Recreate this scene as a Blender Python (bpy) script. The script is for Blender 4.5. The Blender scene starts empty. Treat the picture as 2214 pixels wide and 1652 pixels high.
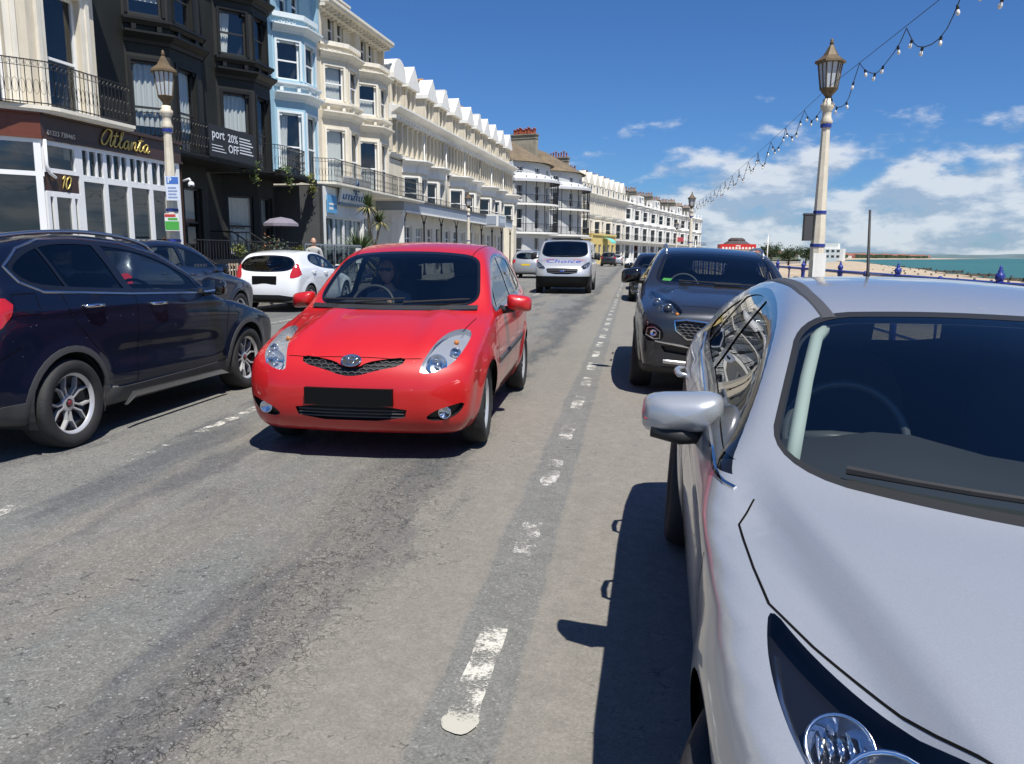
import bpy, bmesh, math, random
import numpy as np
from mathutils import Vector, Matrix
from mathutils.bvhtree import BVHTree
R = math.radians
random.seed(7)
SC = bpy.context.scene
COL = SC.collection

# ------------------------------------------------------------------ camera
cam_d = bpy.data.cameras.new('camera'); cam = bpy.data.objects.new('camera', cam_d); COL.objects.link(cam)
cam_d.sensor_width = 36.0; cam_d.lens = 36.0 * 1690.0 / 2214.0
cam_d.clip_start = 0.05; cam_d.clip_end = 60000
CAM_H, PITCH, YAW, ROLL = 1.42, 9.3, 8.6, 0.5
def _cam():
    p, y, r = R(PITCH), R(YAW), R(ROLL)
    f = Vector((-math.sin(y)*math.cos(p), math.cos(y)*math.cos(p), -math.sin(p)))
    rt = Vector((math.cos(y), math.sin(y), 0)); up = rt.cross(f)
    r2 = rt*math.cos(r) + up*math.sin(r); u2 = -rt*math.sin(r) + up*math.cos(r)
    m = Matrix((r2, u2, -f)).transposed().to_4x4(); m.translation = (0, 0, CAM_H)
    return m
cam.matrix_world = _cam()
SC.camera = cam

# ------------------------------------------------------------------ light and sky
SUN_DIR = Vector((0.27, -0.40, 0.90)).normalized()      # towards the sun
sun_d = bpy.data.lights.new('sun', 'SUN'); sun = bpy.data.objects.new('sun', sun_d); COL.objects.link(sun)
sun_d.energy = 5.0; sun_d.angle = R(0.53); sun_d.color = (1.0, 0.965, 0.89)
sun.rotation_euler = SUN_DIR.to_track_quat('Z', 'Y').to_euler()
SC.view_settings.view_transform = 'Standard'; SC.view_settings.look = 'None'
SC.view_settings.exposure = 0.36; SC.view_settings.gamma = 1.0
SC.cycles.max_bounces = 8; SC.cycles.transparent_max_bounces = 16; SC.cycles.diffuse_bounces = 3
SC.cycles.caustics_reflective = False; SC.cycles.caustics_refractive = False
SC.cycles.sample_clamp_indirect = 6.0

class NT:
    """small node-tree helper"""
    def __init__(s, nt): s.t = nt; s.n = nt.nodes; s.l = nt.links
    def new(s, kind, ins=None, **kw):
        n = s.n.new(kind)
        for k, v in kw.items(): setattr(n, k, v)
        for k, v in (ins or {}).items():
            i = n.inputs[k]
            if isinstance(v, bpy.types.NodeSocket): s.l.new(v, i)
            else: i.default_value = v
        return n
    def math(s, op, a, b=0.0, clamp=False):
        n = s.n.new('ShaderNodeMath'); n.operation = op; n.use_clamp = clamp
        for k, v in ((0, a), (1, b)):
            if isinstance(v, bpy.types.NodeSocket): s.l.new(v, n.inputs[k])
            else: n.inputs[k].default_value = v
        return n.outputs[0]
    def ramp(s, fac, stops, interp='LINEAR'):
        n = s.n.new('ShaderNodeValToRGB'); n.color_ramp.interpolation = interp
        e = n.color_ramp.elements
        while len(e) < len(stops): e.new(0.5)
        for q, (p, c) in zip(e, stops):
            q.position = p; q.color = c if len(c) == 4 else (*c, 1)
        s.l.new(fac, n.inputs[0]); return n.outputs[0]
    def mix(s, fac, a, b, mode='MIX'):
        n = s.n.new('ShaderNodeMix'); n.data_type = 'RGBA'; n.blend_type = mode
        for k, v in ((0, fac), (6, a), (7, b)):
            if isinstance(v, bpy.types.NodeSocket): s.l.new(v, n.inputs[k])
            else: n.inputs[k].default_value = v if not isinstance(v, tuple) or len(v) == 4 else (*v, 1)
        return n.outputs[2]
    def noise(s, vec, scale, detail=4, rough=0.55, **kw):
        return s.new('ShaderNodeTexNoise', {'Vector': vec, 'Scale': scale, 'Detail': detail, 'Roughness': rough}, **kw).outputs['Fac']

def build_world():
    w = bpy.data.worlds.new('World'); SC.world = w; w.use_nodes = True
    k = NT(w.node_tree); k.n.clear()
    sky = k.new('ShaderNodeTexSky', sky_type='NISHITA', sun_disc=False, sun_elevation=math.asin(SUN_DIR.z),
                sun_rotation=math.atan2(SUN_DIR.x, SUN_DIR.y), altitude=0.0, air_density=1.0, dust_density=0.25, ozone_density=3.0)
    tc = k.new('ShaderNodeTexCoord').outputs['Generated']
    sep = k.new('ShaderNodeSeparateXYZ', {0: tc})
    x, y, z = sep.outputs
    el = k.math('ARCSINE', z); az = k.math('ARCTAN2', x, y)          # azimuth from +Y towards +X
    # deepen the blue a little, as a clear seaside noon has it
    base = k.mix(1.0, sky.outputs[0], (0.50, 0.86, 1.36, 1), 'MULTIPLY')
    # cumulus bank low over the sea: noise in azimuth / stretched elevation
    cv = k.new('ShaderNodeCombineXYZ', {0: az, 1: k.math('MULTIPLY', el, 2.3), 2: 0.37}).outputs[0]
    n1 = k.noise(cv, 13.0, 10, 0.57)
    n2 = k.noise(cv, 21.0, 6, 0.6)
    m = k.math('ADD', k.math('MULTIPLY', n1, 0.86), k.math('MULTIPLY', n2, 0.14))
    # amount of cover against elevation (radians) and azimuth
    cov = k.ramp(k.math('MULTIPLY', el, 2.5), [(0.0, (.74,)*3), (0.08, (.74,)*3), (0.18, (.68,)*3), (0.28, (.59,)*3), (0.37, (.51,)*3), (0.46, (.36,)*3), (0.60, (.12,)*3), (1.0, (.05,)*3)])
    azm = k.ramp(k.math('MULTIPLY_ADD', az, 0.5), [(0.0, (0.0,)*3), (1.0, (1.0,)*3)])
    fade = k.new('ShaderNodeMapRange', {'Value': az, 'From Min': -0.10, 'From Max': 0.10, 'To Min': -0.16, 'To Max': 0.0}).outputs[0]
    c = k.math('ADD', k.math('ADD', m, cov), fade)
    dens = k.new('ShaderNodeMapRange', {'Value': c, 'From Min': 1.00, 'From Max': 1.18}, interpolation_type='SMOOTHSTEP').outputs[0]
    # shading inside the clouds: a copy of the noise sampled towards the sun
    cv2 = k.new('ShaderNodeCombineXYZ', {0: k.math('ADD', az, 0.012), 1: k.math('ADD', k.math('MULTIPLY', el, 2.3), 0.045), 2: 0.37}).outputs[0]
    n3 = k.noise(cv2, 13.0, 10, 0.57)
    lit = k.new('ShaderNodeMapRange', {'Value': k.math('SUBTRACT', n1, n3), 'From Min': -0.07, 'From Max': 0.09}).outputs[0]
    ccol = k.mix(lit, (5.0, 6.3, 8.2, 1), (10.2, 10.7, 11.4, 1))
    hz = k.new('ShaderNodeMapRange', {'Value': el, 'From Min': 0.0, 'From Max': 0.16, 'To Min': 0.72, 'To Max': 0.88}).outputs[0]
    col = k.mix(k.math('MULTIPLY', dens, hz), base, ccol)
    bg = k.new('ShaderNodeBackground', {'Color': col, 'Strength': 0.060})
    out = k.new('ShaderNodeOutputWorld', {'Surface': bg.outputs[0]})
build_world()

# ------------------------------------------------------------------ materials
MATS = {}
def mat(name, col, rough=0.6, metal=0.0, coat=0.0, spec=0.5, var=0.0, vscale=3.0, bump=0.0, bscale=40.0, stain=None, emit=0.0, stretch=(1, 1, 1)):
    """Principled material with colour variation, optional stains and bump, all in object space"""
    if name in MATS: return MATS[name]
    m = bpy.data.materials.new(name); m.use_nodes = True; MATS[name] = m
    k = NT(m.node_tree); b = k.n['Principled BSDF']
    b.inputs['Base Color'].default_value = (*col, 1); b.inputs['Roughness'].default_value = rough
    b.inputs['Metallic'].default_value = metal; b.inputs['Coat Weight'].default_value = coat
    b.inputs['Coat Roughness'].default_value = 0.03; b.inputs['Coat IOR'].default_value = 1.45; b.inputs['Specular IOR Level'].default_value = spec
    if var or bump or stain:
        g = k.new('ShaderNodeNewGeometry').outputs['Position']
        vec = k.new('ShaderNodeMapping', {'Vector': g, 'Scale': stretch}).outputs[0]
    if var:
        f = k.noise(vec, vscale, 6, 0.6)
        lo = tuple(c*(1-var) for c in col); hi = tuple(min(1, c*(1+var*0.7)) for c in col)
        c = k.ramp(f, [(0.3, lo), (0.7, hi)])
        if stain:
            sv = k.new('ShaderNodeMapping', {'Vector': g, 'Scale': (2.2, 2.2, 0.35)}).outputs[0]
            sf = k.noise(sv, 2.0, 7, 0.65)
            sm = k.new('ShaderNodeMapRange', {'Value': sf, 'From Min': 0.52, 'From Max': 0.75, 'To Max': stain[1]}).outputs[0]
            c = k.mix(sm, c, stain[0])
        k.l.new(c, b.inputs['Base Color'])
    if bump:
        h = k.noise(vec, bscale, 5, 0.6)
        bp = k.new('ShaderNodeBump', {'Height': h, 'Strength': bump, 'Distance': 0.02})
        k.l.new(bp.outputs[0], b.inputs['Normal'])
    if emit:
        b.inputs['Emission Color'].default_value = (*col, 1); b.inputs['Emission Strength'].default_value = emit
    return m

def paint(name, col, metal=0.0, rough=0.35, flake=0.0):
    """car paint: clear coat, a little flake, very faint dust, pale specks"""
    if name in MATS: return MATS[name]
    m = mat(name, col, rough, metal, 1.0)
    k = NT(m.node_tree); b = k.n['Principled BSDF']
    g = k.new('ShaderNodeNewGeometry').outputs['Position']
    d = k.noise(g, 2.5, 6, 0.65)
    r = k.new('ShaderNodeMapRange', {'Value': d, 'To Min': 0.02, 'To Max': 0.09}).outputs[0]
    k.l.new(r, b.inputs['Coat Roughness'])
    if flake:
        v = k.new('ShaderNodeTexVoronoi', {'Vector': g, 'Scale': 900.0})
        c = k.mix(v.outputs['Color'], tuple(x*(1-flake) for x in col), tuple(min(1, x*(1+flake)) for x in col))
        k.l.new(c, b.inputs['Base Color'])
    # sparse pale specks: dust, plus white glints of reflection painted into the colour
    v = k.new('ShaderNodeTexVoronoi', {'Vector': g, 'Scale': 17.0})
    sp = k.new('ShaderNodeMapRange', {'Value': v.outputs['Distance'], 'From Min': 0.035, 'From Max': 0.06, 'To Min': 0.55, 'To Max': 0.0}).outputs[0]
    pick = k.new('ShaderNodeMapRange', {'Value': k.noise(g, 5.0, 2, 0.5), 'From Min': 0.54, 'From Max': 0.58}).outputs[0]
    src = b.inputs['Base Color'].links[0].from_socket if b.inputs['Base Color'].links else tuple(col)
    k.l.new(k.mix(k.math('MULTIPLY', sp, pick), src, (0.55, 0.54, 0.52)), b.inputs['Base Color'])
    return m

def glass(name, tint=(0.6, 0.66, 0.66), rough=0.0, ior=1.5, refl=1.0):
    """thin glass sheet: tinted see-through mixed with a Fresnel mirror"""
    if name in MATS: return MATS[name]
    m = bpy.data.materials.new(name); m.use_nodes = True; MATS[name] = m
    k = NT(m.node_tree); k.n.clear()
    g = k.new('ShaderNodeNewGeometry')
    c = k.math('ABSOLUTE', k.new('ShaderNodeVectorMath', {0: g.outputs['Normal'], 1: g.outputs['Incoming']}, operation='DOT_PRODUCT').outputs['Value'])
    f0 = ((ior-1)/(ior+1))**2*1.6
    f = k.math('ADD', f0, k.math('MULTIPLY', k.math('POWER', k.math('SUBTRACT', 1.0, c, True), 5.0), 1-f0))
    f = k.math('MULTIPLY', f, refl, True)
    t = k.new('ShaderNodeBsdfTransparent', {'Color': (*tint, 1)}); g = k.new('ShaderNodeBsdfGlossy', {'Roughness': rough, 'Color': (1, 1, 1, 1)})
    x = k.new('ShaderNodeMixShader', {0: f, 1: t.outputs[0], 2: g.outputs[0]})
    k.new('ShaderNodeOutputMaterial', {0: x.outputs[0]})
    return m

# ------------------------------------------------------------------ mesh helpers
class MB:
    """collects shapes and builds ONE mesh object; every face carries a material slot"""
    def __init__(s): s.v = []; s.f = []; s.m = []; s.sm = []; s.M = Matrix.Identity(4); s.mi = 0; s.smooth = False
    def V(s, p): s.v.append(tuple(s.M @ Vector(p))); return len(s.v)-1
    def F(s, idx): s.f.append(tuple(idx)); s.m.append(s.mi); s.sm.append(s.smooth)
    def poly(s, pts): s.F([s.V(p) for p in pts])
    def box(s, a, b):
        (x0, y0, z0), (x1, y1, z1) = a, b
        i = [s.V(p) for p in ((x0,y0,z0),(x1,y0,z0),(x1,y1,z0),(x0,y1,z0),(x0,y0,z1),(x1,y0,z1),(x1,y1,z1),(x0,y1,z1))]
        for q in ((0,3,2,1),(4,5,6,7),(0,1,5,4),(1,2,6,5),(2,3,7,6),(3,0,4,7)): s.F([i[j] for j in q])
    def cbox(s, c, d): s.box([c[i]-d[i]/2 for i in range(3)], [c[i]+d[i]/2 for i in range(3)])
    def prism(s, pts, z0, z1, cap=True):
        """plan polygon (counter-clockwise) between two heights"""
        n = len(pts); a = [s.V((x, y, z0)) for x, y in pts]; b = [s.V((x, y, z1)) for x, y in pts]
        for i in range(n): j = (i+1) % n; s.F((a[i], a[j], b[j], b[i]))
        if cap: s.F(b); s.F(a[::-1])
    def extrude(s, pts3, vec):
        n = len(pts3); vec = Vector(vec)
        a = [s.V(p) for p in pts3]; b = [s.V(Vector(p)+vec) for p in pts3]
        for i in range(n): j = (i+1) % n; s.F((a[i], a[j], b[j], b[i]))
        s.F(b); s.F(a[::-1])
    def ring(s, c, ax, r, n=12, e1=None):
        ax = Vector(ax).normalized()
        e1 = Vector(e1) if e1 is not None else (Vector((0,0,1)) if abs(ax.z) < .9 else Vector((1,0,0)))
        e1 = (e1 - ax*e1.dot(ax)).normalized(); e2 = ax.cross(e1)
        return [s.V(Vector(c) + e1*(r*math.cos(2*math.pi*i/n)) + e2*(r*math.sin(2*math.pi*i/n))) for i in range(n)]
    def skin(s, rings, cap=(True, True), closed=False):
        n = len(rings[0]); k = len(rings)
        for a in range(k if closed else k-1):
            A, B = rings[a], rings[(a+1) % k]
            for i in range(n): j = (i+1) % n; s.F((A[i], A[j], B[j], B[i]))
        if not closed:
            if cap[0]: s.F(rings[0][::-1])
            if cap[1]: s.F(rings[-1])
    def tube(s, pts, r, n=8, closed=False, cap=True):
        pts = [Vector(p) for p in pts]; rs = r if isinstance(r, (list, tuple)) else [r]*len(pts)
        rings = []; e = None
        for i, p in enumerate(pts):
            if closed: d = pts[(i+1) % len(pts)] - pts[i-1]
            else: d = pts[min(i+1, len(pts)-1)] - pts[max(i-1, 0)]
            d.normalize()
            if e is None: e = Vector((0,0,1)) if abs(d.z) < .9 else Vector((1,0,0))
            e = (e - d*e.dot(d)).normalized()
            rings.append(s.ring(p, d, rs[i], n, e))
        s.skin(rings, (cap, cap), closed)
    def lathe(s, prof, c=(0,0,0), ax=(0,0,1), n=16, cap=True):
        """prof: (radius, distance along axis)"""
        ax = Vector(ax).normalized(); c = Vector(c)
        s.skin([s.ring(c + ax*h, ax, max(r, 1e-4), n) for r, h in prof], (cap, cap))
    def sphere(s, c, r, n=12, sc=(1,1,1)):
        c = Vector(c); rings = []
        for i in range(1, n//2):
            a = math.pi*i/(n//2); z = -math.cos(a); q = math.sin(a)
            rings.append([s.V((c.x+sc[0]*r*q*math.cos(2*math.pi*j/n), c.y+sc[1]*r*q*math.sin(2*math.pi*j/n), c.z+sc[2]*r*z)) for j in range(n)])
        s.skin(rings)
    def mesh(s, name, mats):
        me = bpy.data.meshes.new(name); me.from_pydata(s.v, [], s.f)
        for m in (mats if isinstance(mats, (list, tuple)) else [mats]): me.materials.append(m)
        me.polygons.foreach_set('material_index', s.m); me.polygons.foreach_set('use_smooth', s.sm)
        me.update(); return me
    def build(s, name, mats, parent=None):
        return link(name, s.mesh(name, mats), parent)
    def build_sides(s, name, mats, parent=None):
        """one object per side of the x = 0 plane (left and right fittings of a car)"""
        out = []
        for sg in (1, -1):
            m = MB(); mp = {}
            for f, mi, sm in zip(s.f, s.m, s.sm):
                if sum(s.v[i][0] for i in f)*sg <= 0: continue
                for i in f:
                    if i not in mp: mp[i] = len(m.v); m.v.append(s.v[i])
                m.f.append(tuple(mp[i] for i in f)); m.m.append(mi); m.sm.append(sm)
            if m.v: out.append(m.build(name, mats, parent))
        return out

def link(name, me, parent=None):
    o = bpy.data.objects.new(name, me); COL.objects.link(o)
    if parent is not None: o.parent = parent
    return o
def tag(o, label=None, cat=None, group=None, kind=None):
    if label: o['label'] = label
    if cat: o['category'] = cat
    if group: o['group'] = group
    if kind: o['kind'] = kind
    return o
def thing(name, label, cat, loc=(0,0,0), rz=0.0, group=None):
    o = bpy.data.objects.new(name, None); COL.objects.link(o); o.empty_display_size = 0.3
    o.location = loc; o.rotation_euler = (0, 0, rz)
    return tag(o, label, cat, group)
KIDS = {}
def dup(root, loc=None, rz=None, label=None, group=None):
    """copy of a thing with copies of its parts and sub-parts; mesh data shared"""
    if root.name not in KIDS:
        KIDS[root.name] = [o for o in bpy.data.objects if o.parent == root]
        for c in KIDS[root.name]: KIDS[c.name] = [o for o in bpy.data.objects if o.parent == c]
    r = root.copy(); COL.objects.link(r)
    if loc is not None: r.location = loc
    if rz is not None: r.rotation_euler = (0, 0, rz)
    if label: r['label'] = label
    if group: r['group'] = group
    for ch in KIDS[root.name]:
        c = ch.copy(); COL.objects.link(c); c.parent = r
        for g in KIDS.get(ch.name, []):
            d = g.copy(); COL.objects.link(d); d.parent = c
    return r
def sheet(name, pts, z, m, kind='structure'):
    me = bpy.data.meshes.new(name)
    me.from_pydata([(p[0], p[1], p[2] if len(p) > 2 else z) for p in pts], [], [tuple(range(len(pts)))])
    me.materials.append(m); o = link(name, me); o['kind'] = kind
    return o
def strip(name, left, right, m, kind='structure'):
    """ribbon of quads between two 3D polylines"""
    n = len(left); me = bpy.data.meshes.new(name)
    me.from_pydata([tuple(p) for p in left] + [tuple(p) for p in right], [], [(i, n+i, n+i+1, i+1) for i in range(n-1)])
    me.materials.append(m); me.update(); o = link(name, me)
    if kind: o['kind'] = kind
    return o

def text_mesh(txt, size, slant=0.0, depth=.0, res=3, sx=1.0, bold=0.0):
    """mesh of a line of writing made from Blender's built-in font, centred, in the XY plane"""
    cu = bpy.data.curves.new('txt', 'FONT'); cu.body = txt; cu.size = size; cu.shear = slant; cu.extrude = depth; cu.resolution_u = res; cu.offset = bold
    cu.align_x = 'CENTER'; cu.align_y = 'CENTER'
    o = bpy.data.objects.new('txt', cu); COL.objects.link(o)
    dg = bpy.context.evaluated_depsgraph_get(); me = bpy.data.meshes.new_from_object(o.evaluated_get(dg)); 
    bpy.data.objects.remove(o); bpy.data.curves.remove(cu)
    if sx != 1.0:
        for v in me.vertices: v.co.x *= sx
    return me
# ================================================================== ground, road, beach, sea, far coast
def lerp_list(pts):
    ys = [p[0] for p in pts]; xs = [p[1] for p in pts]
    return lambda y: float(np.interp(y, ys, xs))
KL = lerp_list([(-30,-9.75),(30,-9.75),(55,-9.45),(75,-8.2),(90,-6.7),(113,-3.9),(130,-0.2),(150,5.2),(200,19.5),(260,42)])
KR = lerp_list([(-30,2.42),(55,2.5),(75,2.9),(99,3.9),(113,5.2),(130,8.6),(150,13.4),(200,27.5),(260,50)])
YS = [-25,-10,0,10,20,30,42,55,65,75,82,90,99,106,113,121,130,140,150,165,180,200,230,260]
def camber(x):       # the seaward half of the road falls away to its gutter
    return 0.0 if x < -1.5 else -0.045*(x+1.5)

def road_material():
    m = bpy.data.materials.new('asphalt'); m.use_nodes = True
    k = NT(m.node_tree); b = k.n['Principled BSDF']
    P = k.new('ShaderNodeNewGeometry').outputs['Position']
    sx, sy, sz = k.new('ShaderNodeSeparateXYZ', {0: P}).outputs
    st = k.new('ShaderNodeMapping', {'Vector': P, 'Scale': (1.0, 0.28, 1.0)}).outputs[0]
    warp = k.noise(st, 1.3, 6, 0.62); warp2 = k.noise(st, 6.0, 5, 0.65)
    w = k.math('ADD', k.math('MULTIPLY', k.math('SUBTRACT', warp, 0.5), 1.2), k.math('MULTIPLY', k.math('SUBTRACT', warp2, 0.5), 0.42))
    xx = k.math('ADD', sx, w)
    g = (0.170, 0.173, 0.163); d = (0.112, 0.115, 0.112); t = (0.212, 0.197, 0.171); lg = (0.200, 0.194, 0.176)
    u = lambda x: (x + 10.0) / 13.0
    col = k.ramp(k.new('ShaderNodeMapRange', {'Value': xx, 'From Min': -10, 'From Max': 3}).outputs[0],
        [(u(-9.5), d), (u(-7.0), g), (u(-4.6), g), (u(-3.7), lg), (u(-3.2), g), (u(-2.85), t), (u(-2.55), lg), (u(-2.2), g), (u(-1.75), g), (u(-1.42), d), (u(-1.25), d), (u(-1.10), t), (u(3), t)])
    # the ground-off strip the bay dashes are painted on: straight, sharper edges
    bw = k.math('ADD', sx, k.math('MULTIPLY', k.math('SUBTRACT', warp2, 0.5), 0.10))
    band = k.math('ABSOLUTE', k.math('ADD', bw, 0.485))
    bm_ = k.new('ShaderNodeMapRange', {'Value': band, 'From Min': 0.125, 'From Max': 0.15, 'To Min': 0.80, 'To Max': 0.0}).outputs[0]
    col = k.mix(bm_, col, (0.166, 0.168, 0.160))
    # big patches: old surface showing through
    pt = k.noise(st, 0.7, 7, 0.62)
    pm = k.new('ShaderNodeMapRange', {'Value': pt, 'From Min': 0.50, 'From Max': 0.58, 'To Max': 0.7}).outputs[0]
    lane = k.new('ShaderNodeMapRange', {'Value': sx, 'From Min': -1.3, 'From Max': -1.0, 'To Min': 1.0, 'To Max': 0.15}).outputs[0]
    col = k.mix(k.math('MULTIPLY', pm, lane), col, (0.208, 0.190, 0.162))
    dp = k.noise(k.new('ShaderNodeMapping', {'Vector': P, 'Scale': (1.0, 0.16, 1.0), 'Location': (3, 9, 0)}).outputs[0], 1.6, 7, 0.65)
    dm = k.new('ShaderNodeMapRange', {'Value': dp, 'From Min': 0.53, 'From Max': 0.62, 'To Max': 0.75}).outputs[0]
    col = k.mix(k.math('MULTIPLY', dm, lane), col, (0.098, 0.099, 0.104))
    # aggregate: dark pits and pale stones; coarser on the worn lane
    v1 = k.new('ShaderNodeTexVoronoi', {'Vector': P, 'Scale': 140.0}).outputs['Color']
    v1 = k.new('ShaderNodeSeparateColor', {0: v1}).outputs[0]
    n2 = k.noise(P, 170.0, 3, 0.7); n3 = k.noise(P, 34.0, 6, 0.72); n4 = k.noise(P, 11.0, 6, 0.7)
    agg = k.math('ADD', k.math('MULTIPLY', v1, 0.5), k.math('ADD', k.math('MULTIPLY', n2, 0.55), k.math('MULTIPLY', n3, 0.65)))
    lane = k.math('MAXIMUM', lane, k.math('MULTIPLY', bm_, 0.9))
    rough_amt = k.new('ShaderNodeMapRange', {'Value': lane, 'From Min': 0.1, 'From Max': 1.0, 'To Min': 0.46, 'To Max': 1.0}).outputs[0]
    mul = k.math('ADD', 1.0, k.math('MULTIPLY', k.math('SUBTRACT', agg, 0.85), rough_amt))
    mul = k.math('MULTIPLY', mul, k.new('ShaderNodeMapRange', {'Value': n4, 'From Min': 0.3, 'From Max': 0.7, 'To Min': 0.86, 'To Max': 1.12}).outputs[0])
    vm = k.new('ShaderNodeVectorMath', {0: col}, operation='SCALE'); k.l.new(mul, vm.inputs['Scale']); col = vm.outputs[0]
    pale = k.new('ShaderNodeMapRange', {'Value': v1, 'From Min': 0.965, 'From Max': 0.99, 'To Max': 0.45}).outputs[0]
    col = k.mix(k.math('MULTIPLY', pale, lane), col, (0.45, 0.44, 0.42))
    # cracks along the wheel tracks, and a few across
    wv = k.new('ShaderNodeVectorMath', {0: P, 1: k.new('ShaderNodeTexNoise', {'Vector': P, 'Scale': 9.0, 'Detail': 5.0}).outputs['Color']}, operation='ADD').outputs[0]
    wv = k.new('ShaderNodeMapping', {'Vector': wv, 'Scale': (1.0, 0.6, 1.0)}).outputs[0]
    e1 = k.new('ShaderNodeTexVoronoi', {'Vector': wv, 'Scale': 7.5}, feature='DISTANCE_TO_EDGE').outputs['Distance']
    c1 = k.new('ShaderNodeMapRange', {'Value': e1, 'From Min': 0.0, 'From Max': 0.046, 'To Min': 0.95, 'To Max': 0.0}).outputs[0]
    tr = k.new('ShaderNodeMapRange', {'Value': k.math('ABSOLUTE', k.math('ADD', xx, 1.22)), 'From Min': 0.12, 'From Max': 0.42, 'To Min': 1.0, 'To Max': 0.0}).outputs[0]
    cm = k.math('MULTIPLY', c1, k.math('MULTIPLY', tr, k.new('ShaderNodeMapRange', {'Value': n4, 'From Min': 0.42, 'From Max': 0.56}).outputs[0]))
    wv2 = k.new('ShaderNodeMapping', {'Vector': wv, 'Scale': (0.35, 1.1, 1.0)}).outputs[0]
    e2 = k.new('ShaderNodeTexVoronoi', {'Vector': wv2, 'Scale': 1.15}, feature='DISTANCE_TO_EDGE').outputs['Distance']
    c2 = k.new('ShaderNodeMapRange', {'Value': e2, 'From Min': 0.0, 'From Max': 0.014, 'To Min': 0.8, 'To Max': 0.0}).outputs[0]
    c2 = k.math('MULTIPLY', c2, k.new('ShaderNodeMapRange', {'Value': n4, 'From Min': 0.50, 'From Max': 0.60}).outputs[0])
    cr = k.math('MAXIMUM', cm, c2)
    col = k.mix(k.math('MULTIPLY', cr, 0.8), col, (0.03, 0.03, 0.034))
    k.l.new(col, b.inputs['Base Color']); b.inputs['Roughness'].default_value = 0.86; b.inputs['Specular IOR Level'].default_value = 0.3
    h = k.math('SUBTRACT', agg, k.math('MULTIPLY', cr, 1.2))
    bp = k.new('ShaderNodeBump', {'Height': h, 'Distance': 0.006}); k.l.new(k.new('ShaderNodeMapRange', {'Value': lane, 'To Min': 0.5, 'To Max': 1.0}).outputs[0], bp.inputs['Strength'])
    k.l.new(bp.outputs[0], b.inputs['Normal'])
    return m

def road_paint(name, col, lo=0.46, hi=0.54, scale=7.0):
    """worn thermoplastic: see-through where it has come off"""
    m = bpy.data.materials.new(name); m.use_nodes = True
    k = NT(m.node_tree); b = k.n['Principled BSDF']
    P = k.new('ShaderNodeNewGeometry').outputs['Position']
    n = k.math('ADD', k.math('MULTIPLY', k.noise(P, scale, 6, 0.7), 0.6), k.math('MULTIPLY', k.noise(P, 90.0, 4, 0.75), 0.4))
    a = k.new('ShaderNodeMapRange', {'Value': n, 'From Min': lo, 'From Max': hi}).outputs[0]
    b.inputs['Base Color'].default_value = (*col, 1); b.inputs['Roughness'].default_value = 0.75
    k.l.new(a, b.inputs['Alpha'])
    return m

M_road = road_material()
M_pave = mat('pavement_slab', (0.30, 0.28, 0.25), 0.85, var=0.25, vscale=1.5, bump=0.3, bscale=30)
M_kerb = mat('kerb_stone', (0.33, 0.31, 0.28), 0.85, var=0.2, vscale=4, bump=0.3)
M_white = road_paint('worn_road_paint', (0.56, 0.54, 0.48), 0.47, 0.55)
M_white2 = road_paint('very_worn_road_paint', (0.52, 0.50, 0.46), 0.49, 0.58)
M_white3 = road_paint('nearly_gone_road_paint', (0.46, 0.45, 0.42), 0.54, 0.62)
M_sand = mat('shingle', (0.43, 0.345, 0.24), 0.95, var=0.35, vscale=0.35, bump=0.6, bscale=3.0, stretch=(1, 1, 1))

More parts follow.
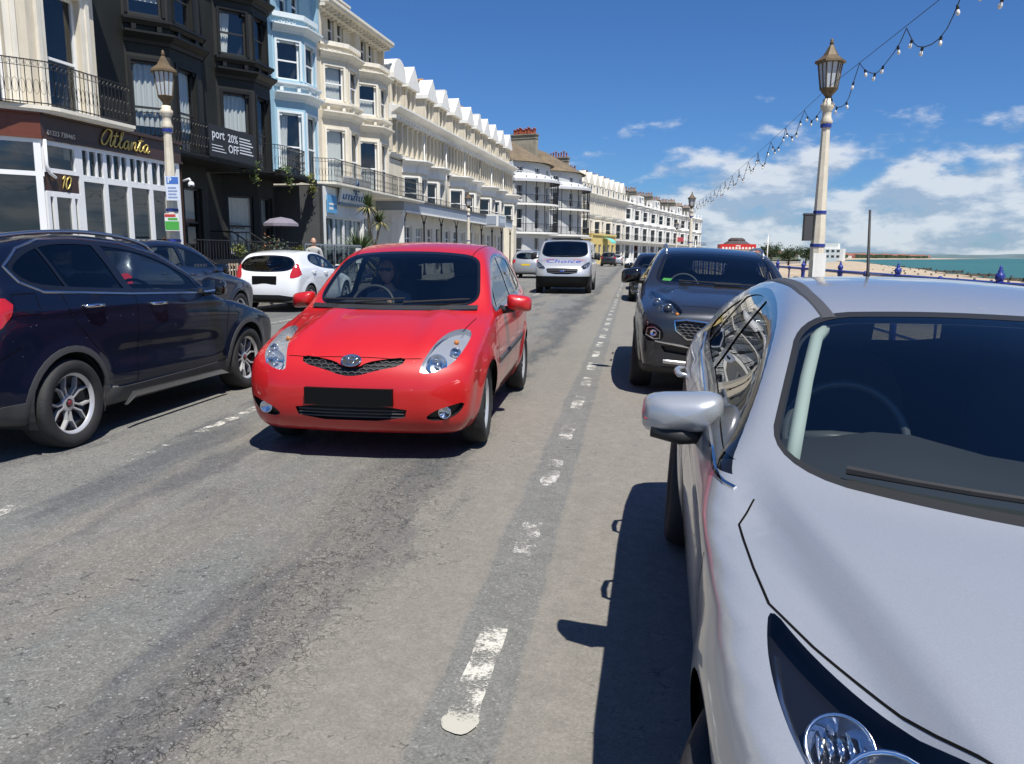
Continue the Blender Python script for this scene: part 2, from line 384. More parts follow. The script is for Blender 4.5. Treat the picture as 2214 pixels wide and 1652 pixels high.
def build_ground():
    # carriageway: one sheet with the camber in it
    xs = [0.0, 0.18, 0.34, 0.5, 0.62, (9.75-1.5)/12.17, 0.76, 0.88, 1.0]
    v = []; f = []
    for y in YS:
        a, b = KL(y), KR(y)
        for j, t in enumerate(xs):
            x = a + (b-a)*t
            xn = -9.75 + (2.42+9.75)*t                      # camber follows the road round its bend
            v.append((x, y, camber(xn)))
    n = len(xs)
    for i in range(len(YS)-1):
        for j in range(n-1): f.append((i*n+j, i*n+j+1, (i+1)*n+j+1, (i+1)*n+j))
    me = bpy.data.meshes.new('road'); me.from_pydata(v, [], f); me.materials.append(M_road); me.update()
    tag(link('road', me), kind='structure')
    # kerbs and pavements
    zL, zR = 0.12, camber(2.42) + 0.13
    for nm, side in (('left', 1), ('right', -1)):
        K = KL if side > 0 else KR; z = zL if side > 0 else zR; zr = 0.0 if side > 0 else camber(2.42)
        mb = MB()
        for a, b in zip(YS, YS[1:]):
            xa, xb = K(a), K(b)
            mb.poly([(xa, a, zr-0.02), (xb, b, zr-0.02), (xb, b, z), (xa, a, z)] if side < 0 else [(xa, a, z), (xb, b, z), (xb, b, zr-0.02), (xa, a, zr-0.02)])
            o = -0.14*side
            mb.poly([(xa+o, a, z), (xb+o, b, z), (xb, b, z), (xa, a, z)] if side > 0 else [(xa, a, z), (xb, b, z), (xb+o, b, z), (xa+o, a, z)])
        tag(mb.build('kerb', M_kerb), kind='structure')
    strip('pavement', [(-60 if y < 140 else KL(y)-40, y, zL) for y in YS], [(KL(y)-0.14, y, zL) for y in YS], M_pave)
    strip('promenade', [(KR(y)+0.14, y, zR) for y in YS], [(KR(y)+2.0, y, zR) for y in YS], M_pave)
    # sea wall below the railing, then the shingle down to the water
    mb = MB()
    for a, b in zip(YS, YS[1:]):
        xa, xb = KR(a)+2.0, KR(b)+2.0
        mb.poly([(xa, a, -1.6), (xb, b, -1.6), (xb, b, zR), (xa, a, zR)])
    tag(mb.build('sea_wall', M_kerb), kind='structure')
    sh = lerp_list([(-60, 30), (0, 38), (150, 61), (259, 84), (501, 133), (1034, 235), (1500, 420), (2000, 700), (2600, 980)])
    by = [-60,-30,0,20,40,60,80,100,120,140,160,180,200,230,260,330,420,501,700,1034,1500,2000,2600]
    inner = lambda y: KR(min(y, 260))+2.0 + (max(0, y-260)*0.36)
    rows = []
    rnd = random.Random(3)
    nx = 14; v = []; f = []
    for y in by:
        a, b = min(inner(y), sh(y)-12), sh(y)+6
        for j in range(nx):
            t = j/(nx-1); x = a + (b-a)*t
            z = -0.75 - 0.7*t - 1.6*max(0, t-0.45) + rnd.uniform(-.12, .12)*(0 if j in (0, nx-1) else 1)
            if t == 1: z = -3.2
            v.append((x, y, z))
    for i in range(len(by)-1):
        for j in range(nx-1): f.append((i*nx+j, i*nx+j+1, (i+1)*nx+j+1, (i+1)*nx+j))
    me = bpy.data.meshes.new('beach'); me.from_pydata(v, [], f); me.materials.append(M_sand); me.update()
    for p in me.polygons: p.use_smooth = True
    tag(link('beach', me), kind='structure')
    # sea
    m = bpy.data.materials.new('sea_water'); m.use_nodes = True; k = NT(m.node_tree); b = k.n['Principled BSDF']
    P = k.new('ShaderNodeNewGeometry').outputs['Position']
    far = k.new('ShaderNodeVectorMath', {0: P}, operation='LENGTH').outputs['Value']
    c = k.ramp(k.noise(k.new('ShaderNodeMapping', {'Vector': P, 'Scale': (0.006, 0.0025, 1)}).outputs[0], 1.0, 4), [(0.3, (0.030, 0.118, 0.112)), (0.7, (0.048, 0.150, 0.138))])
    k.l.new(c, b.inputs['Base Color']); b.inputs['Roughness'].default_value = 0.4; b.inputs['Specular IOR Level'].default_value = 0.2
    h = k.noise(k.new('ShaderNodeMapping', {'Vector': P, 'Scale': (0.5, 0.22, 1)}).outputs[0], 1.0, 6, 0.6)
    bp = k.new('ShaderNodeBump', {'Height': h, 'Strength': 0.9, 'Distance': 1.2}); k.l.new(bp.outputs[0], b.inputs['Normal'])
    sheet('sea', [(-500, -3000, -2.5), (30000, -3000, -2.5), (30000, 30000, -2.5), (-500, 30000, -2.5)], -2.5, m)
    # inland ground behind the houses, so nothing floats
    sheet('ground', [(-3000, -300), (-20, -300), (-20, 260), (60, 330), (250, 1100), (500, 2600), (-3000, 6000)], -0.05, mat('inland_ground', (0.12, 0.13, 0.07), 0.95, var=0.3, vscale=0.05))
    # low far coast: shingle spit then fields
    sp = [(150, 520), (235, 1034), (420, 1500), (700, 2000), (980, 2600), (1500, 3600)]
    strip('far_shore', [(x, y, -2.0) for x, y in sp], [(x-60-0.10*y, y+0.16*y, 2.5) for x, y in sp], mat('far_shingle', (0.42, 0.34, 0.25), 0.95, var=0.2, vscale=0.02))
    strip('far_land', [(x-60-0.10*y, y+0.16*y, 2.4) for x, y in sp], [(x-160-0.3*y, y+0.7*y, 9) for x, y in sp], mat('far_green', (0.06, 0.075, 0.05), 0.95, var=0.4, vscale=0.02))
    # far hills across the bay
    mb = MB(); mb.smooth = True; rnd = random.Random(5)
    top = []; 
    for i in range(60):
        t = i/59; x = 1500 + 7500*t; y = 9500 - 1500*t
        h = 52*(0.45+0.55*math.sin(math.pi*min(1, t*1.15+0.08))) + 14*math.sin(t*17) + rnd.uniform(-5, 5)
        top.append((x, y, h))
    a = [mb.V((x, y-300, -3)) for x, y, h in top]; b = [mb.V(p) for p in top]; c = [mb.V((x, y+900, -3)) for x, y, h in top]
    for i in range(59): mb.F((a[i], a[i+1], b[i+1], b[i])); mb.F((b[i], b[i+1], c[i+1], c[i]))
    tag(mb.build('hills', mat('far_hill', (0.10, 0.15, 0.16), 0.95, var=0.35, vscale=0.002)), kind='structure')

def build_markings():
    def dash(x0, x1, y0, y1, m, name='road_marking', zoff=0.004, wob=0.012, seed=0):
        rnd = random.Random(seed); n = max(2, int((y1-y0)/0.12)); L = []; Rr = []
        for i in range(n+1):
            y = y0 + (y1-y0)*i/n
            L.append((x0+rnd.uniform(-wob, wob), y, camber(x0)+zoff)); Rr.append((x1+rnd.uniform(-wob, wob), y, camber(x1)+zoff))
        return strip(name, L, Rr, m)
    # dashes of the seaward parking bays, mesh of all of them is road surface
    y = 2.20; i = 0
    while y < 60:
        dash(-0.545 if y < 50 else -0.5, -0.44, y, y+0.66, M_white if i not in (1, 2, 3) else M_white2, seed=i); y += 1.30; i += 1
    # the full blob where the nearest dash ends
    mb = MB(); mb.poly([(-0.492+0.060*math.cos(a)*(1+.06*math.sin(3*a)), 2.21+0.062*math.sin(a)*(1+.08*math.sin(4*a)), camber(-0.49)+0.008) for a in [2*math.pi*j/20 for j in range(20)]])
    tag(mb.build('road_marking', road_paint('thick_road_paint', (0.44, 0.42, 0.36), 0.40, 0.49)), kind='structure')
    for j, (a, b, m) in enumerate([(3.15, 3.75, M_white), (4.7, 5.2, M_white3), (5.6, 6.8, M_white), (8.6, 10.6, M_white), (13, 15, M_white), (17.5, 19.5, M_white), (22, 24, M_white), (27, 29, M_white), (33, 35, M_white), (39, 41, M_white), (46, 48, M_white)]):
        dash(-3.42, -3.31, a, b, m, seed=50+j)
    for j, a in enumerate(range(2, 60, 6)):
        dash(-7.2, -7.1, a, a+3.5, M_white, seed=90+j)
    mb = MB()
    mb.lathe([(0.30, 0), (0.30, 0.006)], (-5.2, 21.0, 0.0), (0, 0, 1), 24)
    tag(mb.build('manhole_cover', mat('cast_iron', (0.06, 0.06, 0.06), 0.7, 0.6)), kind='structure')
build_ground(); build_markings()
# ================================================================== seafront houses
ANG = R(3.3)
DV = Vector((math.sin(ANG), math.cos(ANG), 0)); NV = Vector((math.cos(ANG), -math.sin(ANG), 0))
def street(s, u, z=0.0): return DV*s + NV*u + Vector((0, 0, z))

M_cream = mat('cream_stucco', (0.66, 0.595, 0.475), 0.85, var=0.10, vscale=0.7, bump=0.12, bscale=20, stain=((0.36,0.31,0.235), 0.5))
M_ivory = mat('ivory_stucco', (0.74, 0.695, 0.60), 0.85, var=0.08, vscale=0.7, bump=0.1, bscale=20, stain=((0.42,0.37,0.29), 0.5))
M_wtrim = mat('white_trim', (0.80, 0.785, 0.74), 0.7, var=0.06, vscale=1.2, stain=((0.42,0.39,0.33), 0.5))
M_blue = mat('pale_blue_stucco', (0.30, 0.475, 0.585), 0.8, var=0.07, vscale=0.8, bump=0.1, bscale=20, stain=((0.22,0.33,0.40), 0.3))
M_btrim = mat('blue_white_trim', (0.64, 0.70, 0.73), 0.75, var=0.06, vscale=1.2, stain=((0.42,0.47,0.50), 0.3))
M_black = mat('black_stucco', (0.020, 0.0215, 0.0195), 0.6, spec=0.3, var=0.22, vscale=0.9, bump=0.12, bscale=20, stain=((0.040,0.042,0.038), 0.5))
M_blackt = mat('black_trim', (0.012, 0.0125, 0.012), 0.5, spec=0.3, var=0.2, vscale=1.2)
M_upvc = mat('white_window_frame', (0.78, 0.785, 0.79), 0.35, var=0.04, vscale=2)
M_darkfr = mat('dark_window_frame', (0.03, 0.03, 0.03), 0.4)
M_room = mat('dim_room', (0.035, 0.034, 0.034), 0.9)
M_pane = glass('house_glass', (0.82, 0.86, 0.87), ior=1.5, refl=1.25)
M_curt = mat('net_curtain', (0.66, 0.65, 0.62), 0.95)
M_curtd = mat('grey_blind', (0.30, 0.30, 0.30), 0.95)
M_slate = mat('slate_roof', (0.11, 0.105, 0.10), 0.8, var=0.25, vscale=1.5, bump=0.4, bscale=12)
M_tile = mat('lichen_tile_roof', (0.150, 0.115, 0.078), 0.9, var=0.35, vscale=0.8, bump=0.4, bscale=10, stain=((0.36,0.225,0.045), 0.75))
M_pot = mat('chimney_pot_clay', (0.50, 0.27, 0.12), 0.85, var=0.3, vscale=3)
M_potred = mat('red_chimney_pot', (0.36, 0.09, 0.05), 0.85, var=0.3, vscale=3)
M_stack = mat('chimney_render', (0.32, 0.285, 0.215), 0.9, var=0.25, vscale=1.2, stain=((0.17,0.15,0.12), 0.5))
M_iron = mat('black_iron', (0.014, 0.014, 0.015), 0.45, spec=0.5)
M_fascia = mat('brown_fascia', (0.055, 0.030, 0.024), 0.45, var=0.1, vscale=2)
M_fascia_lit = mat('sunlit_brown_fascia', (0.13, 0.036, 0.018), 0.45, var=0.1, vscale=2)  # same brown fascia, sunlight on the canted face put into its colour
M_gold = mat('gold_lettering', (0.58, 0.43, 0.13), 0.35, 0.5)
M_step = mat('stone_step', (0.30, 0.29, 0.27), 0.85, var=0.2, vscale=2)

def dirn(A, B):
    d = Vector((B[0]-A[0], B[1]-A[1])); L = d.length; d /= L
    return d, Vector((d.y, -d.x)), L
def wall(mb, A, B, z0, z1, holes=(), t=.16, mi=0):
    """wall face from A to B (outside on the right-hand side of A->B) with rectangular openings and their reveals"""
    d, n, L = dirn(A, B); mb.mi = mi
    P = lambda s, z, q=0.0: (A[0]+d.x*s-n.x*q, A[1]+d.y*s-n.y*q, z)
    ss = sorted({0.0, L, *[h[0] for h in holes], *[h[1] for h in holes]}); zs = sorted({z0, z1, *[h[2] for h in holes], *[h[3] for h in holes]})
    for a, b in zip(ss, ss[1:]):
        for e, f in zip(zs, zs[1:]):
            m, k = (a+b)/2, (e+f)/2
            if any(h[0] < m < h[1] and h[2] < k < h[3] for h in holes): continue
            mb.poly([P(a, e), P(b, e), P(b, f), P(a, f)])
    for a, b, e, f in holes:
        mb.poly([P(a, e), P(a, f), P(a, f, t), P(a, e, t)]); mb.poly([P(b, e), P(b, e, t), P(b, f, t), P(b, f)])
        mb.poly([P(a, f), P(b, f), P(b, f, t), P(a, f, t)]); mb.poly([P(a, e), P(a, e, t), P(b, e, t), P(b, e)])
def offset_line(pl, d):
    out = []
    for i, p in enumerate(pl):
        ns = []
        if i > 0: ns.append(dirn(pl[i-1], p)[1])
        if i < len(pl)-1: ns.append(dirn(p, pl[i+1])[1])
        n = sum(ns, Vector((0, 0))); n.normalize(); k = d/max(.4, n.dot(ns[0]))
        out.append((p[0]+n.x*k, p[1]+n.y*k))
    return out
def band(mb, pl, z0, z1, d, d2=None, mi=None):
    """moulding along a plan polyline, projecting d (bottom d2)"""
    if mi is not None: mb.mi = mi
    d2 = d if d2 is None else d2
    lo = offset_line(pl, d2); hi = offset_line(pl, d); n = len(pl)
    for i in range(n-1):
        a, b = lo[i], lo[i+1]; A, B = hi[i], hi[i+1]; p, q = pl[i], pl[i+1]
        mb.poly([(*a, z0), (*b, z0), (*B, z1), (*A, z1)])
        mb.poly([(*A, z1), (*B, z1), (*q, z1), (*p, z1)]); mb.poly([(*p, z0), (*q, z0), (*b, z0), (*a, z0)])
    for i in (0, n-1):
        f = [(*pl[i], z0), (*lo[i], z0), (*hi[i], z1), (*pl[i], z1)]; mb.poly(f if i else f[::-1])
def cornice(mb, pl, z, h=.32, d=.30, mi=None):
    band(mb, pl, z, z+h*.35, d*.35, d*.25, mi); band(mb, pl, z+h*.35, z+h*.8, d, d*.45); band(mb, pl, z+h*.8, z+h, d*1.08)

WCACHE = {}
def window(parent, A, B, s0, s1, z0, z1, style='sash', frame=None, curt=None, depth=.12, seed=0, name='window', room=True):
    """sash window in the wall A->B: frame mesh (shared by size) with a pane and curtains as sub-parts"""
    frame = frame or M_upvc
    d, n, L = dirn(A, B); w = round(s1-s0, 3); h = round(z1-z0, 3)
    key = (w, h, style, frame.name, curt, room)
    if key not in WCACHE:
        mb = MB(); f = .07 if style != 'thin' else .045; y0, y1 = 0, .07
        mb.box((0, y0, 0), (f, y1, h)); mb.box((w-f, y0, 0), (w, y1, h)); mb.box((f, y0, 0), (w-f, y1, f*1.2)); mb.box((f, y0, h-f), (w-f, y1, h))
        if style in ('sash', 'thin', 'sash2'):
            mb.box((f, y0+.012, h*.5-f*.45), (w-f, y1+.012, h*.5+f*.45))
            if style == 'sash2': mb.box((w/2-.02, y0+.015, f), (w/2+.02, y1-.01, h-f))
        if style == 'low': mb.box((f, y0+.012, h*.36-f*.45), (w-f, y1+.012, h*.36+f*.45))
        if style == 'french':
            mb.box((w/2-f*.6, y0+.01, f), (w/2+f*.6, y1, h-f)); mb.box((f, y0+.012, h*.72), (w-f, y1, h*.72+f))
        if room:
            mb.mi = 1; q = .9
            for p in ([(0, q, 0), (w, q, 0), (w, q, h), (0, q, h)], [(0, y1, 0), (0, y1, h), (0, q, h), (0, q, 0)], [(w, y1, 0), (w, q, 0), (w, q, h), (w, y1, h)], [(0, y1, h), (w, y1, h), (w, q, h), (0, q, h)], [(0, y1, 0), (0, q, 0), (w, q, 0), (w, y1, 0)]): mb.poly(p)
        pm = MB(); pm.poly([(f*.8, .04, f), (w-f*.8, .04, f), (w-f*.8, .04, h-f*.8), (f*.8, .04, h-f*.8)])
        cm = None
        if curt:
            cm = MB(); cm.smooth = True
            def drape(x0, x1, za, zb, amp=.022, fold=.09, pull=0.0):
                k = max(6, int((x1-x0)/.02)); r0 = []; r1 = []
                for i in range(k+1):
                    t = i/k; x = x0+(x1-x0)*t; yy = .17+amp*math.sin(x/fold*2*math.pi)+amp*.5*math.sin(x/fold*3.1+1)
                    r0.append(cm.V((x, yy, zb))); xb = x0+(x1-x0)*t*(1-pull); r1.append(cm.V((xb, yy, za)))
                for i in range(k): cm.F((r1[i], r1[i+1], r0[i+1], r0[i]))
            if curt == 'net': drape(f, w-f, h*.02, h-f)
            elif curt == 'left': drape(f, f+w*.42, f, h-f, pull=.35)
            elif curt == 'pair': drape(f, f+w*.30, f, h-f, pull=.3); drape(w-f-w*.26, w-f, f, h-f)
            elif curt == 'half': drape(f, w-f, f, h*.52)
            elif curt == 'blind': drape(f, w-f, h*.55, h-f, amp=.001)
            elif curt == 'swag':
                drape(f, w-f, h*.30, h-f, amp=.03, fold=.16)
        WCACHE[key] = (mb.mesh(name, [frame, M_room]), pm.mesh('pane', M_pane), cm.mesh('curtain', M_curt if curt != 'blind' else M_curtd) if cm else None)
    a, b, c = WCACHE[key]
    o = link(name, a, parent); o.location = (A[0]+d.x*s0-n.x*depth, A[1]+d.y*s0-n.y*depth, z0); o.rotation_euler = (0, 0, math.atan2(d.y, d.x))
    link('pane', b, o)
    if c: link('curtain', c, o)
    return o

def railing(mb, pl, z0, z1, step=.13, r=.009, pattern=True, rail=.022, closed_post=1.6):
    """ornamental iron balcony rail along a plan polyline"""
    for a, b in zip(pl, pl[1:]):
        d, n, L = dirn(a, b); k = max(1, int(L/step)); ang = math.atan2(d.y, d.x)
        for z in (z0+.06, z1): mb.cboxr((( a[0]+b[0])/2, (a[1]+b[1])/2, z), (L, rail*1.3, rail), ang)
        if pattern: mb.cboxr(((a[0]+b[0])/2, (a[1]+b[1])/2, z1-.14), (L, .012, .012), ang)
        for i in range(k+1):
            x = a[0]+d.x*L*i/k; y = a[1]+d.y*L*i/k
            mb.box((x-r*.7, y-r*.7, z0), (x+r*.7, y+r*.7, z1))
            if pattern and i < k:
                xm = a[0]+d.x*L*(i+.5)/k; ym = a[1]+d.y*L*(i+.5)/k; hw = L/k*.42
                P = lambda t, z: (xm+d.x*t, ym+d.y*t, z)
                zc = z0+(z1-z0)*.42; hh = (z1-z0)*.17
                q = [P(hw*math.cos(th), zc+hh*math.sin(th)) for th in [2*math.pi*j/8 for j in range(8)]]
                mb.tube(q, r*.55, 3, closed=True)
                q = [P(hw*.9*math.cos(th), z1-.07+.055*math.sin(th)) for th in [2*math.pi*j/6 for j in range(6)]]
                mb.tube(q, r*.5, 3, closed=True)
def _cboxr(s, c, d, ang):
    ca, sa = math.cos(ang), math.sin(ang); I = []
    for z in (-.5, .5):
        for x, y in ((-.5,-.5),(.5,-.5),(.5,.5),(-.5,.5)):
            X, Y = x*d[0], y*d[1]; I.append(s.V((c[0]+X*ca-Y*sa, c[1]+X*sa+Y*ca, c[2]+z*d[2])))
    for q in ((0,3,2,1),(4,5,6,7),(0,1,5,4),(1,2,6,5),(2,3,7,6),(3,0,4,7)): s.F([I[j] for j in q])
MB.cboxr = _cboxr

def chimney(parent, x, y, z0, z1, lx, ly, pots, mpot, mstack=None):
    mb = MB(); mb.box((x-lx/2, y-ly/2, z0), (x+lx/2, y+ly/2, z1)); 
    for k, (e, za, zb) in enumerate(((.06, z1-.45, z1-.38), (.05, z1-.12, z1-.02), (.12, z1, z1+.12))): mb.box((x-lx/2-e, y-ly/2-e, za), (x+lx/2+e, y+ly/2+e, zb))
    o = mb.build('chimney', mstack or M_stack, parent)
    along = lx > ly; rows = 2 if min(lx, ly) > .7 else 1
    for i in range(pots):
        for rw in range(rows):
            t = (i+.5)/pots-.5; q = (rw-.5)*.38 if rows == 2 else 0
            pm = MB(); pm.smooth = True; px, py = (x+t*lx*.92, y+q) if along else (x+q, y+t*ly*.92)
            hh = .62+.12*((i*7+rw*3) % 3)
            pm.lathe([(.13,0),(.115,hh*.2),(.10,hh*.85),(.13,hh*.88),(.13,hh),(.09,hh),(.085,hh*.7)], (px, py, z1+.12), (0,0,1), 10)
            pm.build('chimney_pot', mpot, o)

def bay_storeys(mbw, mbt, root, bay, p, floors, wm, frame, curt, seedbase=0, arch=False):
    """walls and windows of a canted bay; floors: (z0, z1, window z0, window z1)"""
    b0, b1, b2, b3 = bay; pl = [(0, b0), (p, b1), (p, b2), (0, b3)]
    for k, (z0, z1, w0, w1) in enumerate(floors):
        for i in range(3):
            A, B = pl[i], pl[i+1]; d, n, L = dirn(A, B); ww = min(wm[1] if i == 1 else wm[0], L-.28)
            a, b = (L-ww)/2, (L+ww)/2
            wall(mbw, A, B, z0, z1, [(a, b, w0, w1)])
            cu = curt[(k*3+i+seedbase) % len(curt)]
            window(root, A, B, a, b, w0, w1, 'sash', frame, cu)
            # window surround
            t = .10
            P = lambda s, z, q: (A[0]+d.x*s+n.x*q, A[1]+d.y*s+n.y*q, z)
            for (s0, s1, e, f) in ((a-t, a, w0, w1+t), (b, b+t, w0, w1+t), (a, b, w1, w1+t)):
                mbt.extrude([P(s0, e, .0), P(s1, e, .0), P(s1, f, .0), P(s0, f, .0)][::-1], (n.x*.03, n.y*.03, 0))
            if arch:
                for q in (0, 1):
                    s0 = a if q == 0 else b-.14
                    mbt.extrude([P(s0, w1-.12, -.10), P(s0+.14, w1-.12, -.10), P(s0+.14, w1, -.10), P(s0, w1, -.10)][::-1], (n.x*.09, n.y*.09, 0))
    return pl

def bay_house(name, label, s0, s1, bays, mw, mt, mf, curt, p=.9, u=-17.2, top=14.2, set3=None, cat='house', sides=True, corbel=True, base=0.0, group=None):
    """tall seafront house with full-height canted bays; local x is towards the sea, y along the street"""
    root = thing(name, label, cat, street(s0, u), -ANG, group)
    mbw = MB(); mbt = MB(); W = s1-s0
    floors = [(4.35, 8.05, 4.55, 7.35), (8.05, 11.35, 8.72, 10.30)]
    edges = [0.0]
    for b in bays: edges += [b[0]-s0, b[3]-s0]
    edges.append(W)
    for i in range(0, len(edges), 2):
        if edges[i+1]-edges[i] > .02: wall(mbw, (0, edges[i]), (0, edges[i+1]), base, 11.35)
    for k, b in enumerate(bays):
        bb = [q-s0 for q in b]; mbt = MB()
        pl = bay_storeys(mbw, mbt, root, bb, p, floors, (1.0, 1.0), mf, curt, k, True)
        pl = [(0, bb[0]), (p, bb[1]), (p, bb[2]), (0, bb[3])]
        cornice(mbt, pl, 7.85, .34, .28); band(mbt, pl, 8.40, 8.52, .14, .08); band(mbt, pl, 8.52, 8.60, .20)
        for i in range(3):
            A, B = pl[i], pl[i+1]; d, n, L = dirn(A, B)
            for t in (.22, .78): mbt.cboxr((A[0]+d.x*L*t+n.x*.07, A[1]+d.y*L*t+n.y*.07, 8.32), (.14, .14, .16), math.atan2(d.y, d.x))
        cornice(mbt, pl, 10.62, .32, .28)
        band(mbt, pl, 11.22, 11.42, .10); 
        mbt.poly([(pl[0][0], pl[0][1], 10.9), (pl[1][0], pl[1][1], 10.9), (pl[2][0], pl[2][1], 10.9), (pl[3][0], pl[3][1], 10.9)])
        # pierced panel in the parapet, as raised leaf work
        for i in (0, 1):
            A, B = pl[i], pl[i+1]; d, n, L = dirn(A, B)
            for j in range(6):
                t = .5+(j-2.5)*.09; zc = 11.06 + (.04 if j % 2 else -.03)
                c = Vector((A[0]+d.x*L*t+n.x*.015, A[1]+d.y*L*t+n.y*.015, zc)); e1 = Vector((d.x, d.y, 0))
                mbt.tube([c+e1*(.06*math.cos(a))+Vector((0,0,.08*math.sin(a))) for a in [2*math.pi*q/7 for q in range(7)]], .018, 4, closed=True)
        mbt.build('bay_cornice', mt, root)
    mbt = MB()
    # third floor, set back on the main wall, with the eaves above
    for k, b in enumerate(bays):
        lo = (0 if k == 0 else (bays[k-1][3]+b[0])/2-s0); hi = W if k == len(bays)-1 else (b[3]+bays[k+1][0])/2-s0
        m = (b[1]+b[2])/2-s0; hs = []
        for c in (m-.55, m+.55): hs.append((c-.36-lo, c+.36-lo, 11.30, 13.0))
        hs = [h for h in hs if h[0] > .1 and h[1] < hi-lo-.1]
        wall(mbw, (0, lo), (0, hi), 11.35, top, [(a, b_, max(11.36, e), f) for a, b_, e, f in hs])
        for a, b_, e, f in hs: window(root, (0, lo), (0, hi), a, b_, max(11.36, e), f, 'sash', mf, None)
        for yy in (lo+.12, hi-.12): mbw.cbox((.14, yy, 12.2), (.28, .22, 1.9)); mbw.sphere((.16, yy, 13.2), .2, 10, (1, .7, 1.6))
    # eaves with brackets
    mbt.box((-.1, -.02, top-.32), (.34, W+.02, top-.24)); mbt.box((-.1, -.06, top-.10), (.82, W+.06, top)); mbt.box((.70, -.06, top), (.88, W+.06, top+.13))
    k = int(W/.42)
    for i in range(k+1):
        y = W*i/k; mbt.box((0, y-.05, top-.26), (.62, y+.05, top-.10)); mbt.box((0, y-.05, top-.42), (.24, y+.05, top-.26))
    # flanks, back and roof
    for y, fl in ((0, 1), (W, -1)):
        q = [(0, y, base), (-9, y, base), (-9, y, top), (0, y, top)]; mbw.poly(q if fl < 0 else q[::-1])
    mbw.poly([(-9, 0, base), (-9, 0, top), (-9, W, top), (-9, W, base)])
    mbw.build('wall', mw, root); mbt.build('cornice', mt, root)
    dp = MB(); dp.smooth = True; dp.tube([(.10, W-.12, base+.1), (.10, W-.12, top-.5), (.45, W-.12, top-.15)], .05, 7)
    for z in (2.2, 5.4, 8.6, 11.8): dp.lathe([(.07,z),(.07,z+.08)], (.10, W-.12, 0), (0,0,1), 7)
    dp.build('downpipe', mt, root)
    mr = MB(); mr.poly([(.8, 0, top+.02), (.8, W, top+.02), (-4, W, top+1.5), (-4, 0, top+1.5)]); mr.poly([(-9, 0, top), (-4, 0, top+1.5), (-4, W, top+1.5), (-9, W, top)])
    mr.build('roof', M_slate, root)
    return root

def balcony(parent, pl, z, depth_in, m_floor, m_rail=None, h=1.0, brackets=True, pattern=True, name='balcony', th=.14, label=None):
    """balcony slab following a plan polyline, iron railing as its sub-part"""
    mb = MB(); n = len(pl)
    inner = [(depth_in, pl[0][1]), (depth_in, pl[-1][1])]
    poly = list(pl)+[inner[1], inner[0]]
    mb.prism(poly, z-th, z); 
    band(mb, pl, z-th*.6, z-.005, .05)
    o = mb.build(name, m_floor, parent)
    r = MB(); ins = offset_line(pl, -.06); railing(r, ins, z, z+h, pattern=pattern)
    r.build('balcony_railing', m_rail or M_iron, o)
    return o

def sign_text(parent, txt, A, B, t, z, size, m, off=.03, slant=0.0, bold=0.0, name='lettering', sx=1.0, depth=.01):
    """raised lettering on the face A->B, centred t along it"""
    d, n, L = dirn(A, B); me = text_mesh(txt, size, slant, depth, sx=sx, bold=bold); me.materials.clear(); me.materials.append(m)
    o = link(name, me, parent); o.location = (A[0]+d.x*t+n.x*off, A[1]+d.y*t+n.y*off, z)
    o.rotation_euler = (math.pi/2, 0, math.atan2(d.y, d.x))
    return o

SCRIPT = {'A': (1.15, [[(.95,.78),(.75,1.0),(.45,.95),(.18,.6),(.12,.25),(.28,.02),(.52,.12),(.75,.5),(.93,.92)], [(.97,.98),(.90,.5),(.88,.15),(.98,.0),(1.15,.14)]]),
 't': (.55, [[(0,.14),(.18,.5),(.30,.98)], [(.28,.95),(.20,.4),(.20,.1),(.32,.0),(.55,.14)], [(.02,.66),(.48,.72)]]),
 'l': (.50, [[(0,.14),(.25,.55),(.38,.95),(.30,1.05),(.20,.85),(.16,.35),(.20,.05),(.32,.0),(.50,.14)]]),
 'a': (.72, [[(0,.14),(.12,.38),(.32,.50),(.50,.46)], [(.50,.46),(.34,.52),(.16,.40),(.10,.18),(.20,.02),(.36,.08),(.50,.40)], [(.52,.48),(.48,.18),(.52,.02),(.60,.02),(.72,.14)]]),
 'n': (.78, [[(0,.14),(.10,.45),(.16,.50),(.14,.02)], [(.14,.1),(.28,.42),(.42,.52),(.50,.42),(.48,.15),(.54,.02),(.64,.02),(.78,.14)]]),
 '1': (.42, [[(.05,.72),(.28,1.0),(.20,.0)]]), '0': (.7, [[(.45,1.0),(.22,.85),(.12,.4),(.22,.03),(.40,.03),(.56,.35),(.58,.8),(.45,1.0)]])}
def script_text(parent, txt, A, B, t0, z, h, m, off=.03, r=.02, w=1.0, slant=.25, name='lettering'):
    """joined-up hand lettering laid on a fascia as round strokes"""
    d, n, L = dirn(A, B); mb = MB(); mb.smooth = True; x = 0
    for ch in txt:
        adv, st = SCRIPT[ch]
        for pts in st:
            P = []
            for i in range(len(pts)-1):
                p0, p1, p2, p3 = pts[max(0, i-1)], pts[i], pts[i+1], pts[min(len(pts)-1, i+2)]
                for k in range(4):
                    t = k/4; f = lambda a, b, c, e: .5*(2*b+(c-a)*t+(2*a-5*b+4*c-e)*t*t+(3*b-a-3*c+e)*t**3)
                    P.append((f(p0[0],p1[0],p2[0],p3[0]), f(p0[1],p1[1],p2[1],p3[1])))
            P.append(pts[-1])
            Q = [(A[0]+d.x*(t0+h*w*(x+a+slant*b))+n.x*off, A[1]+d.y*(t0+h*w*(x+a+slant*b))+n.y*off, z+h*b) for a, b in P]
            mb.tube(Q, [r*(.65+.5*abs(math.sin(i*.45))) for i in range(len(Q))], 6)
        x += adv*.92
    return mb.build(name, m, parent)

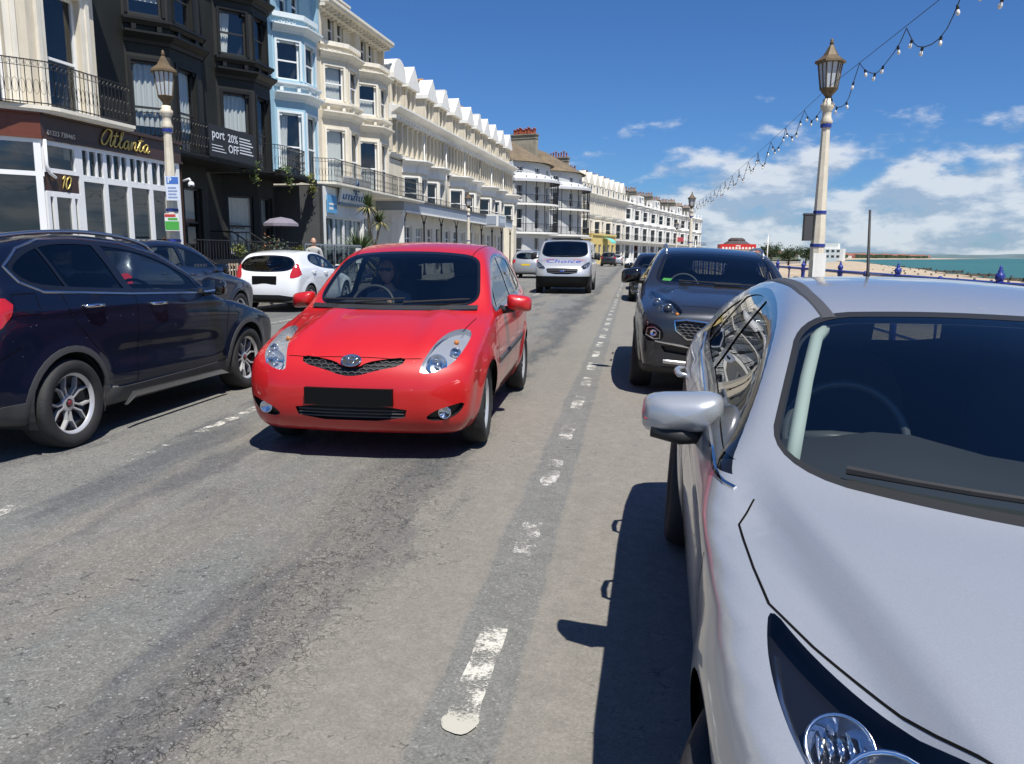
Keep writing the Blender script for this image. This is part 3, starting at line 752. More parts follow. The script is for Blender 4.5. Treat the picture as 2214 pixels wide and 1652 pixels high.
# ------------------------------------------------------------------ the restaurant at the left edge
def build_restaurant():
    u = -17.0; s0 = 9.0
    root = thing('restaurant_building', 'cream restaurant at the left edge, brown shop fascia with gold lettering and a bow-fronted balcony', 'restaurant', street(s0, u), -ANG)
    Y = lambda s: s-s0; X = lambda q: q-u
    mbw = MB(); mbt = MB()
    # upper bay
    pl = [(0.2, Y(12.6)), (X(-14.95), Y(16.35)), (X(-14.95), Y(18.55)), (0.2, Y(19.65))]
    fl = [(4.35, 8.3, 4.45, 7.55), (8.3, 12.5, 9.0, 11.4)]
    for z0, z1, w0, w1 in fl:
        for i in range(3):
            A, B = pl[i], pl[i+1]; d, n, L = dirn(A, B)
            hs = [(L-1.75, L-.50, w0, w1), (L-3.6, L-2.4, w0, w1)] if i == 0 else [(L/2-.60, L/2+.60, w0, w1)] if i == 1 else []
            wall(mbw, A, B, z0, z1, hs, .2)
            for a, b, e, f in hs:
                window(root, A, B, a, b, e, f, 'sash', M_upvc, 'left' if i == 0 else None, depth=.16)
                P = lambda s, z, q: (A[0]+d.x*s+n.x*q, A[1]+d.y*s+n.y*q, z)
                for (q0, q1, g, h) in ((a-.13, a, e, f+.16), (b, b+.13, e, f+.16), (a, b, f, f+.16)): mbt.extrude([P(q0, g, 0), P(q1, g, 0), P(q1, h, 0), P(q0, h, 0)][::-1], (n.x*.05, n.y*.05, 0))
                for q0 in (a-.26, b+.13): mbt.extrude([P(q0, e, 0), P(q0+.12, e, 0), P(q0+.12, f+.05, 0), P(q0, f+.05, 0)][::-1], (n.x*.09, n.y*.09, 0))
    cornice(mbt, pl, 7.95, .34, .3)
    wall(mbw, (0, -2), (0, Y(12.6)), 0, 12.5); wall(mbw, (0.2, Y(19.65)), (0.2, Y(19.75)), 0, 12.5)
    mbw.poly([(0, Y(19.75), 0), (-8, Y(19.75), 0), (-8, Y(19.75), 12.5), (0, Y(19.75), 12.5)])
    mbw.poly([(-8, -2, 12.5), (1.9, -2, 12.5), (1.9, Y(19.75), 12.5), (-8, Y(19.75), 12.5)])
    mbw.build('wall', M_cream, root); mbt.build('cornice', M_ivory, root)
    # shop front
    C = (X(-14.0), Y(15.46)); E = (X(-14.0), Y(20.5)); Lf = (X(-14.0)-2.5, Y(15.46)-2.9); Bk = (0.0, Y(20.5))
    mb = MB()
    wall(mb, C, E, 3.92, 4.42); wall(mb, E, Bk, 0, 4.42); mb.poly([(Lf[0], Lf[1], 4.40), (C[0], C[1], 4.40), (E[0], E[1], 4.40), (Bk[0], Bk[1], 4.40)])
    band(mb, [C, E], 3.86, 3.92, .05); band(mb, [C, E], 4.38, 4.46, .08)
    f = mb.build('fascia', M_fascia, root)
    script_text(root, 'Atlanta', C, E, 1.78, 3.98, .40, M_gold, .03, .022)
    sign_text(root, '01323 730465', C, E, .58, 4.02, .155, mat('pale_letters', (.62,.56,.46), .5), .012, sx=.95)
    mb = MB(); wall(mb, Lf, C, 3.92, 4.42); band(mb, [Lf, C], 3.86, 3.92, .05); band(mb, [Lf, C], 4.38, 4.46, .08)
    d, n, L = dirn(Lf, C)
    mb.extrude([(Lf[0]+d.x*(L-.62), Lf[1]+d.y*(L-.62), 3.92), (Lf[0]+d.x*(L-.60), Lf[1]+d.y*(L-.60), 3.92), (Lf[0]+d.x*(L-.60), Lf[1]+d.y*(L-.60), 4.38), (Lf[0]+d.x*(L-.62), Lf[1]+d.y*(L-.62), 4.38)][::-1], (n.x*.01, n.y*.01, 0))
    mb.build('fascia', M_fascia_lit, root)
    script_text(root, 'Atlanta', Lf, C, 1.05, 3.98, .40, M_gold, .03, .022)
    # glazing bars: long front
    mb = MB(); g = MB(); db = MB()
    def bars(A, B, verts, zs, z0, z1, w=.075, dep=.10):
        d, n, L = dirn(A, B)
        for t in verts: mb.cboxr((A[0]+d.x*t-n.x*dep/2, A[1]+d.y*t-n.y*dep/2, (z0+z1)/2), (w, dep, z1-z0), math.atan2(d.y, d.x))
        for z, hh in zs: mb.cboxr(((A[0]+B[0])/2-n.x*(dep/2+.004), (A[1]+B[1])/2-n.y*(dep/2+.004), z), (L, dep, hh), math.atan2(d.y, d.x))
        P = lambda t, z, q: (A[0]+d.x*t-n.x*q, A[1]+d.y*t-n.y*q, z)
        g.poly([P(0, z0, .06), P(L, z0, .06), P(L, z1, .06), P(0, z1, .06)])
    D0, D1 = (C[0], Y(15.50)), (C[0], Y(16.50))          # door bay
    S0, S1 = (C[0], Y(16.55)), (C[0], Y(20.38))
    L2 = S1[1]-S0[1]
    bars(S0, S1, [.04, .86, 1.72, 2.58, 3.30, L2-.05], [(.55, .12), (3.12, .15), (3.82, .10)], .5, 3.88, .13)
    bars(S0, S1, [.04+(.86-.04)*k/3 for k in (1, 2)] + [.86+.86*k/3 for k in (1, 2)] + [1.72+.86*k/3 for k in (1, 2)] + [2.58+.72*k/2 for k in (1,)], [], 3.16, 3.82, .05, .09)
    bars(D0, D1, [.03, .97], [(3.20, .10), (3.80, .10)], 3.15, 3.85, .10)
    bars(D0, D1, [.03, .22, .78, .97], [(2.68, .12), (.32, .14), (.95, .06)], .2, 2.72, .09)
    bars(Lf, C, [L-.10, L-1.45, L-2.7], [(3.10, .10), (.55, .12), (3.82, .10)], .5, 3.88, .14)
    mb.build('shop_window', M_upvc, root); g.build('shop_glass', glass('shop_glass', (.42,.48,.47), ior=1.5, refl=1.5), root)
    pn = MB(); pn.cboxr((C[0]-.05, Y(16.0), 2.95), (.96, .08, .42), math.pi/2); pn.build('door_panel', M_fascia, root)
    script_text(root, '10', D0, D1, .40, 2.82, .28, M_gold, .015, .018)
    st = MB(); wall(st, C, E, 0, .5); wall(st, Lf, C, 0, .5); st.box((C[0]-1.2, Y(15.5), 0), (C[0]+.35, Y(16.5), .17)); st.build('stall_riser', M_wtrim, root)
    # blinds and shelves seen dimly behind the glass
    bl = MB()
    for k in range(9): z = 1.0+.23*k; bl.poly([(C[0]-.55, Y(16.6), z), (C[0]-.55, Y(20.2), z), (C[0]-.55, Y(20.2), z+.19), (C[0]-.55, Y(16.6), z+.19)])
    bl.box((C[0]-3, Y(12.5), .3), (C[0]-2.9, Y(20.3), 3.9)); bl.build('blind', mat('shop_blind', (.16,.16,.15), .9), root)
    nb = MB(); nb.cboxr((C[0]-.02, Y(16.78), 1.75), (.22, .02, .16), math.pi/2); nb.build('notice', M_wtrim, root)
    pp = MB(); pp.smooth = True; pp.tube([(C[0]+.06, C[1]+.02, 3.85), (C[0]+.06, C[1]+.02, 3.3), (C[0]+.08, C[1]+.08, 3.12), (C[0]+.05, C[1]+.25, 3.05), (C[0]+.02, C[1]+.3, 3.05)], .035, 8); pp.build('drain_pipe', M_upvc, root)
    # balcony above the shop
    bpl = [(X(-13.75)-2.6, Y(15.55)-3.1), (X(-13.75)-.05, Y(15.55)), (X(-13.75), Y(15.75)), (X(-13.75), Y(18.25))]
    balcony(root, bpl, 4.56, 1.6, M_ivory, h=.95)
    return root

def build_black_hotel():
    s0, s1, u = 19.75, 31.4, -17.2
    root = bay_house('hotel_building', 'black painted hotel with two tall canted bays and iron balconies', s0, s1, [(22.6,23.6,25.3,26.3), (27.6,28.75,29.95,31.0)], M_black, M_blackt, M_darkfr, ['swag','swag','left','swag','left',None], u=u, top=14.6, cat='hotel')
    Y = lambda s: s-s0; X = lambda q: q-u
    pl = [(.05, Y(19.9)), (X(-14.9), Y(21.2)), (X(-14.8), Y(22.5)), (X(-14.7), Y(25.6)), (X(-15.6), Y(26.6))]
    balcony(root, pl, 4.42, 0.0, M_blackt, h=.98, label=None)
    pl = [(X(-15.8), Y(26.9)), (X(-14.9), Y(27.9)), (X(-14.8), Y(28.6)), (X(-14.85), Y(30.0)), (X(-15.9), Y(31.3))]
    balcony(root, pl, 4.42, 0.0, M_blackt, h=.98)
    # ground floor: bays carried down, door and windows in deep shade
    for b in [(22.6,23.6,25.3,26.3), (27.6,28.75,29.95,31.0)]:
        mb = MB(); q = [(0, Y(b[0])), (.9, Y(b[1])), (.9, Y(b[2])), (0, Y(b[3]))]
        for i in range(3):
            A, B = q[i], q[i+1]; d, n, L = dirn(A, B); w = min(1.0, L-.3)
            wall(mb, A, B, 0, 4.36, [(L/2-w/2, L/2+w/2, 1.25, 3.55)]); window(root, A, B, L/2-w/2, L/2+w/2, 1.25, 3.55, 'sash', M_darkfr, 'blind' if i == 1 else 'net')
        mb.build('ground_floor_wall', M_black, root)
    # entrance steps with handrails between the bays
    mb = MB()
    for k in range(6): mb.box((0, Y(26.4), 0), (2.9-.33*k, Y(27.6), .19*(k+1)))
    mb.build('entrance_steps', M_step, root); mb = MB()
    for k in range(6): mb.box((0, Y(20.6), 0), (2.9-.33*k, Y(22.3), .19*(k+1)))
    mb.build('entrance_steps', M_step, root)
    for y in (20.6, 22.35, 26.4, 27.6):
        mb = MB(); mb.tube([(3.0, Y(y), 1.0), (1.1, Y(y), 2.15), (.1, Y(y), 2.15)], .024, 6)
        for k in range(9): x = 3.0-.34*k; zt = min(2.15, 1.0+(3.0-x)*.605); mb.box((x-.01, Y(y)-.01, max(0, zt-1.0)), (x+.01, Y(y)+.01, zt))
        mb.build('stair_rail', M_iron, root)
    return root

def build_blue_house():
    s0, s1, u = 31.4, 35.95, -17.2
    root = bay_house('blue_house', 'pale blue house with white trim between the black hotel and the cream one', s0, s1, [(31.95,33.0,34.25,35.3)], M_blue, M_btrim, M_upvc, ['left',None,None,None,None], u=u, top=14.4, base=4.3)
    Y = lambda s: s-s0; X = lambda q: q-u
    # ground floor shop built out to the pavement: dark flank wall, white front
    mb = MB(); f = X(-14.9)
    mb.poly([(0, 0, 0), (f, 0, 0), (f, 0, 4.2), (0, 0, 4.2)]); mb.box((f-.12, 0, 0), (f, .12, 4.2))
    mb.build('flank_wall', mat('charcoal_render', (.075,.077,.08), .8, var=.15, vscale=1), root)
    W = s1-s0
    mb = MB(); wall(mb, (f, .12), (f, W), 0, 4.2, [(.25, W-.3, .8, 2.95)]); mb.poly([(f, W, 0), (0, W, 0), (0, W, 4.2), (f, W, 4.2)]); mb.build('shop_wall', M_wtrim, root)
    for i in range(4):
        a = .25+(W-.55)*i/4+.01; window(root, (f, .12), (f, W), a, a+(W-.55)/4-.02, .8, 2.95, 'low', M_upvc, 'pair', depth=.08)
    pl = [(X(-15.3), Y(31.5)), (X(-14.5), Y(32.0)), (X(-14.45), Y(35.9))]
    balcony(root, pl, 4.38, 0.0, M_ivory, h=.98)
    # hanging sign of the shop: white board, blue emblem and a row of strokes; too small in the photograph to read
    sg = thing('shop_sign', 'white shop sign board with a blue triangle emblem above the palm plants', 'sign', street(32.9, -14.75, 3.0), -ANG)
    mb = MB(); mb.extrude([(0,0,.62), (0,3.1,.62), (0.22,3.1,1.75), (0.22,0,1.75)], (-.10,0,0)); mb.build('board', M_wtrim, sg)
    mb = MB(); q = Vector((.02, 0, .10)).normalized()
    def on(y, z): return Vector((.022+.22*(z-.62)/1.13, y, z))
    def stroke(a, b, r=.025): mb.tube([on(*a), on(*b)], r, 4)
    stroke((1.25,1.18),(1.55,1.66)); stroke((1.55,1.66),(1.85,1.18)); stroke((1.25,1.18),(1.85,1.18)); stroke((1.40,1.10),(1.75,1.06)); stroke((1.55,1.50),(1.55,1.00))
    for k in range(10): y = .25+.29*k; stroke((y,.76),(y,.98),.03); stroke((y,.98 if k % 2 else .87),(y+.14,.98 if k % 3 else .76),.02)
    mb.build('emblem', mat('sign_blue', (.05,.14,.32), .5), sg)
    mb = MB(); mb.extrude([(.0,0,.50), (.0,3.1,.50), (.02,3.1,.60), (.02,0,.60)], (-.08,0,0)); mb.build('sign_foot', mat('sign_slate_blue', (.16,.26,.36), .5), sg)
    s2 = thing('small_sign', 'small blue panel left of the white shop sign', 'sign', street(31.75, -14.83, 3.1), -ANG)
    mb = MB(); mb.box((0,0,0), (.05,.9,.75)); mb.build('panel', mat('sign_sky_blue', (.10,.33,.58), .5), s2)
    mb = MB(); mb.box((.051,.12,.14), (.056,.5,.24)); mb.box((.051,.12,.34), (.056,.7,.42)); mb.build('strokes', M_wtrim, s2)
    return root

def build_cream_hotel():
    s0, s1, u = 35.95, 44.3, -17.2
    root = bay_house('cream_house', 'tall cream house with two canted bays, deep bracketed eaves and balcony', s0, s1, [(36.5,37.7,39.1,40.2), (40.8,41.75,43.2,44.2)], M_cream, M_ivory, M_upvc, ['net','half','net','net','half','net'], u=u, top=13.0)
    Y = lambda s: s-s0; X = lambda q: q-u
    for a, b in ((36.0, 39.9), (40.0, 44.2)):
        pl = [(X(-14.9), Y(a)), (X(-14.6), Y(a+.3)), (X(-14.6), Y(b))]
        balcony(root, pl, 4.38, 0.0, M_ivory, h=.98)
    mb = MB(); wall(mb, (X(-16.6), 0), (X(-16.6), s1-s0), 0, 4.25, [(1, 2.4, .9, 3.3), (4, 5.4, .9, 3.3)]); mb.build('ground_floor_wall', M_wtrim, root)
    for a in (1, 4): window(root, (X(-16.6), 0), (X(-16.6), s1-s0), a, a+1.4, .9, 3.3, 'french', M_upvc, 'pair')
    chimney(root, -2.2, s1-s0-1.3, 13.2, 15.0, 1.0, 1.9, 4, M_pot, M_ivory)
    return root

# ------------------------------------------------------------------ the gabled terrace with the canopy
def gable(parent, y, z0, kind, m, w=1.75):
    """dormer front on the eaves: two pilasters, arched lights, thick white coping with its own outline"""
    mb = MB(); hw = w/2; D = .55
    zt = z0+1.45
    mb.box((-1.6, y-hw, z0), (-.02, y-hw+.02, zt)); mb.box((-1.6, y+hw-.02, z0), (-.02, y+hw, zt))
    wall(mb, (0, y-hw), (0, y+hw), z0, zt, [(hw-.55, hw-.08, z0+.25, z0+1.25), (hw+.08, hw+.55, z0+.25, z0+1.25)], .25)
    for q in (-hw+.1, 0, hw-.1): mb.box((.002, y+q-.10, z0), (.10, y+q+.10, zt)); mb.box((.0, y+q-.14, zt-.14), (.14, y+q+.14, zt-.002))
    rm = mb.build('gable_front', m, parent)
    gm = MB(); gm.poly([(-.24, y-.6, z0+.2), (-.24, y+.6, z0+.2), (-.24, y+.6, z0+1.3), (-.24, y-.6, z0+1.3)]); gm.build('gable_window', mat('dark_pane', (.05,.055,.06), .1, coat=.5), rm)
    if kind == 'tri': o = [(-hw-.2, 0), (-hw-.2, .22), (0, 1.35), (hw+.2, .22), (hw+.2, 0)]
    elif kind == 'arch': o = [(-hw-.15, 0), (-hw-.15, .25)] + [((hw+.15)*math.cos(a), .25+.95*math.sin(a)) for a in [math.pi*(1-t/10) for t in range(1, 10)]] + [(hw+.15, .25), (hw+.15, 0)]
    else: o = [(-hw-.15, 0), (-hw-.15, .28), (-hw*.95, .30), (-hw*.72, .72), (-hw*.42, 1.02), (-.22, 1.06), (-.22, 1.28), (.22, 1.28), (.22, 1.06), (hw*.42, 1.02), (hw*.72, .72), (hw*.95, .30), (hw+.15, .28), (hw+.15, 0)]
    cm = MB(); cm.extrude([(-D, y+a, zt+b) for a, b in o][::-1], (D+.34, 0, 0))
    cm.build('gable_coping', M_wtrim, rm)
    return rm

def terrace_house(s0, s1, bay, gables, label, cm=None, u=-16.8):
    root = thing('terraced_house', label, 'house', street(s0, u), -ANG, 'cream gabled houses of the middle terrace')
    m = M_cream; W = s1-s0; Y = lambda s: s-s0
    mbw = MB(); mbt = MB(); p = .9
    b = [Y(q) for q in bay]; pl = [(0, b[0]), (p, b[1]), (p, b[2]), (0, b[3])]
    wall(mbw, (0, 0), (0, b[0]), 0, 6.9) if b[0] > .05 else None
    wall(mbw, (0, b[3]), (0, W), 0, 6.9) if W-b[3] > .05 else None
    if W-b[3] > 1.2: mbt.box((0, b[3]+.35, 3.4), (.04, b[3]+.37, 3.5))
    bay_storeys(mbw, mbt, root, b, p, [(0, 6.45, 4.15, 6.0)], (.95, 1.0), M_upvc, [None, 'net', None])
    band(mbt, pl, 6.28, 6.62, .08); cornice(mbt, pl, 6.62, .42, .42)
    mbt.poly([(*pl[0], 7.0), (*pl[1], 7.0), (*pl[2], 7.0), (*pl[3], 7.0)])
    full = [(0, 0), (0, W)]
    wall(mbw, (0, b[0]), (0, b[3]), 6.9, 6.95)
    # second floor: pairs of narrow windows between pilasters
    n = 6; hs = []
    for i in range(n):
        c = W*(i+.5)/n
        if i % 3 == 1 or i % 3 == 0 or True: hs.append((c-.25, c+.25, 7.50, 9.0))
    wall(mbw, (0, 0), (0, W), 6.95, 9.75, hs, .30)
    for h in hs[0:n]: window(root, (0, 0), (0, W), *h, 'thin', M_upvc, None, depth=.26)
    for i in range(n+1):
        y = min(W-.10, max(.10, W*i/n)); mbw.box((.002, y-.10, 7.3), (.20, y+.10, 9.10)); mbw.box((.002, y-.13, 8.98), (.25, y+.13, 9.099))
    band(mbt, full, 7.02, 7.22, .20, .08); 
    cornice(mbt, full, 9.28, .52, .72); 
    for i in range(int(W/.5)+1):
        y = min(W-.06, .06+.5*i); mbt.box((0, y-.06, 9.10), (.50, y+.06, 9.28))
    band(mbt, full, 9.80, 9.92, .30)
    mbw.poly([(0, 0, 0), (-9, 0, 0), (-9, 0, 9.8), (0, 0, 9.8)]); mbw.poly([(0, W, 0), (0, W, 9.8), (-9, W, 9.8), (-9, W, 0)])
    mbw.build('wall', m, root); mbt.build('cornice', M_wtrim, root)
    dp = MB(); dp.smooth = True; dp.tube([(.32, W-.02, 4.4), (.32, W-.02, 9.0)], .045, 6); dp.build('downpipe', M_stack if int(s0) % 2 else M_wtrim, root)
    mr = MB(); mr.poly([(-.05, 0, 9.85), (-.05, W, 9.85), (-3.6, W, 12.2), (-3.6, 0, 12.2)]); mr.poly([(-9, 0, 9.8), (-3.6, 0, 12.2), (-3.6, W, 12.2), (-9, W, 9.8)]); mr.build('roof', M_slate, root)
    for s, k in gables: gable(root, Y(s), 9.93, k, m)
    if cm: chimney(root, -2.0, Y(cm), 10.6, 12.75, 1.0, 1.5, 3, M_pot, M_ivory)
    return root

def build_terrace():
    H = [(44.35,50.05,(46.6,47.55,48.8,49.8),[(45.6,'arch'),(48.2,'tri')],'first gabled cream house beside the tall cream house, with the round-topped gable',46.4),
         (50.05,54.95,(50.4,51.35,52.6,53.6),[(51.9,'tri'),(54.9,'shape')],'second gabled cream house, sharing the stepped gable over its right edge',None),
         (54.95,59.9,(56.6,57.5,58.8,59.8),[(58.2,'tri')],'third gabled cream house, with red-orange chimney pots above it',55.6),
         (59.9,64.65,(60.1,61.0,62.2,63.2),[(61.7,'tri'),(64.5,'shape')],'fourth gabled cream house above the far part of the grey canopy',None),
         (64.65,68.75,(65.4,66.3,67.6,68.6),[(67.2,'tri')],'fifth gabled cream house behind the second street lamp',66.2),
         (68.75,73.4,(69.0,69.9,71.1,72.1),[(70.2,'tri'),(73.2,'shape')],'sixth gabled cream house, last but one before the side street',None),
         (73.4,78.3,(74.7,75.6,76.9,77.9),[(76.2,'tri')],'last gabled cream house at the side street corner',None)]
    for s0, s1, b, g, lb, ch in H: terrace_house(s0, s1, b, g, lb, ch)
    # glazed canopy front along the ground floor
    s0 = 41.9; u = -15.0
    root = thing('hotel_canopy', 'long grey canopy on iron columns below the gabled terrace, with a white end wall', 'canopy', street(s0, u), -ANG)
    L = 70.5-s0
    mb = MB(); mb.box((-2.4, -.12, 0), (0, 0, 3.5)); mb.box((-2.5, -.2, 3.45), (.02, .02, 3.75)); mb.build('end_wall', M_wtrim, root)
    mf = mat('grey_blue_fascia', (.30,.34,.40), .5, var=.08, vscale=1)
    mb = MB(); mb.box((-2.4, -.14, 3.76), (.05, 18.6, 4.32)); mb.box((-2.4, 21.6, 3.76), (.05, L, 4.32)); mb.build('fascia', mf, root)
    mb = MB(); mb.box((-2.45, -.2, 4.33), (.12, L+.05, 4.42)); mb.build('canopy_roof', M_slate, root)
    mb = MB(); mb.box((.02, .05, 3.66), (.10, 18.6, 3.76)); mb.box((.02, 21.6, 3.66), (.10, L, 3.76)); mb.build('white_edge', M_wtrim, root)
    mb = MB(); mb.box((-1.0, 18.6, 3.55), (1.0, 21.6, 4.45)); mb.build('entrance_porch', M_wtrim, root)
    mb = MB(); mb.box((1.0, 18.9, 3.65), (1.03, 21.3, 4.38)); mb.box((-.2, 18.55, 3.7), (.9, 18.6, 4.35)); mb.build('entrance_sign', mf, root)
    mb = MB()
    for k in range(3): mb.box((1.031, 19.3+.62*k, 3.85), (1.036, 19.75+.62*k, 4.18))
    mb.build('sign_strokes', mat('dim_letters', (.55,.60,.66), .5), root)
    for i in range(9):
        y = .25+(L-.5)*i/8; mb = MB(); mb.smooth = True
        mb.lathe([(.11,.1),(.085,.25),(.06,.4),(.055,3.1),(.09,3.2),(.10,3.3)], (-.1, y, 0), (0,0,1), 8)
        for sg in (-1, 1): mb.tube([(-.1, y, 3.0), (-.1, y+.16*sg, 3.35), (-.1, y+.46*sg, 3.62)], .03, 5)
        mb.build('column', M_iron, root)
    r = MB(); railing(r, [(.0, -.1), (.0, L)], 4.42, 4.75, step=.25, pattern=False, rail=.02); r.build('canopy_railing', M_iron, root)
    # ground floor behind the canopy
    g = MB(); A, B = (-.82, 0), (-.82, L); hs = []; k = int(L/2.0)
    for i in range(k):
        a = .35+i*(L-.4)/k; hs.append((a, a+1.25, .35 if i % 3 == 1 else .75, 3.0))
    wall(g, A, B, 0, 3.76, hs, .18); g.build('ground_floor_wall', M_ivory, root)
    for i, h in enumerate(hs): window(root, A, B, *h, 'french', M_upvc if i % 4 else M_darkfr, None if i % 4 else None)

# ------------------------------------------------------------------ far corner house and the far terrace, turned with the bend
A2 = R(15.9)
def far_frame(t, q): return Vector((-14.0+.0, 91.0, 0)) + Vector((math.sin(A2), math.cos(A2), 0))*t + Vector((math.cos(A2), -math.sin(A2), 0))*q
def build_corner_house():
    root = thing('corner_house', 'pale grey corner house with two bowed verandas and a lichen-orange roof', 'house', far_frame(0, 0), -A2)
    mbw = MB(); mbt = MB(); L = 23.0
    def bow(y0, y1, d, n=8): 
        return [(d*math.sin(math.pi*i/n)**.75, y0+(y1-y0)*i/n) for i in range(n+1)]
    bows = [(.6, 10.6), (12.0, 22.4)]
    M_g = mat('pale_grey_render', (.52,.53,.53), .85, var=.08, vscale=.5)
    wall(mbw, (-10, 0), (0, 0), 0, 11.9); 
    for lv, (z0, z1) in enumerate(((0, 3.9), (3.9, 7.2), (7.2, 9.9), (9.9, 12.0))):
        prev = 0.0
        for y0, y1 in bows:
            pl = bow(y0, y1, 1.9)
            wall(mbw, (0, prev), (0, y0), z0, z1); prev = y1
            for i in range(8):
                A, B = pl[i], pl[i+1]; d, n, W = dirn(A, B)
                if i % 2 == 0 and W > .9:
                    h = (W/2-.42, W/2+.42, z0+(.5 if lv else .6), z1-.55); wall(mbw, A, B, z0, z1, [h]); window(root, A, B, *h, 'sash2' if lv == 3 else 'thin', M_upvc, None, room=True)
                else: wall(mbw, A, B, z0, z1)
        wall(mbw, (0, prev), (0, L), z0, z1)
    mbw.poly([(0, L, 0), (-10, L, 0), (-10, L, 12), (0, L, 12)][::-1])
    mbw.build('wall', M_g, root)
    for z, drp in ((4.0, 0), (7.3, 0)):
        for y0, y1 in bows:
            ob = MB(); pl = bow(y0-.4, y1+.4, 3.3, 10); pts = pl; ob.prism(pts, z-.22, z); o = ob.build('veranda', M_wtrim, root)
            r = MB(); railing(r, offset_line(pl, -.08), z, z+.95, step=.16, pattern=False, r=.018, rail=.045)
            for i in range(1, 10): r.tube([(pl[i][0]-.1, pl[i][1], z), (pl[i][0]-.1, pl[i][1], z+3.1)], .05, 5)
            r.build('veranda_railing', M_iron, o)
    for y0, y1 in bows:       # swept metal roof of the top veranda
        ob = MB(); a = bow(y0-.5, y1+.5, 3.5, 10); b = bow(y0+.1, y1-.1, 1.95, 10)
        A = [ob.V((*p, 9.75)) for p in a]; C = [ob.V((*p, 10.05)) for p in a]; B = [ob.V((*p, 10.75)) for p in b]
        for i in range(10): ob.F((A[i], A[i+1], C[i+1], C[i])); ob.F((C[i], C[i+1], B[i+1], B[i]))
        ob.build('veranda_roof', mat('zinc_roof', (.52,.53,.54), .6, var=.1, vscale=1), root)
    mr = MB(); e = 12.0
    for y0, y1 in bows:
        pl = bow(y0-.5, y1+.5, 2.5, 8); m = (y0+y1)/2; ap = [(-3.5, m-1.5, 15.2), (-3.5, m+1.5, 15.2)]
        for i in range(8):
            q = ap[0] if i < 4 else ap[1]
            mr.poly([(*pl[i], e), (*pl[i+1], e), q])
        mr.poly([(*pl[4], e), ap[1], ap[0]])
        mr.poly([(0, y0-.5, e), ap[0], (-9, y0-.5, e)]); mr.poly([(0, y1+.5, e), (-9, y1+.5, e), ap[1]]); mr.poly([ap[0], ap[1], (-9, y1+.5, e), (-9, y0-.5, e)])
    mr.poly([(0, 0, e-.02), (0, L, e-.02), (-9, L, e-.02), (-9, 0, e-.02)])
    mr.build('roof', M_tile, root)
    chimney(root, -6.0, .4, 12, 17.4, .8, .8, 1, M_potred); chimney(root, -3.2, 10.8, 12, 16.3, 3.4, .8, 8, M_potred); chimney(root, -3.2, 22.8, 12, 14.8, 3.0, .7, 7, M_potred)

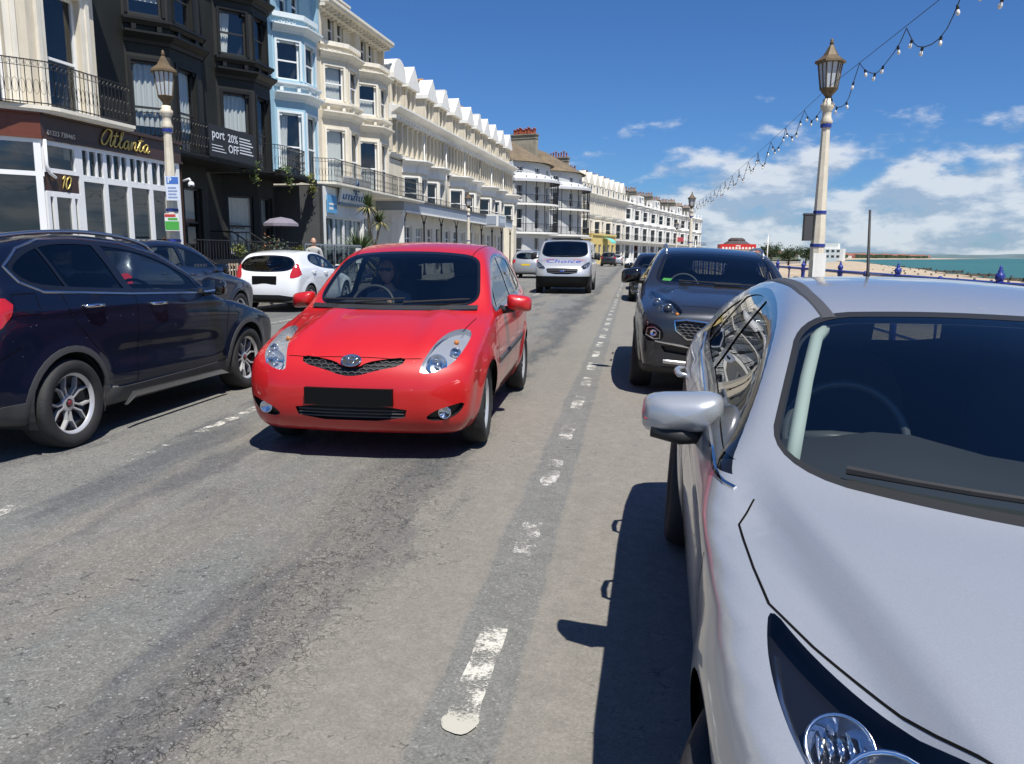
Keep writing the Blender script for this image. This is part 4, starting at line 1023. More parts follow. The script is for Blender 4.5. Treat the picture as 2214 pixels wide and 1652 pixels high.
def build_far_terrace():
    """each house a thing: built once per kind, then copied along the bend"""
    def proto(kind, w, z_top, m):
        root = thing('terraced_house', '', 'house', (0, 0, 0), -A2, 'white houses of the far terrace')
        mbw = MB(); mbt = MB(); p = .8; bl = [(0, .5), (p, 1.3), (p, w-1.9), (0, w-1.1)]
        base_m = m
        lv = [(0, 3.9, .9, 3.3), (3.9, 7.4, 4.2, 6.6)] + ([(7.4, 10.4, 7.9, 9.7)] if kind != 'gabled' else [])
        for z0, z1, a, b in lv:
            wall(mbw, (0, 0), (0, .5), z0, z1); wall(mbw, (0, w-1.1), (0, w), z0, z1, [(.25, .85, a, b)]); window(root, (0, w-1.1), (0, w), .25, .85, a, b, 'thin', M_upvc, None)
            for i in range(3):
                A, B = bl[i], bl[i+1]; d, n, L = dirn(A, B); ww = min(.85, L-.3)
                wall(mbw, A, B, z0, z1, [(L/2-ww/2, L/2+ww/2, a, b)]); window(root, A, B, L/2-ww/2, L/2+ww/2, a, b, 'thin', M_upvc, None)
            band(mbt, bl, z1-.35, z1-.05, .22, .1)
        if kind == 'gabled':
            hs = [(w*(i+.5)/6-.2, w*(i+.5)/6+.2, 8.1, 9.6) for i in range(6)]
            wall(mbw, (0, 0), (0, w), 7.4, 10.4, hs)
            for h in hs[::2]: window(root, (0, 0), (0, w), *h, 'thin', M_upvc, None)
            for i in range(7): y = min(w-.09, max(.09, w*i/6)); mbw.box((.002, y-.09, 7.7), (.14, y+.09, 9.8))
        cornice(mbt, [(0, 0), (0, w)], 10.2, .55, .55)
        mbw.poly([(0, 0, 0), (-8, 0, 0), (-8, 0, 10.7), (0, 0, 10.7)]); mbw.poly([(0, w, 0), (0, w, 10.7), (-8, w, 10.7), (-8, w, 0)])
        if kind == 'gabled':
            for yc in (w*.27, w*.76):
                gw = w*.19
                mbw.box((-.9, yc-gw, 10.75), (.1, yc+gw, 12.1)); mbw.extrude([(-.9, yc+a, 12.1+b) for a, b in ((-gw-.12,0),(-gw*.7,.75),(-gw*.3,1.15),(0,1.75),(gw*.3,1.15),(gw*.7,.75),(gw+.12,0))][::-1], (1.05, 0, 0))
                mbt.mi = 1; mbt.poly([(.104, yc-.3, 10.95), (.104, yc+.3, 10.95), (.104, yc+.3, 11.9), (.104, yc-.3, 11.9)]); mbt.mi = 0
        else:
            for y in (.4, w*.5, w-.4): mbt.lathe([(.16,0),(.20,.25),(.10,.5),(.14,.7),(.03,1.25)], (.1, y, 10.75), (0,0,1), 6)
            mbt.box((-.3, 0, 10.75), (.05, w, 11.05))
        mbw.build('wall', base_m, root); mbt.build('cornice', [M_wtrim, mat('dark_pane', (.05,.055,.06), .1)], root)
        mr = MB(); zr = 10.76 if kind == 'gabled' else 10.9
        mr.poly([(-.3, 0, zr), (-.3, w, zr), (-4.2, w, z_top), (-4.2, 0, z_top)]); mr.poly([(-8, 0, zr), (-4.2, 0, z_top), (-4.2, w, z_top), (-8, w, zr)]); mr.build('roof', M_tile if kind == 'gabled' else M_slate, root)
        if kind == 'dormer':
            d = MB(); d.box((-2.6, w*.2, 11.4), (-1.0, w*.8, 13.0)); d.mi = 1; d.poly([(-.99, w*.28, 11.7), (-.99, w*.44, 11.7), (-.99, w*.44, 12.7), (-.99, w*.28, 12.7)]); d.poly([(-.99, w*.56, 11.7), (-.99, w*.72, 11.7), (-.99, w*.72, 12.7), (-.99, w*.56, 12.7)]); d.build('dormer', [M_wtrim, mat('dark_pane', (.05,.055,.06), .1)], root)
        chimney(root, -3.6, w-.1, 11.2, z_top+.75, 1.7, .6, 5, M_pot if kind != 'gabled' else M_potred)
        r = MB(); railing(r, [(1.5, .1), (1.5, w-.1)], 4.0, 4.9, step=.30, pattern=False, r=.016, rail=.035); o = MB(); o.box((.0, .1, 3.85), (1.55, w-.1, 4.0)); oo = o.build('balcony', M_wtrim, root); r.build('balcony_railing', M_iron, oo)
        return root
    w = 5.4
    kinds = {'gabled': proto('gabled', w, 13.4, M_ivory), 'plain': proto('plain', w, 13.0, M_wtrim), 'dormer': proto('dormer', w, 13.4, M_wtrim)}
    order = ['gabled']*4 + ['plain', 'plain', 'dormer', 'plain', 'dormer', 'plain', 'plain', 'dormer', 'plain', 'plain']
    words = ['first', 'second', 'third', 'fourth', 'fifth', 'sixth', 'seventh', 'eighth', 'ninth', 'tenth', 'eleventh', 'twelfth', 'thirteenth', 'last']
    used = set(); t = 23.6
    for i, k in enumerate(order):
        nm = {'gabled': 'white house with two curly gables', 'plain': 'white bay-fronted house with pointed finials', 'dormer': 'white house with a roof dormer'}[k]
        lb = f'{nm}, {words[i]} from the corner house in the far terrace'
        ang = -A2 - R(.55)*max(0, i-5)
        if i == 0: pos = far_frame(t, 0); 
        root = kinds[k] if k not in used else dup(kinds[k])
        root.location = pos; root.scale = (1, 1, .96-.006*i); root.rotation_euler = (0, 0, ang); root['label'] = lb; used.add(k)
        pos = pos + Vector((math.sin(-ang), math.cos(-ang), 0))*(w+.02)
    # yellow ground floor with a green awning, far left of the road
    y = thing('yellow_shop', 'yellow shop with a turquoise awning at the foot of the far terrace', 'shop', far_frame(24.2, 1.7), -A2)
    mb = MB(); hs = [(a, a+1.3, .5, 2.9) for a in (.5, 2.6, 4.7, 6.8, 8.9)]; wall(mb, (0, 0), (0, 11), 0, 4.3, hs, .3); mb.box((-1.5, 0, 4.2), (.15, 11, 4.45)); mb.poly([(0,0,0),(-1.7,0,0),(-1.7,0,4.3),(0,0,4.3)]); mb.build('wall', mat('yellow_stucco', (.66,.50,.18), .8, var=.1), y)
    for h in hs: window(y, (0, 0), (0, 11), *h, 'thin', M_upvc, None)
    mb = MB(); mb.smooth = True
    for k in range(6): a = math.pi/2*k/6; b = math.pi/2*(k+1)/6; mb.poly([(.05+1.3*math.sin(a), 4.4, 3.1+.8*math.cos(a)), (.05+1.3*math.sin(a), 6.9, 3.1+.8*math.cos(a)), (.05+1.3*math.sin(b), 6.9, 3.1+.8*math.cos(b)), (.05+1.3*math.sin(b), 4.4, 3.1+.8*math.cos(b))])
    mb.build('awning', mat('turquoise_canvas', (.14,.48,.42), .8), y)

build_restaurant(); build_black_hotel(); build_blue_house(); build_cream_hotel(); build_terrace(); build_corner_house(); build_far_terrace()
# ================================================================== car builder
def smooth_curve(pts, sig=0.03, lo=-1.0, hi=7.0, n=3200):
    """monotone-ish curve through points, softened; returns f(array)"""
    p = sorted(pts); x = np.array([q[0] for q in p], float); y = np.array([q[1] for q in p], float)
    g = np.linspace(lo, hi, n)
    h = np.diff(x); d = np.diff(y)/h; m = np.zeros_like(x)
    for i in range(1, len(x)-1):
        if d[i-1]*d[i] > 0:
            w1 = 2*h[i]+h[i-1]; w2 = h[i]+2*h[i-1]; m[i] = (w1+w2)/(w1/d[i-1]+w2/d[i])
    m[0] = d[0]; m[-1] = d[-1]
    gi = np.clip(g, x[0], x[-1]); i = np.clip(np.searchsorted(x, gi)-1, 0, len(h)-1); t = (gi-x[i])/h[i]
    v = (2*t**3-3*t**2+1)*y[i] + (t**3-2*t**2+t)*h[i]*m[i] + (-2*t**3+3*t**2)*y[i+1] + (t**3-t**2)*h[i]*m[i+1]
    v += np.where(g < x[0], (g-x[0])*m[0], 0) + np.where(g > x[-1], (g-x[-1])*m[-1], 0)
    st = (hi-lo)/(n-1); r = int(4*sig/st)
    if r > 0:
        kx = np.arange(-r, r+1)*st; kk = np.exp(-kx**2/(2*sig**2)); kk /= kk.sum()
        v = np.convolve(np.pad(v, r, mode='edge'), kk, 'valid')
    return lambda q: np.interp(q, g, v)
def sstep(x, a, b): t = np.clip((x-a)/(b-a), 0, 1); return t*t*(3-2*t)

class CarShape:
    """closed body surface from profile curves: x lateral, y from the nose (0) to the tail (L), z up"""
    def __init__(c, S):
        c.S = S; c.L = S['L']; c.W = S['W']
        c.zt = smooth_curve(S['top'], S.get('top_sig', .045)); c.sf = smooth_curve(S['front'], .025); c.sr = smooth_curve(S['rear'], .03)
        c.zb = smooth_curve(S['bottom'], .04); c.belt = smooth_curve(S['belt'], .15); c.prof = smooth_curve(S['prof'], .035, 0, 3)
        c.tap = smooth_curve(S['taper'], .08); c.crown = smooth_curve(S['crown'], .12)
        c.kw = smooth_curve(S['kw'], .12)
        c.roofz = max(p[1] for p in S['top'])
    def field(c, P):
        S = c.S; a = np.abs(P[:, 0]); s = P[:, 1]; z = P[:, 2]
        se = s - c.kw(s)*a*a
        zt = c.zt(se) - c.crown(s)*a*a
        sl = (c.zt(se+.01)-c.zt(se-.01))/.02
        g1 = (z-zt)/np.sqrt(1+sl*sl)
        bl = c.belt(s); zz = np.where(z < bl, z/bl, 1+(z-bl)/(c.roofz-bl))
        w = c.W*c.prof(zz)*c.tap(s)
        for (sw, zw, rw) in S['wheels']:
            rr = np.hypot(s-sw, z-zw); w = w + S.get('flare', .02)*(1-sstep(rr, rw, rw+S.get('flare_w', .14)))*(z < bl)
        for fn in S.get('extra_w', []): w = w + fn(s, z)
        g2 = a - w
        cn = S.get('nose', (.10, .35, .5)); sf = c.sf(z) + cn[0]*a*a + cn[1]*np.maximum(0, a-cn[2])**2
        g3 = (sf - s)
        cr = S.get('tail', (.06, .35, .5)); sr = c.sr(z) - cr[0]*a*a - cr[1]*np.maximum(0, a-cr[2])**2
        g4 = s - sr
        g5 = c.zb(s) - z + .25*np.maximum(0, a-.75*c.W)**1.5*0
        for fn in S.get('extra_top', []): g1 = g1 + fn(a, s, z)
        k = S.get('k', .022)
        G = np.stack([g1, g2, g3, g4, g5]); mx = G.max(0)
        return mx + k*np.log(np.exp((G-mx)/k).sum(0))
    def grid(c, nr=128, ns=96, nc=22):
        zc = c.S.get('zc', .55); s1 = c.S.get('s1', .75); s2 = c.L - c.S.get('s2', .7)
        th = np.linspace(0, 2*np.pi, nr, endpoint=False)
        C = []; D = []
        lat = np.linspace(0, np.pi/2, nc+1)
        C.append([(0, s1, zc)]); D.append([(0, -1, 0)])
        rows = []
        def row(s, ph, sg):
            d = np.stack([np.cos(ph)*np.sin(th), np.full(nr, sg*np.sin(ph)), np.cos(ph)*np.cos(th)], 1)
            rows.append((np.tile([[0, s, zc]], (nr, 1)), d))
        for ph in lat[1:][::-1][1:]: row(s1, ph, -1)          # from near the pole to the equator
        for s in np.linspace(s1, s2, ns): row(s, 0, 0)
        for ph in lat[1:-1]: row(s2, ph, 1)
        C = np.concatenate([[(0, s1, zc)]] + [r[0] for r in rows] + [[(0, s2, zc)]])
        D = np.concatenate([[(0, -1, 0)]] + [r[1] for r in rows] + [[(0, 1, 0)]])
        lo = np.zeros(len(C)); hi = np.full(len(C), 3.0)
        for _ in range(30):
            md = (lo+hi)/2; f = c.field(C+D*md[:, None]); lo = np.where(f < 0, md, lo); hi = np.where(f < 0, hi, md)
        V = C + D*((lo+hi)/2)[:, None]
        F = []; m = len(rows)
        for j in range(nr): F.append((0, 1+(j+1) % nr, 1+j))
        for i in range(m-1):
            b = 1+i*nr
            for j in range(nr): k = (j+1) % nr; F.append((b+j, b+k, b+nr+k, b+nr+j))
        b = 1+(m-1)*nr; e = len(V)-1
        for j in range(nr): F.append((e, b+j, b+(j+1) % nr))
        return V, [f[::-1] for f in F]
    def normals(c, V):
        e = .004; n = np.stack([c.field(V+d)-c.field(V-d) for d in np.eye(3)*e], 1)
        return n/np.maximum(1e-9, np.linalg.norm(n, axis=1))[:, None]

def rounded(poly, it=2):
    """Chaikin corner cutting"""
    for _ in range(it):
        q = []
        for a, b in zip(poly, poly[1:]+poly[:1]):
            q += [(a[0]*.75+b[0]*.25, a[1]*.75+b[1]*.25), (a[0]*.25+b[0]*.75, a[1]*.25+b[1]*.75)]
        poly = q
    return poly
def offset_poly(poly, d):
    """inset (d<0) or outset (d>0) a polygon"""
    n = len(poly); A = sum(poly[i][0]*poly[(i+1) % n][1]-poly[(i+1) % n][0]*poly[i][1] for i in range(n))
    sg = 1 if A > 0 else -1; out = []
    for i in range(n):
        p0, p, p1 = Vector(poly[i-1]), Vector(poly[i]), Vector(poly[(i+1) % n])
        a = (p-p0).normalized(); b = (p1-p).normalized()
        na = Vector((a.y, -a.x))*sg; nb = Vector((b.y, -b.x))*sg
        m = na+nb
        if m.length < 1e-6: m = na
        m.normalize(); k = d/max(.35, m.dot(na)); out.append(tuple(p + m*k))
    return out
def inside(poly, x, y):
    r = False; j = len(poly)-1
    for i in range(len(poly)):
        xi, yi = poly[i]; xj, yj = poly[j]
        if (yi > y) != (yj > y) and x < (xj-xi)*(y-yi)/(yj-yi)+xi: r = not r
        j = i
    return r

AX = {'side': (1, 2, 0), 'front': (0, 2, 1), 'rear': (0, 2, 1), 'top': (0, 1, 2)}
class CarCut:
    def __init__(c, shape, res=(128, 96, 22)):
        c.sh = shape; V, F = shape.grid(*res)
        me = bpy.data.meshes.new('tmp'); me.from_pydata([tuple(v) for v in V], [], F); me.update()
        c.bm = bmesh.new(); c.bm.from_mesh(me); bpy.data.meshes.remove(me)
        c.bm.faces.ensure_lookup_table()
        c.lay = c.bm.faces.layers.int.new('part'); bmesh.ops.recalc_face_normals(c.bm, faces=c.bm.faces[:]); c.bm.normal_update()
        c.bvh = BVHTree.FromBMesh(c.bm)
        c.names = ['body']
    def _cond(c, view, side, co, no):
        if view == 'side': return co.x*side > .25 and no.x*side > .05
        if view == 'front': return co.y < c.sh.L*.62 and no.y < -.03 and (side == 0 or co.x*side > 0)
        if view == 'rear': return co.y > c.sh.L*.55 and no.y > .03 and (side == 0 or co.x*side > 0)
        return no.z > .15
    def cut(c, name, poly, view='side', side=0, over=None, steep=0.0):
        """cut a polygon into the skin and give its faces a part id; side=+1/-1; returns id"""
        i0, i1, i2 = AX[view]
        if view in ('front', 'rear', 'top') and side == -1: poly = [(-p[0], p[1]) for p in poly]
        xs = [p[0] for p in poly]; ys = [p[1] for p in poly]; M = .09
        bb = (min(xs)-M, max(xs)+M, min(ys)-M, max(ys)+M)
        bm = c.bm; lay = c.lay
        cand = []
        for f in bm.faces:
            m = f.calc_center_median()
            if bb[0] < m[i0] < bb[1] and bb[2] < m[i1] < bb[3] and c._cond(view, side, m, f.normal): cand.append(f)
        n = len(poly)
        for i in range(n):
            p, q = poly[i], poly[(i+1) % n]
            if math.hypot(q[0]-p[0], q[1]-p[1]) < 1e-5: continue
            sb = (min(p[0], q[0])-.075, max(p[0], q[0])+.075, min(p[1], q[1])-.075, max(p[1], q[1])+.075)
            sub = []; rest = []
            nx, ny = (q[1]-p[1]), -(q[0]-p[0]); ln = math.hypot(nx, ny); nx /= ln; ny /= ln
            for f in cand:
                vs = [((v.co[i0]-p[0])*nx+(v.co[i1]-p[1])*ny) for v in f.verts]
                m = f.calc_center_median()
                if min(vs) < -1e-5 and max(vs) > 1e-5 and sb[0] < m[i0] < sb[1] and sb[2] < m[i1] < sb[3]: sub.append(f)
                else: rest.append(f)
            if not sub: continue
            co = [0, 0, 0]; no = [0, 0, 0]; co[i0], co[i1] = p; no[i0], no[i1] = nx, ny
            g = set(sub)
            for f in sub: g.update(f.edges); g.update(f.verts)
            r = bmesh.ops.bisect_plane(bm, geom=list(g), dist=1e-6, plane_co=co, plane_no=no)
            cand = rest + [f for f in r['geom'] if isinstance(f, bmesh.types.BMFace)]
        pid = len(c.names); c.names.append(name)
        for f in set(cand):
            if not f.is_valid: continue
            m = f.calc_center_median()
            if over is not None and f[lay] not in over: continue
            if steep and f.normal.x*side < steep: continue
            if inside(poly, m[i0], m[i1]): f[lay] = pid
        return pid
    def hit(c, a, b, view, side=1):
        """point and normal of the skin under 2D coordinates of a view"""
        if view == 'side': o = Vector((side*3, a, b)); d = Vector((-side, 0, 0))
        elif view == 'front': o = Vector((a, -3, b)); d = Vector((0, 1, 0))
        elif view == 'rear': o = Vector((a, c.sh.L+3, b)); d = Vector((0, -1, 0))
        else: o = Vector((a, b, 4)); d = Vector((0, 0, -1))
        p, n, i, t = c.bvh.ray_cast(o, d)
        if p is None: p, n, i, t = c.bvh.find_nearest(o + d*3)
        return p, n
    def faces(c, pid): return [f for f in c.bm.faces if f[c.lay] == pid]
    def part(c, pids, name, mats, parent, shift=0.0, wall=0.0, slot=None, ids=None):
        """one mesh object from the faces of some part ids, moved along the skin normal by shift; wall closes the rim inward"""
        pids = set(pids if isinstance(pids, (list, tuple, set)) else [pids])
        fs = [f for f in c.bm.faces if f[c.lay] in pids]
        if not fs: return None
        idx = {}; V = []; F = []; mi = []
        for f in fs:
            q = []
            for v in f.verts:
                if v.index not in idx or True:
                    key = v
                    if key not in idx: idx[key] = len(V); V.append(v.co[:])
                q.append(idx[key])
            F.append(q); mi.append(slot.get(f[c.lay], 0) if slot else 0)
        V = np.array(V); N = c.sh.normals(V)
        V2 = V + N*shift
        nv = len(V)
        if wall:
            from collections import Counter
            cnt = Counter()
            for q in F:
                for a, b in zip(q, q[1:]+q[:1]): cnt[(min(a, b), max(a, b))] += 1
            dirs = [(a, b) for q in F for a, b in zip(q, q[1:]+q[:1]) if cnt[(min(a, b), max(a, b))] == 1]
            bv = sorted({x for e in dirs for x in e}); mp = {b: nv+i for i, b in enumerate(bv)}
            dup_ = {b: nv+len(bv)+i for i, b in enumerate(bv)}
            V2 = np.concatenate([V2, V2[bv], V2[bv]-N[bv]*wall])
            for a, b in dirs:
                F.append([mp[b], mp[a], dup_[a], dup_[b]]); mi.append(0)
        me = bpy.data.meshes.new(name); me.from_pydata([tuple(v) for v in V2], [], F)
        for m in (mats if isinstance(mats, (list, tuple)) else [mats]): me.materials.append(m)
        me.polygons.foreach_set('use_smooth', [i < len(fs) for i in range(len(F))])
        me.polygons.foreach_set('material_index', mi)
        me.update()
        if not wall:
            me.normals_split_custom_set_from_vertices([tuple(n) for n in N])
        else:
            NN = [tuple(n) for n in N]; ln = []
            for p in me.polygons:
                for vi in p.vertices: ln.append(NN[vi] if p.index < len(fs) else tuple(p.normal))
            me.normals_split_custom_set(ln)
        return link(name, me, parent)
    def rim(c, pids, mb, width, inner=0.0):
        """strip of depth `width` going inwards from the outline of some part ids (recess walls), added to a MB"""
        pids = set(pids if isinstance(pids, (list, tuple, set)) else [pids])
        for f in c.bm.faces:
            if f[c.lay] not in pids: continue
            for lp in f.loops:
                e = lp.edge
                if all(g[c.lay] in pids for g in e.link_faces): continue
                a, b = lp.vert.co, lp.link_loop_next.vert.co
                na = lp.vert.normal; nb = lp.link_loop_next.vert.normal
                mb.poly([a-na*inner, b-nb*inner, b-nb*width, a-na*width])
    def ribbon(c, mb, pts, view='side', side=1, w=.005, h=.0008, closed=False, prof='flat', step=.03):
        """line laid on the skin (panel gap, trim strip): w wide, standing h proud"""
        P = []; m = len(pts)
        for i in range(m if closed else m-1):
            a, b = pts[i], pts[(i+1) % m]; k = max(1, int(math.hypot(b[0]-a[0], b[1]-a[1])/step))
            for j in range(k): t = j/k; P.append((a[0]+(b[0]-a[0])*t, a[1]+(b[1]-a[1])*t))
        if not closed: P.append(pts[-1])
        if view in ('front', 'rear', 'top') and side == -1: P = [(-x, y) for x, y in P]
        Q = [c.hit(x, y, view, side) for x, y in P]
        co = np.array([q[0][:] for q in Q]); N = c.sh.normals(co)
        n = len(co); rows = []
        for i in range(n):
            a = co[(i-1) % n if closed else max(0, i-1)]; b = co[(i+1) % n if closed else min(n-1, i+1)]
            t = b-a; t = t/max(1e-9, np.linalg.norm(t)); s = np.cross(t, N[i]); s /= max(1e-9, np.linalg.norm(s))
            p = co[i]
            if prof == 'flat': rows.append([mb.V(p - s*w/2 + N[i]*h), mb.V(p + s*w/2 + N[i]*h)])
            else: rows.append([mb.V(p - s*w/2 - N[i]*.002), mb.V(p - s*w*.3 + N[i]*h), mb.V(p + s*w*.3 + N[i]*h), mb.V(p + s*w/2 - N[i]*.002)])
        for i in range(n if closed else n-1):
            A, B = rows[i], rows[(i+1) % n]
            for j in range(len(A)-1): mb.F((A[j], B[j], B[j+1], A[j+1]))
        if prof != 'flat' and not closed:
            mb.F(rows[0]); mb.F(rows[-1][::-1])

M_tyre = mat('tyre_rubber', (0.022, 0.022, 0.023), 0.75, bump=0.25, bscale=60, var=0.3, vscale=8)
M_alloy = mat('alloy', (0.58, 0.58, 0.59), 0.32, 0.45, coat=.5)
M_alloy_dark = mat('dark_alloy', (0.035, 0.035, 0.037), 0.35, 0.5, 0.4)
M_plastic = mat('black_plastic', (0.022, 0.022, 0.023), 0.55, spec=0.4, bump=0.12, bscale=350)
M_dull = mat('grey_plastic', (0.06, 0.061, 0.064), 0.55, bump=0.1, bscale=350)
M_gloss = mat('gloss_black', (0.008, 0.008, 0.009), 0.12, coat=0.6)
M_gap = mat('panel_gap', (0.004, 0.004, 0.004), 0.9, spec=0.1)
M_chrome = mat('chrome', (0.75, 0.76, 0.77), 0.07, 1.0)
M_satin = mat('satin_metal', (0.55, 0.56, 0.58), 0.3, 1.0)
M_trimd = mat('interior_trim', (0.018, 0.018, 0.020), 0.75)
M_wheelrim = mat('steering_leather', (0.075, 0.08, 0.082), 0.30, coat=.2)
M_seat = mat('seat_cloth', (0.020, 0.021, 0.024), 0.9)
M_dash = mat('dashboard_plastic', (0.030, 0.032, 0.034), 0.6)
M_lamp_in = mat('reflector', (0.80, 0.82, 0.85), 0.10, 1.0)
M_lamp_dk = mat('lamp_housing', (0.05, 0.052, 0.056), 0.25, 0.4)
M_amber = mat('amber_lens', (0.75, 0.24, 0.015), 0.15, coat=0.8)
M_red_lens = mat('red_lens', (0.42, 0.012, 0.016), 0.12, coat=1.0)
M_plate = mat('black_plate', (0.003, 0.003, 0.003), 0.55, spec=0.2)
M_grille = mat('grille_black', (0.012, 0.012, 0.013), 0.4)
M_glass = glass('car_glass', (0.70, 0.76, 0.75), ior=1.52)
M_glass_dk = glass('privacy_glass', (0.16, 0.18, 0.19), ior=1.52)
M_glass_ws = glass('windscreen_glass', (0.78, 0.84, 0.83), ior=1.52, refl=1.3)
M_lens = glass('lamp_lens', (0.93, 0.94, 0.95), ior=1.45)
M_mirror = mat('mirror_glass', (0.8, 0.8, 0.8), 0.02, 1.0)

def wheel_mesh(r, w, rim_r, spokes, style, face_mat, dark_mat):
    """wheel centred at the origin, axle along x, outer face towards +x; returns (tyre mesh, rim mesh)"""
    t = MB(); t.smooth = True; h = w/2
    prof = [(rim_r-.005, -h*.80), (rim_r+.012, -h*.98), (r*.88, -h*1.04), (r*.955, -h*.93), (r*.99, -h*.70), (r, -h*.35), (r, h*.35), (r*.99, h*.70), (r*.955, h*.93), (r*.88, h*1.04), (rim_r+.012, h*.98), (rim_r-.005, h*.80), (rim_r-.02, h*.6)]
    t.lathe(prof, (0, 0, 0), (1, 0, 0), 48, cap=False)
    # tread grooves: thin dark steps around the tyre are left to the bump of the rubber
    tm = t.mesh('tyre', M_tyre)
    m = MB(); m.smooth = True
    m.mi = 1
    m.lathe([(rim_r-.012, -h*.7), (rim_r-.02, h*.55), (rim_r-.04, h*.2), (rim_r*.55, -.01), (.02, -.012)], (0, 0, 0), (1, 0, 0), 40, cap=False)
    m.mi = 0
    m.lathe([(rim_r-.022, h*.62), (rim_r-.004, h*.84), (rim_r+.006, h*.86), (rim_r+.004, h*.74)], (0, 0, 0), (1, 0, 0), 48, cap=False)
    m.smooth = False
    xo = h*.62                                   # face plane of the spokes
    hub = .062
    def bar(a0, r0, a1, r1, w0, w1, x0, x1, mi=0):
        p0 = Vector((0, math.sin(a0)*r0, math.cos(a0)*r0)); p1 = Vector((0, math.sin(a1)*r1, math.cos(a1)*r1))
        d = (p1-p0).normalized(); s = Vector((0, d.z, -d.y))
        th = .030
        A = [(x0-th, *(p0-s*w0*.75)[1:]), (x0-th, *(p0+s*w0*.75)[1:]), (x0, *(p0+s*w0*.5)[1:]), (x0, *(p0-s*w0*.5)[1:])]
        B = [(x1-th, *(p1-s*w1*.75)[1:]), (x1-th, *(p1+s*w1*.75)[1:]), (x1, *(p1+s*w1*.5)[1:]), (x1, *(p1-s*w1*.5)[1:])]
        a = [m.V(q) for q in A]; b = [m.V(q) for q in B]
        for i in range(4):
            j = (i+1) % 4; m.mi = mi
            m.F((a[i], b[i], b[j], a[j]))
        m.mi = mi; m.F(a); m.F(b[::-1])
    for i in range(spokes):
        a = 2*math.pi*i/spokes
        if style == 'cut':                       # paired spokes that fork into a Y near the rim
            for sg in (-1, 1):
                bar(a+sg*.36, hub*.7, a+sg*.17, rim_r*.60, .012, .014, xo*.72, xo*.95)
                bar(a+sg*.17, rim_r*.57, a+sg*.36, rim_r*1.0, .014, .013, xo*.95, xo*1.0)
            bar(a+.13, rim_r*.60, a-.13, rim_r*.60, .004, .004, xo*.5, xo*.5, 1)
        elif style == 'twin':
            for sg in (-1, 1): bar(a+sg*.42, hub*.85, a+sg*.15, rim_r*1.0, .020, .017, xo*.72, xo*.98)
        else:
            bar(a, hub*.6, a, rim_r*1.0, .062, .046, xo*.70, xo*.98)
    m.mi = 0; m.smooth = True
    m.lathe([(hub+.006, xo*.45), (hub, xo*.74), (hub*.85, xo*.80)], (0, 0, 0), (1, 0, 0), 20)
    m.mi = 2; m.lathe([(hub*.55, xo*.80), (hub*.5, xo*.87), (.001, xo*.9)], (0, 0, 0), (1, 0, 0), 16)
    m.mi = 1; m.lathe([(.135, -.03), (.135, -.022), (.05, -.02)], (0, 0, 0), (1, 0, 0), 28)
    for i in range(5):
        a = 2*math.pi*(i+.5)/5; m.lathe([(.009, xo*.55), (.009, xo*.78), (.001, xo*.8)], (0, math.sin(a)*.04, math.cos(a)*.04), (1, 0, 0), 6)
    return tm, m.mesh('rim', [face_mat, dark_mat, M_gloss])

def add_wheels(root, S, meshes, steer=0.0):
    for i, (sw, zw, rw) in enumerate(S['wheels']):
        for sd in (1, -1):
            e = bpy.data.objects.new('wheel', meshes[0]); COL.objects.link(e); e.parent = root
            e.location = (sd*(S['W']-S.get('wheel_in', .115)), sw, S['tyre_r']); 
            e.rotation_euler = (0.3*i+.2, 0, (0 if sd > 0 else math.pi) + (steer if i == 0 else 0))
            r = link('rim', meshes[1], e)

def arch_liner(root, S):
    for (sw, zw, rw) in S['wheels']:
        for sd in (1, -1):
            mb = MB()
            xo = sd*(S['W']-.035); xi = sd*.48; n = 22
            ring = []
            for i in range(n+1):
                a = math.pi*(-.12+1.24*i/n); ring.append((sw+math.cos(a)*(rw+.004), zw+math.sin(a)*(rw+.004)))
            A = [mb.V((xo, y, z)) for y, z in ring]; B = [mb.V((xi, y, z)) for y, z in ring]
            for i in range(n): mb.F((A[i], A[i+1], B[i+1], B[i]))
            mb.F(B); mb.build('wheel_arch_liner', M_trimd, root)

def mirror_shape(mb, c, sx, sc=(1, 1, 1)):
    """door-mirror shell: rounded in front, flat glass side towards the rear (+y)"""
    rings = []; n = 18
    for t, q in ((-.075, .05), (-.07, .45), (-.05, .78), (-.02, .95), (.02, 1.0), (.05, .98), (.062, .93)):
        r = []
        for j in range(n):
            a = 2*math.pi*j/n; ca, sa = math.cos(a), math.sin(a)
            ex = .45
            x = math.copysign(abs(ca)**ex, ca)*.115*q*sc[0]; z = math.copysign(abs(sa)**ex, sa)*.078*q*sc[2]
            z -= .018*(x*sx/.115)*sc[2]
            r.append(mb.V((c[0]+x, c[1]+t*sc[1]+.02*(x*sx/.115), c[2]+z)))
        rings.append(r)
    mb.skin(rings, (True, True))

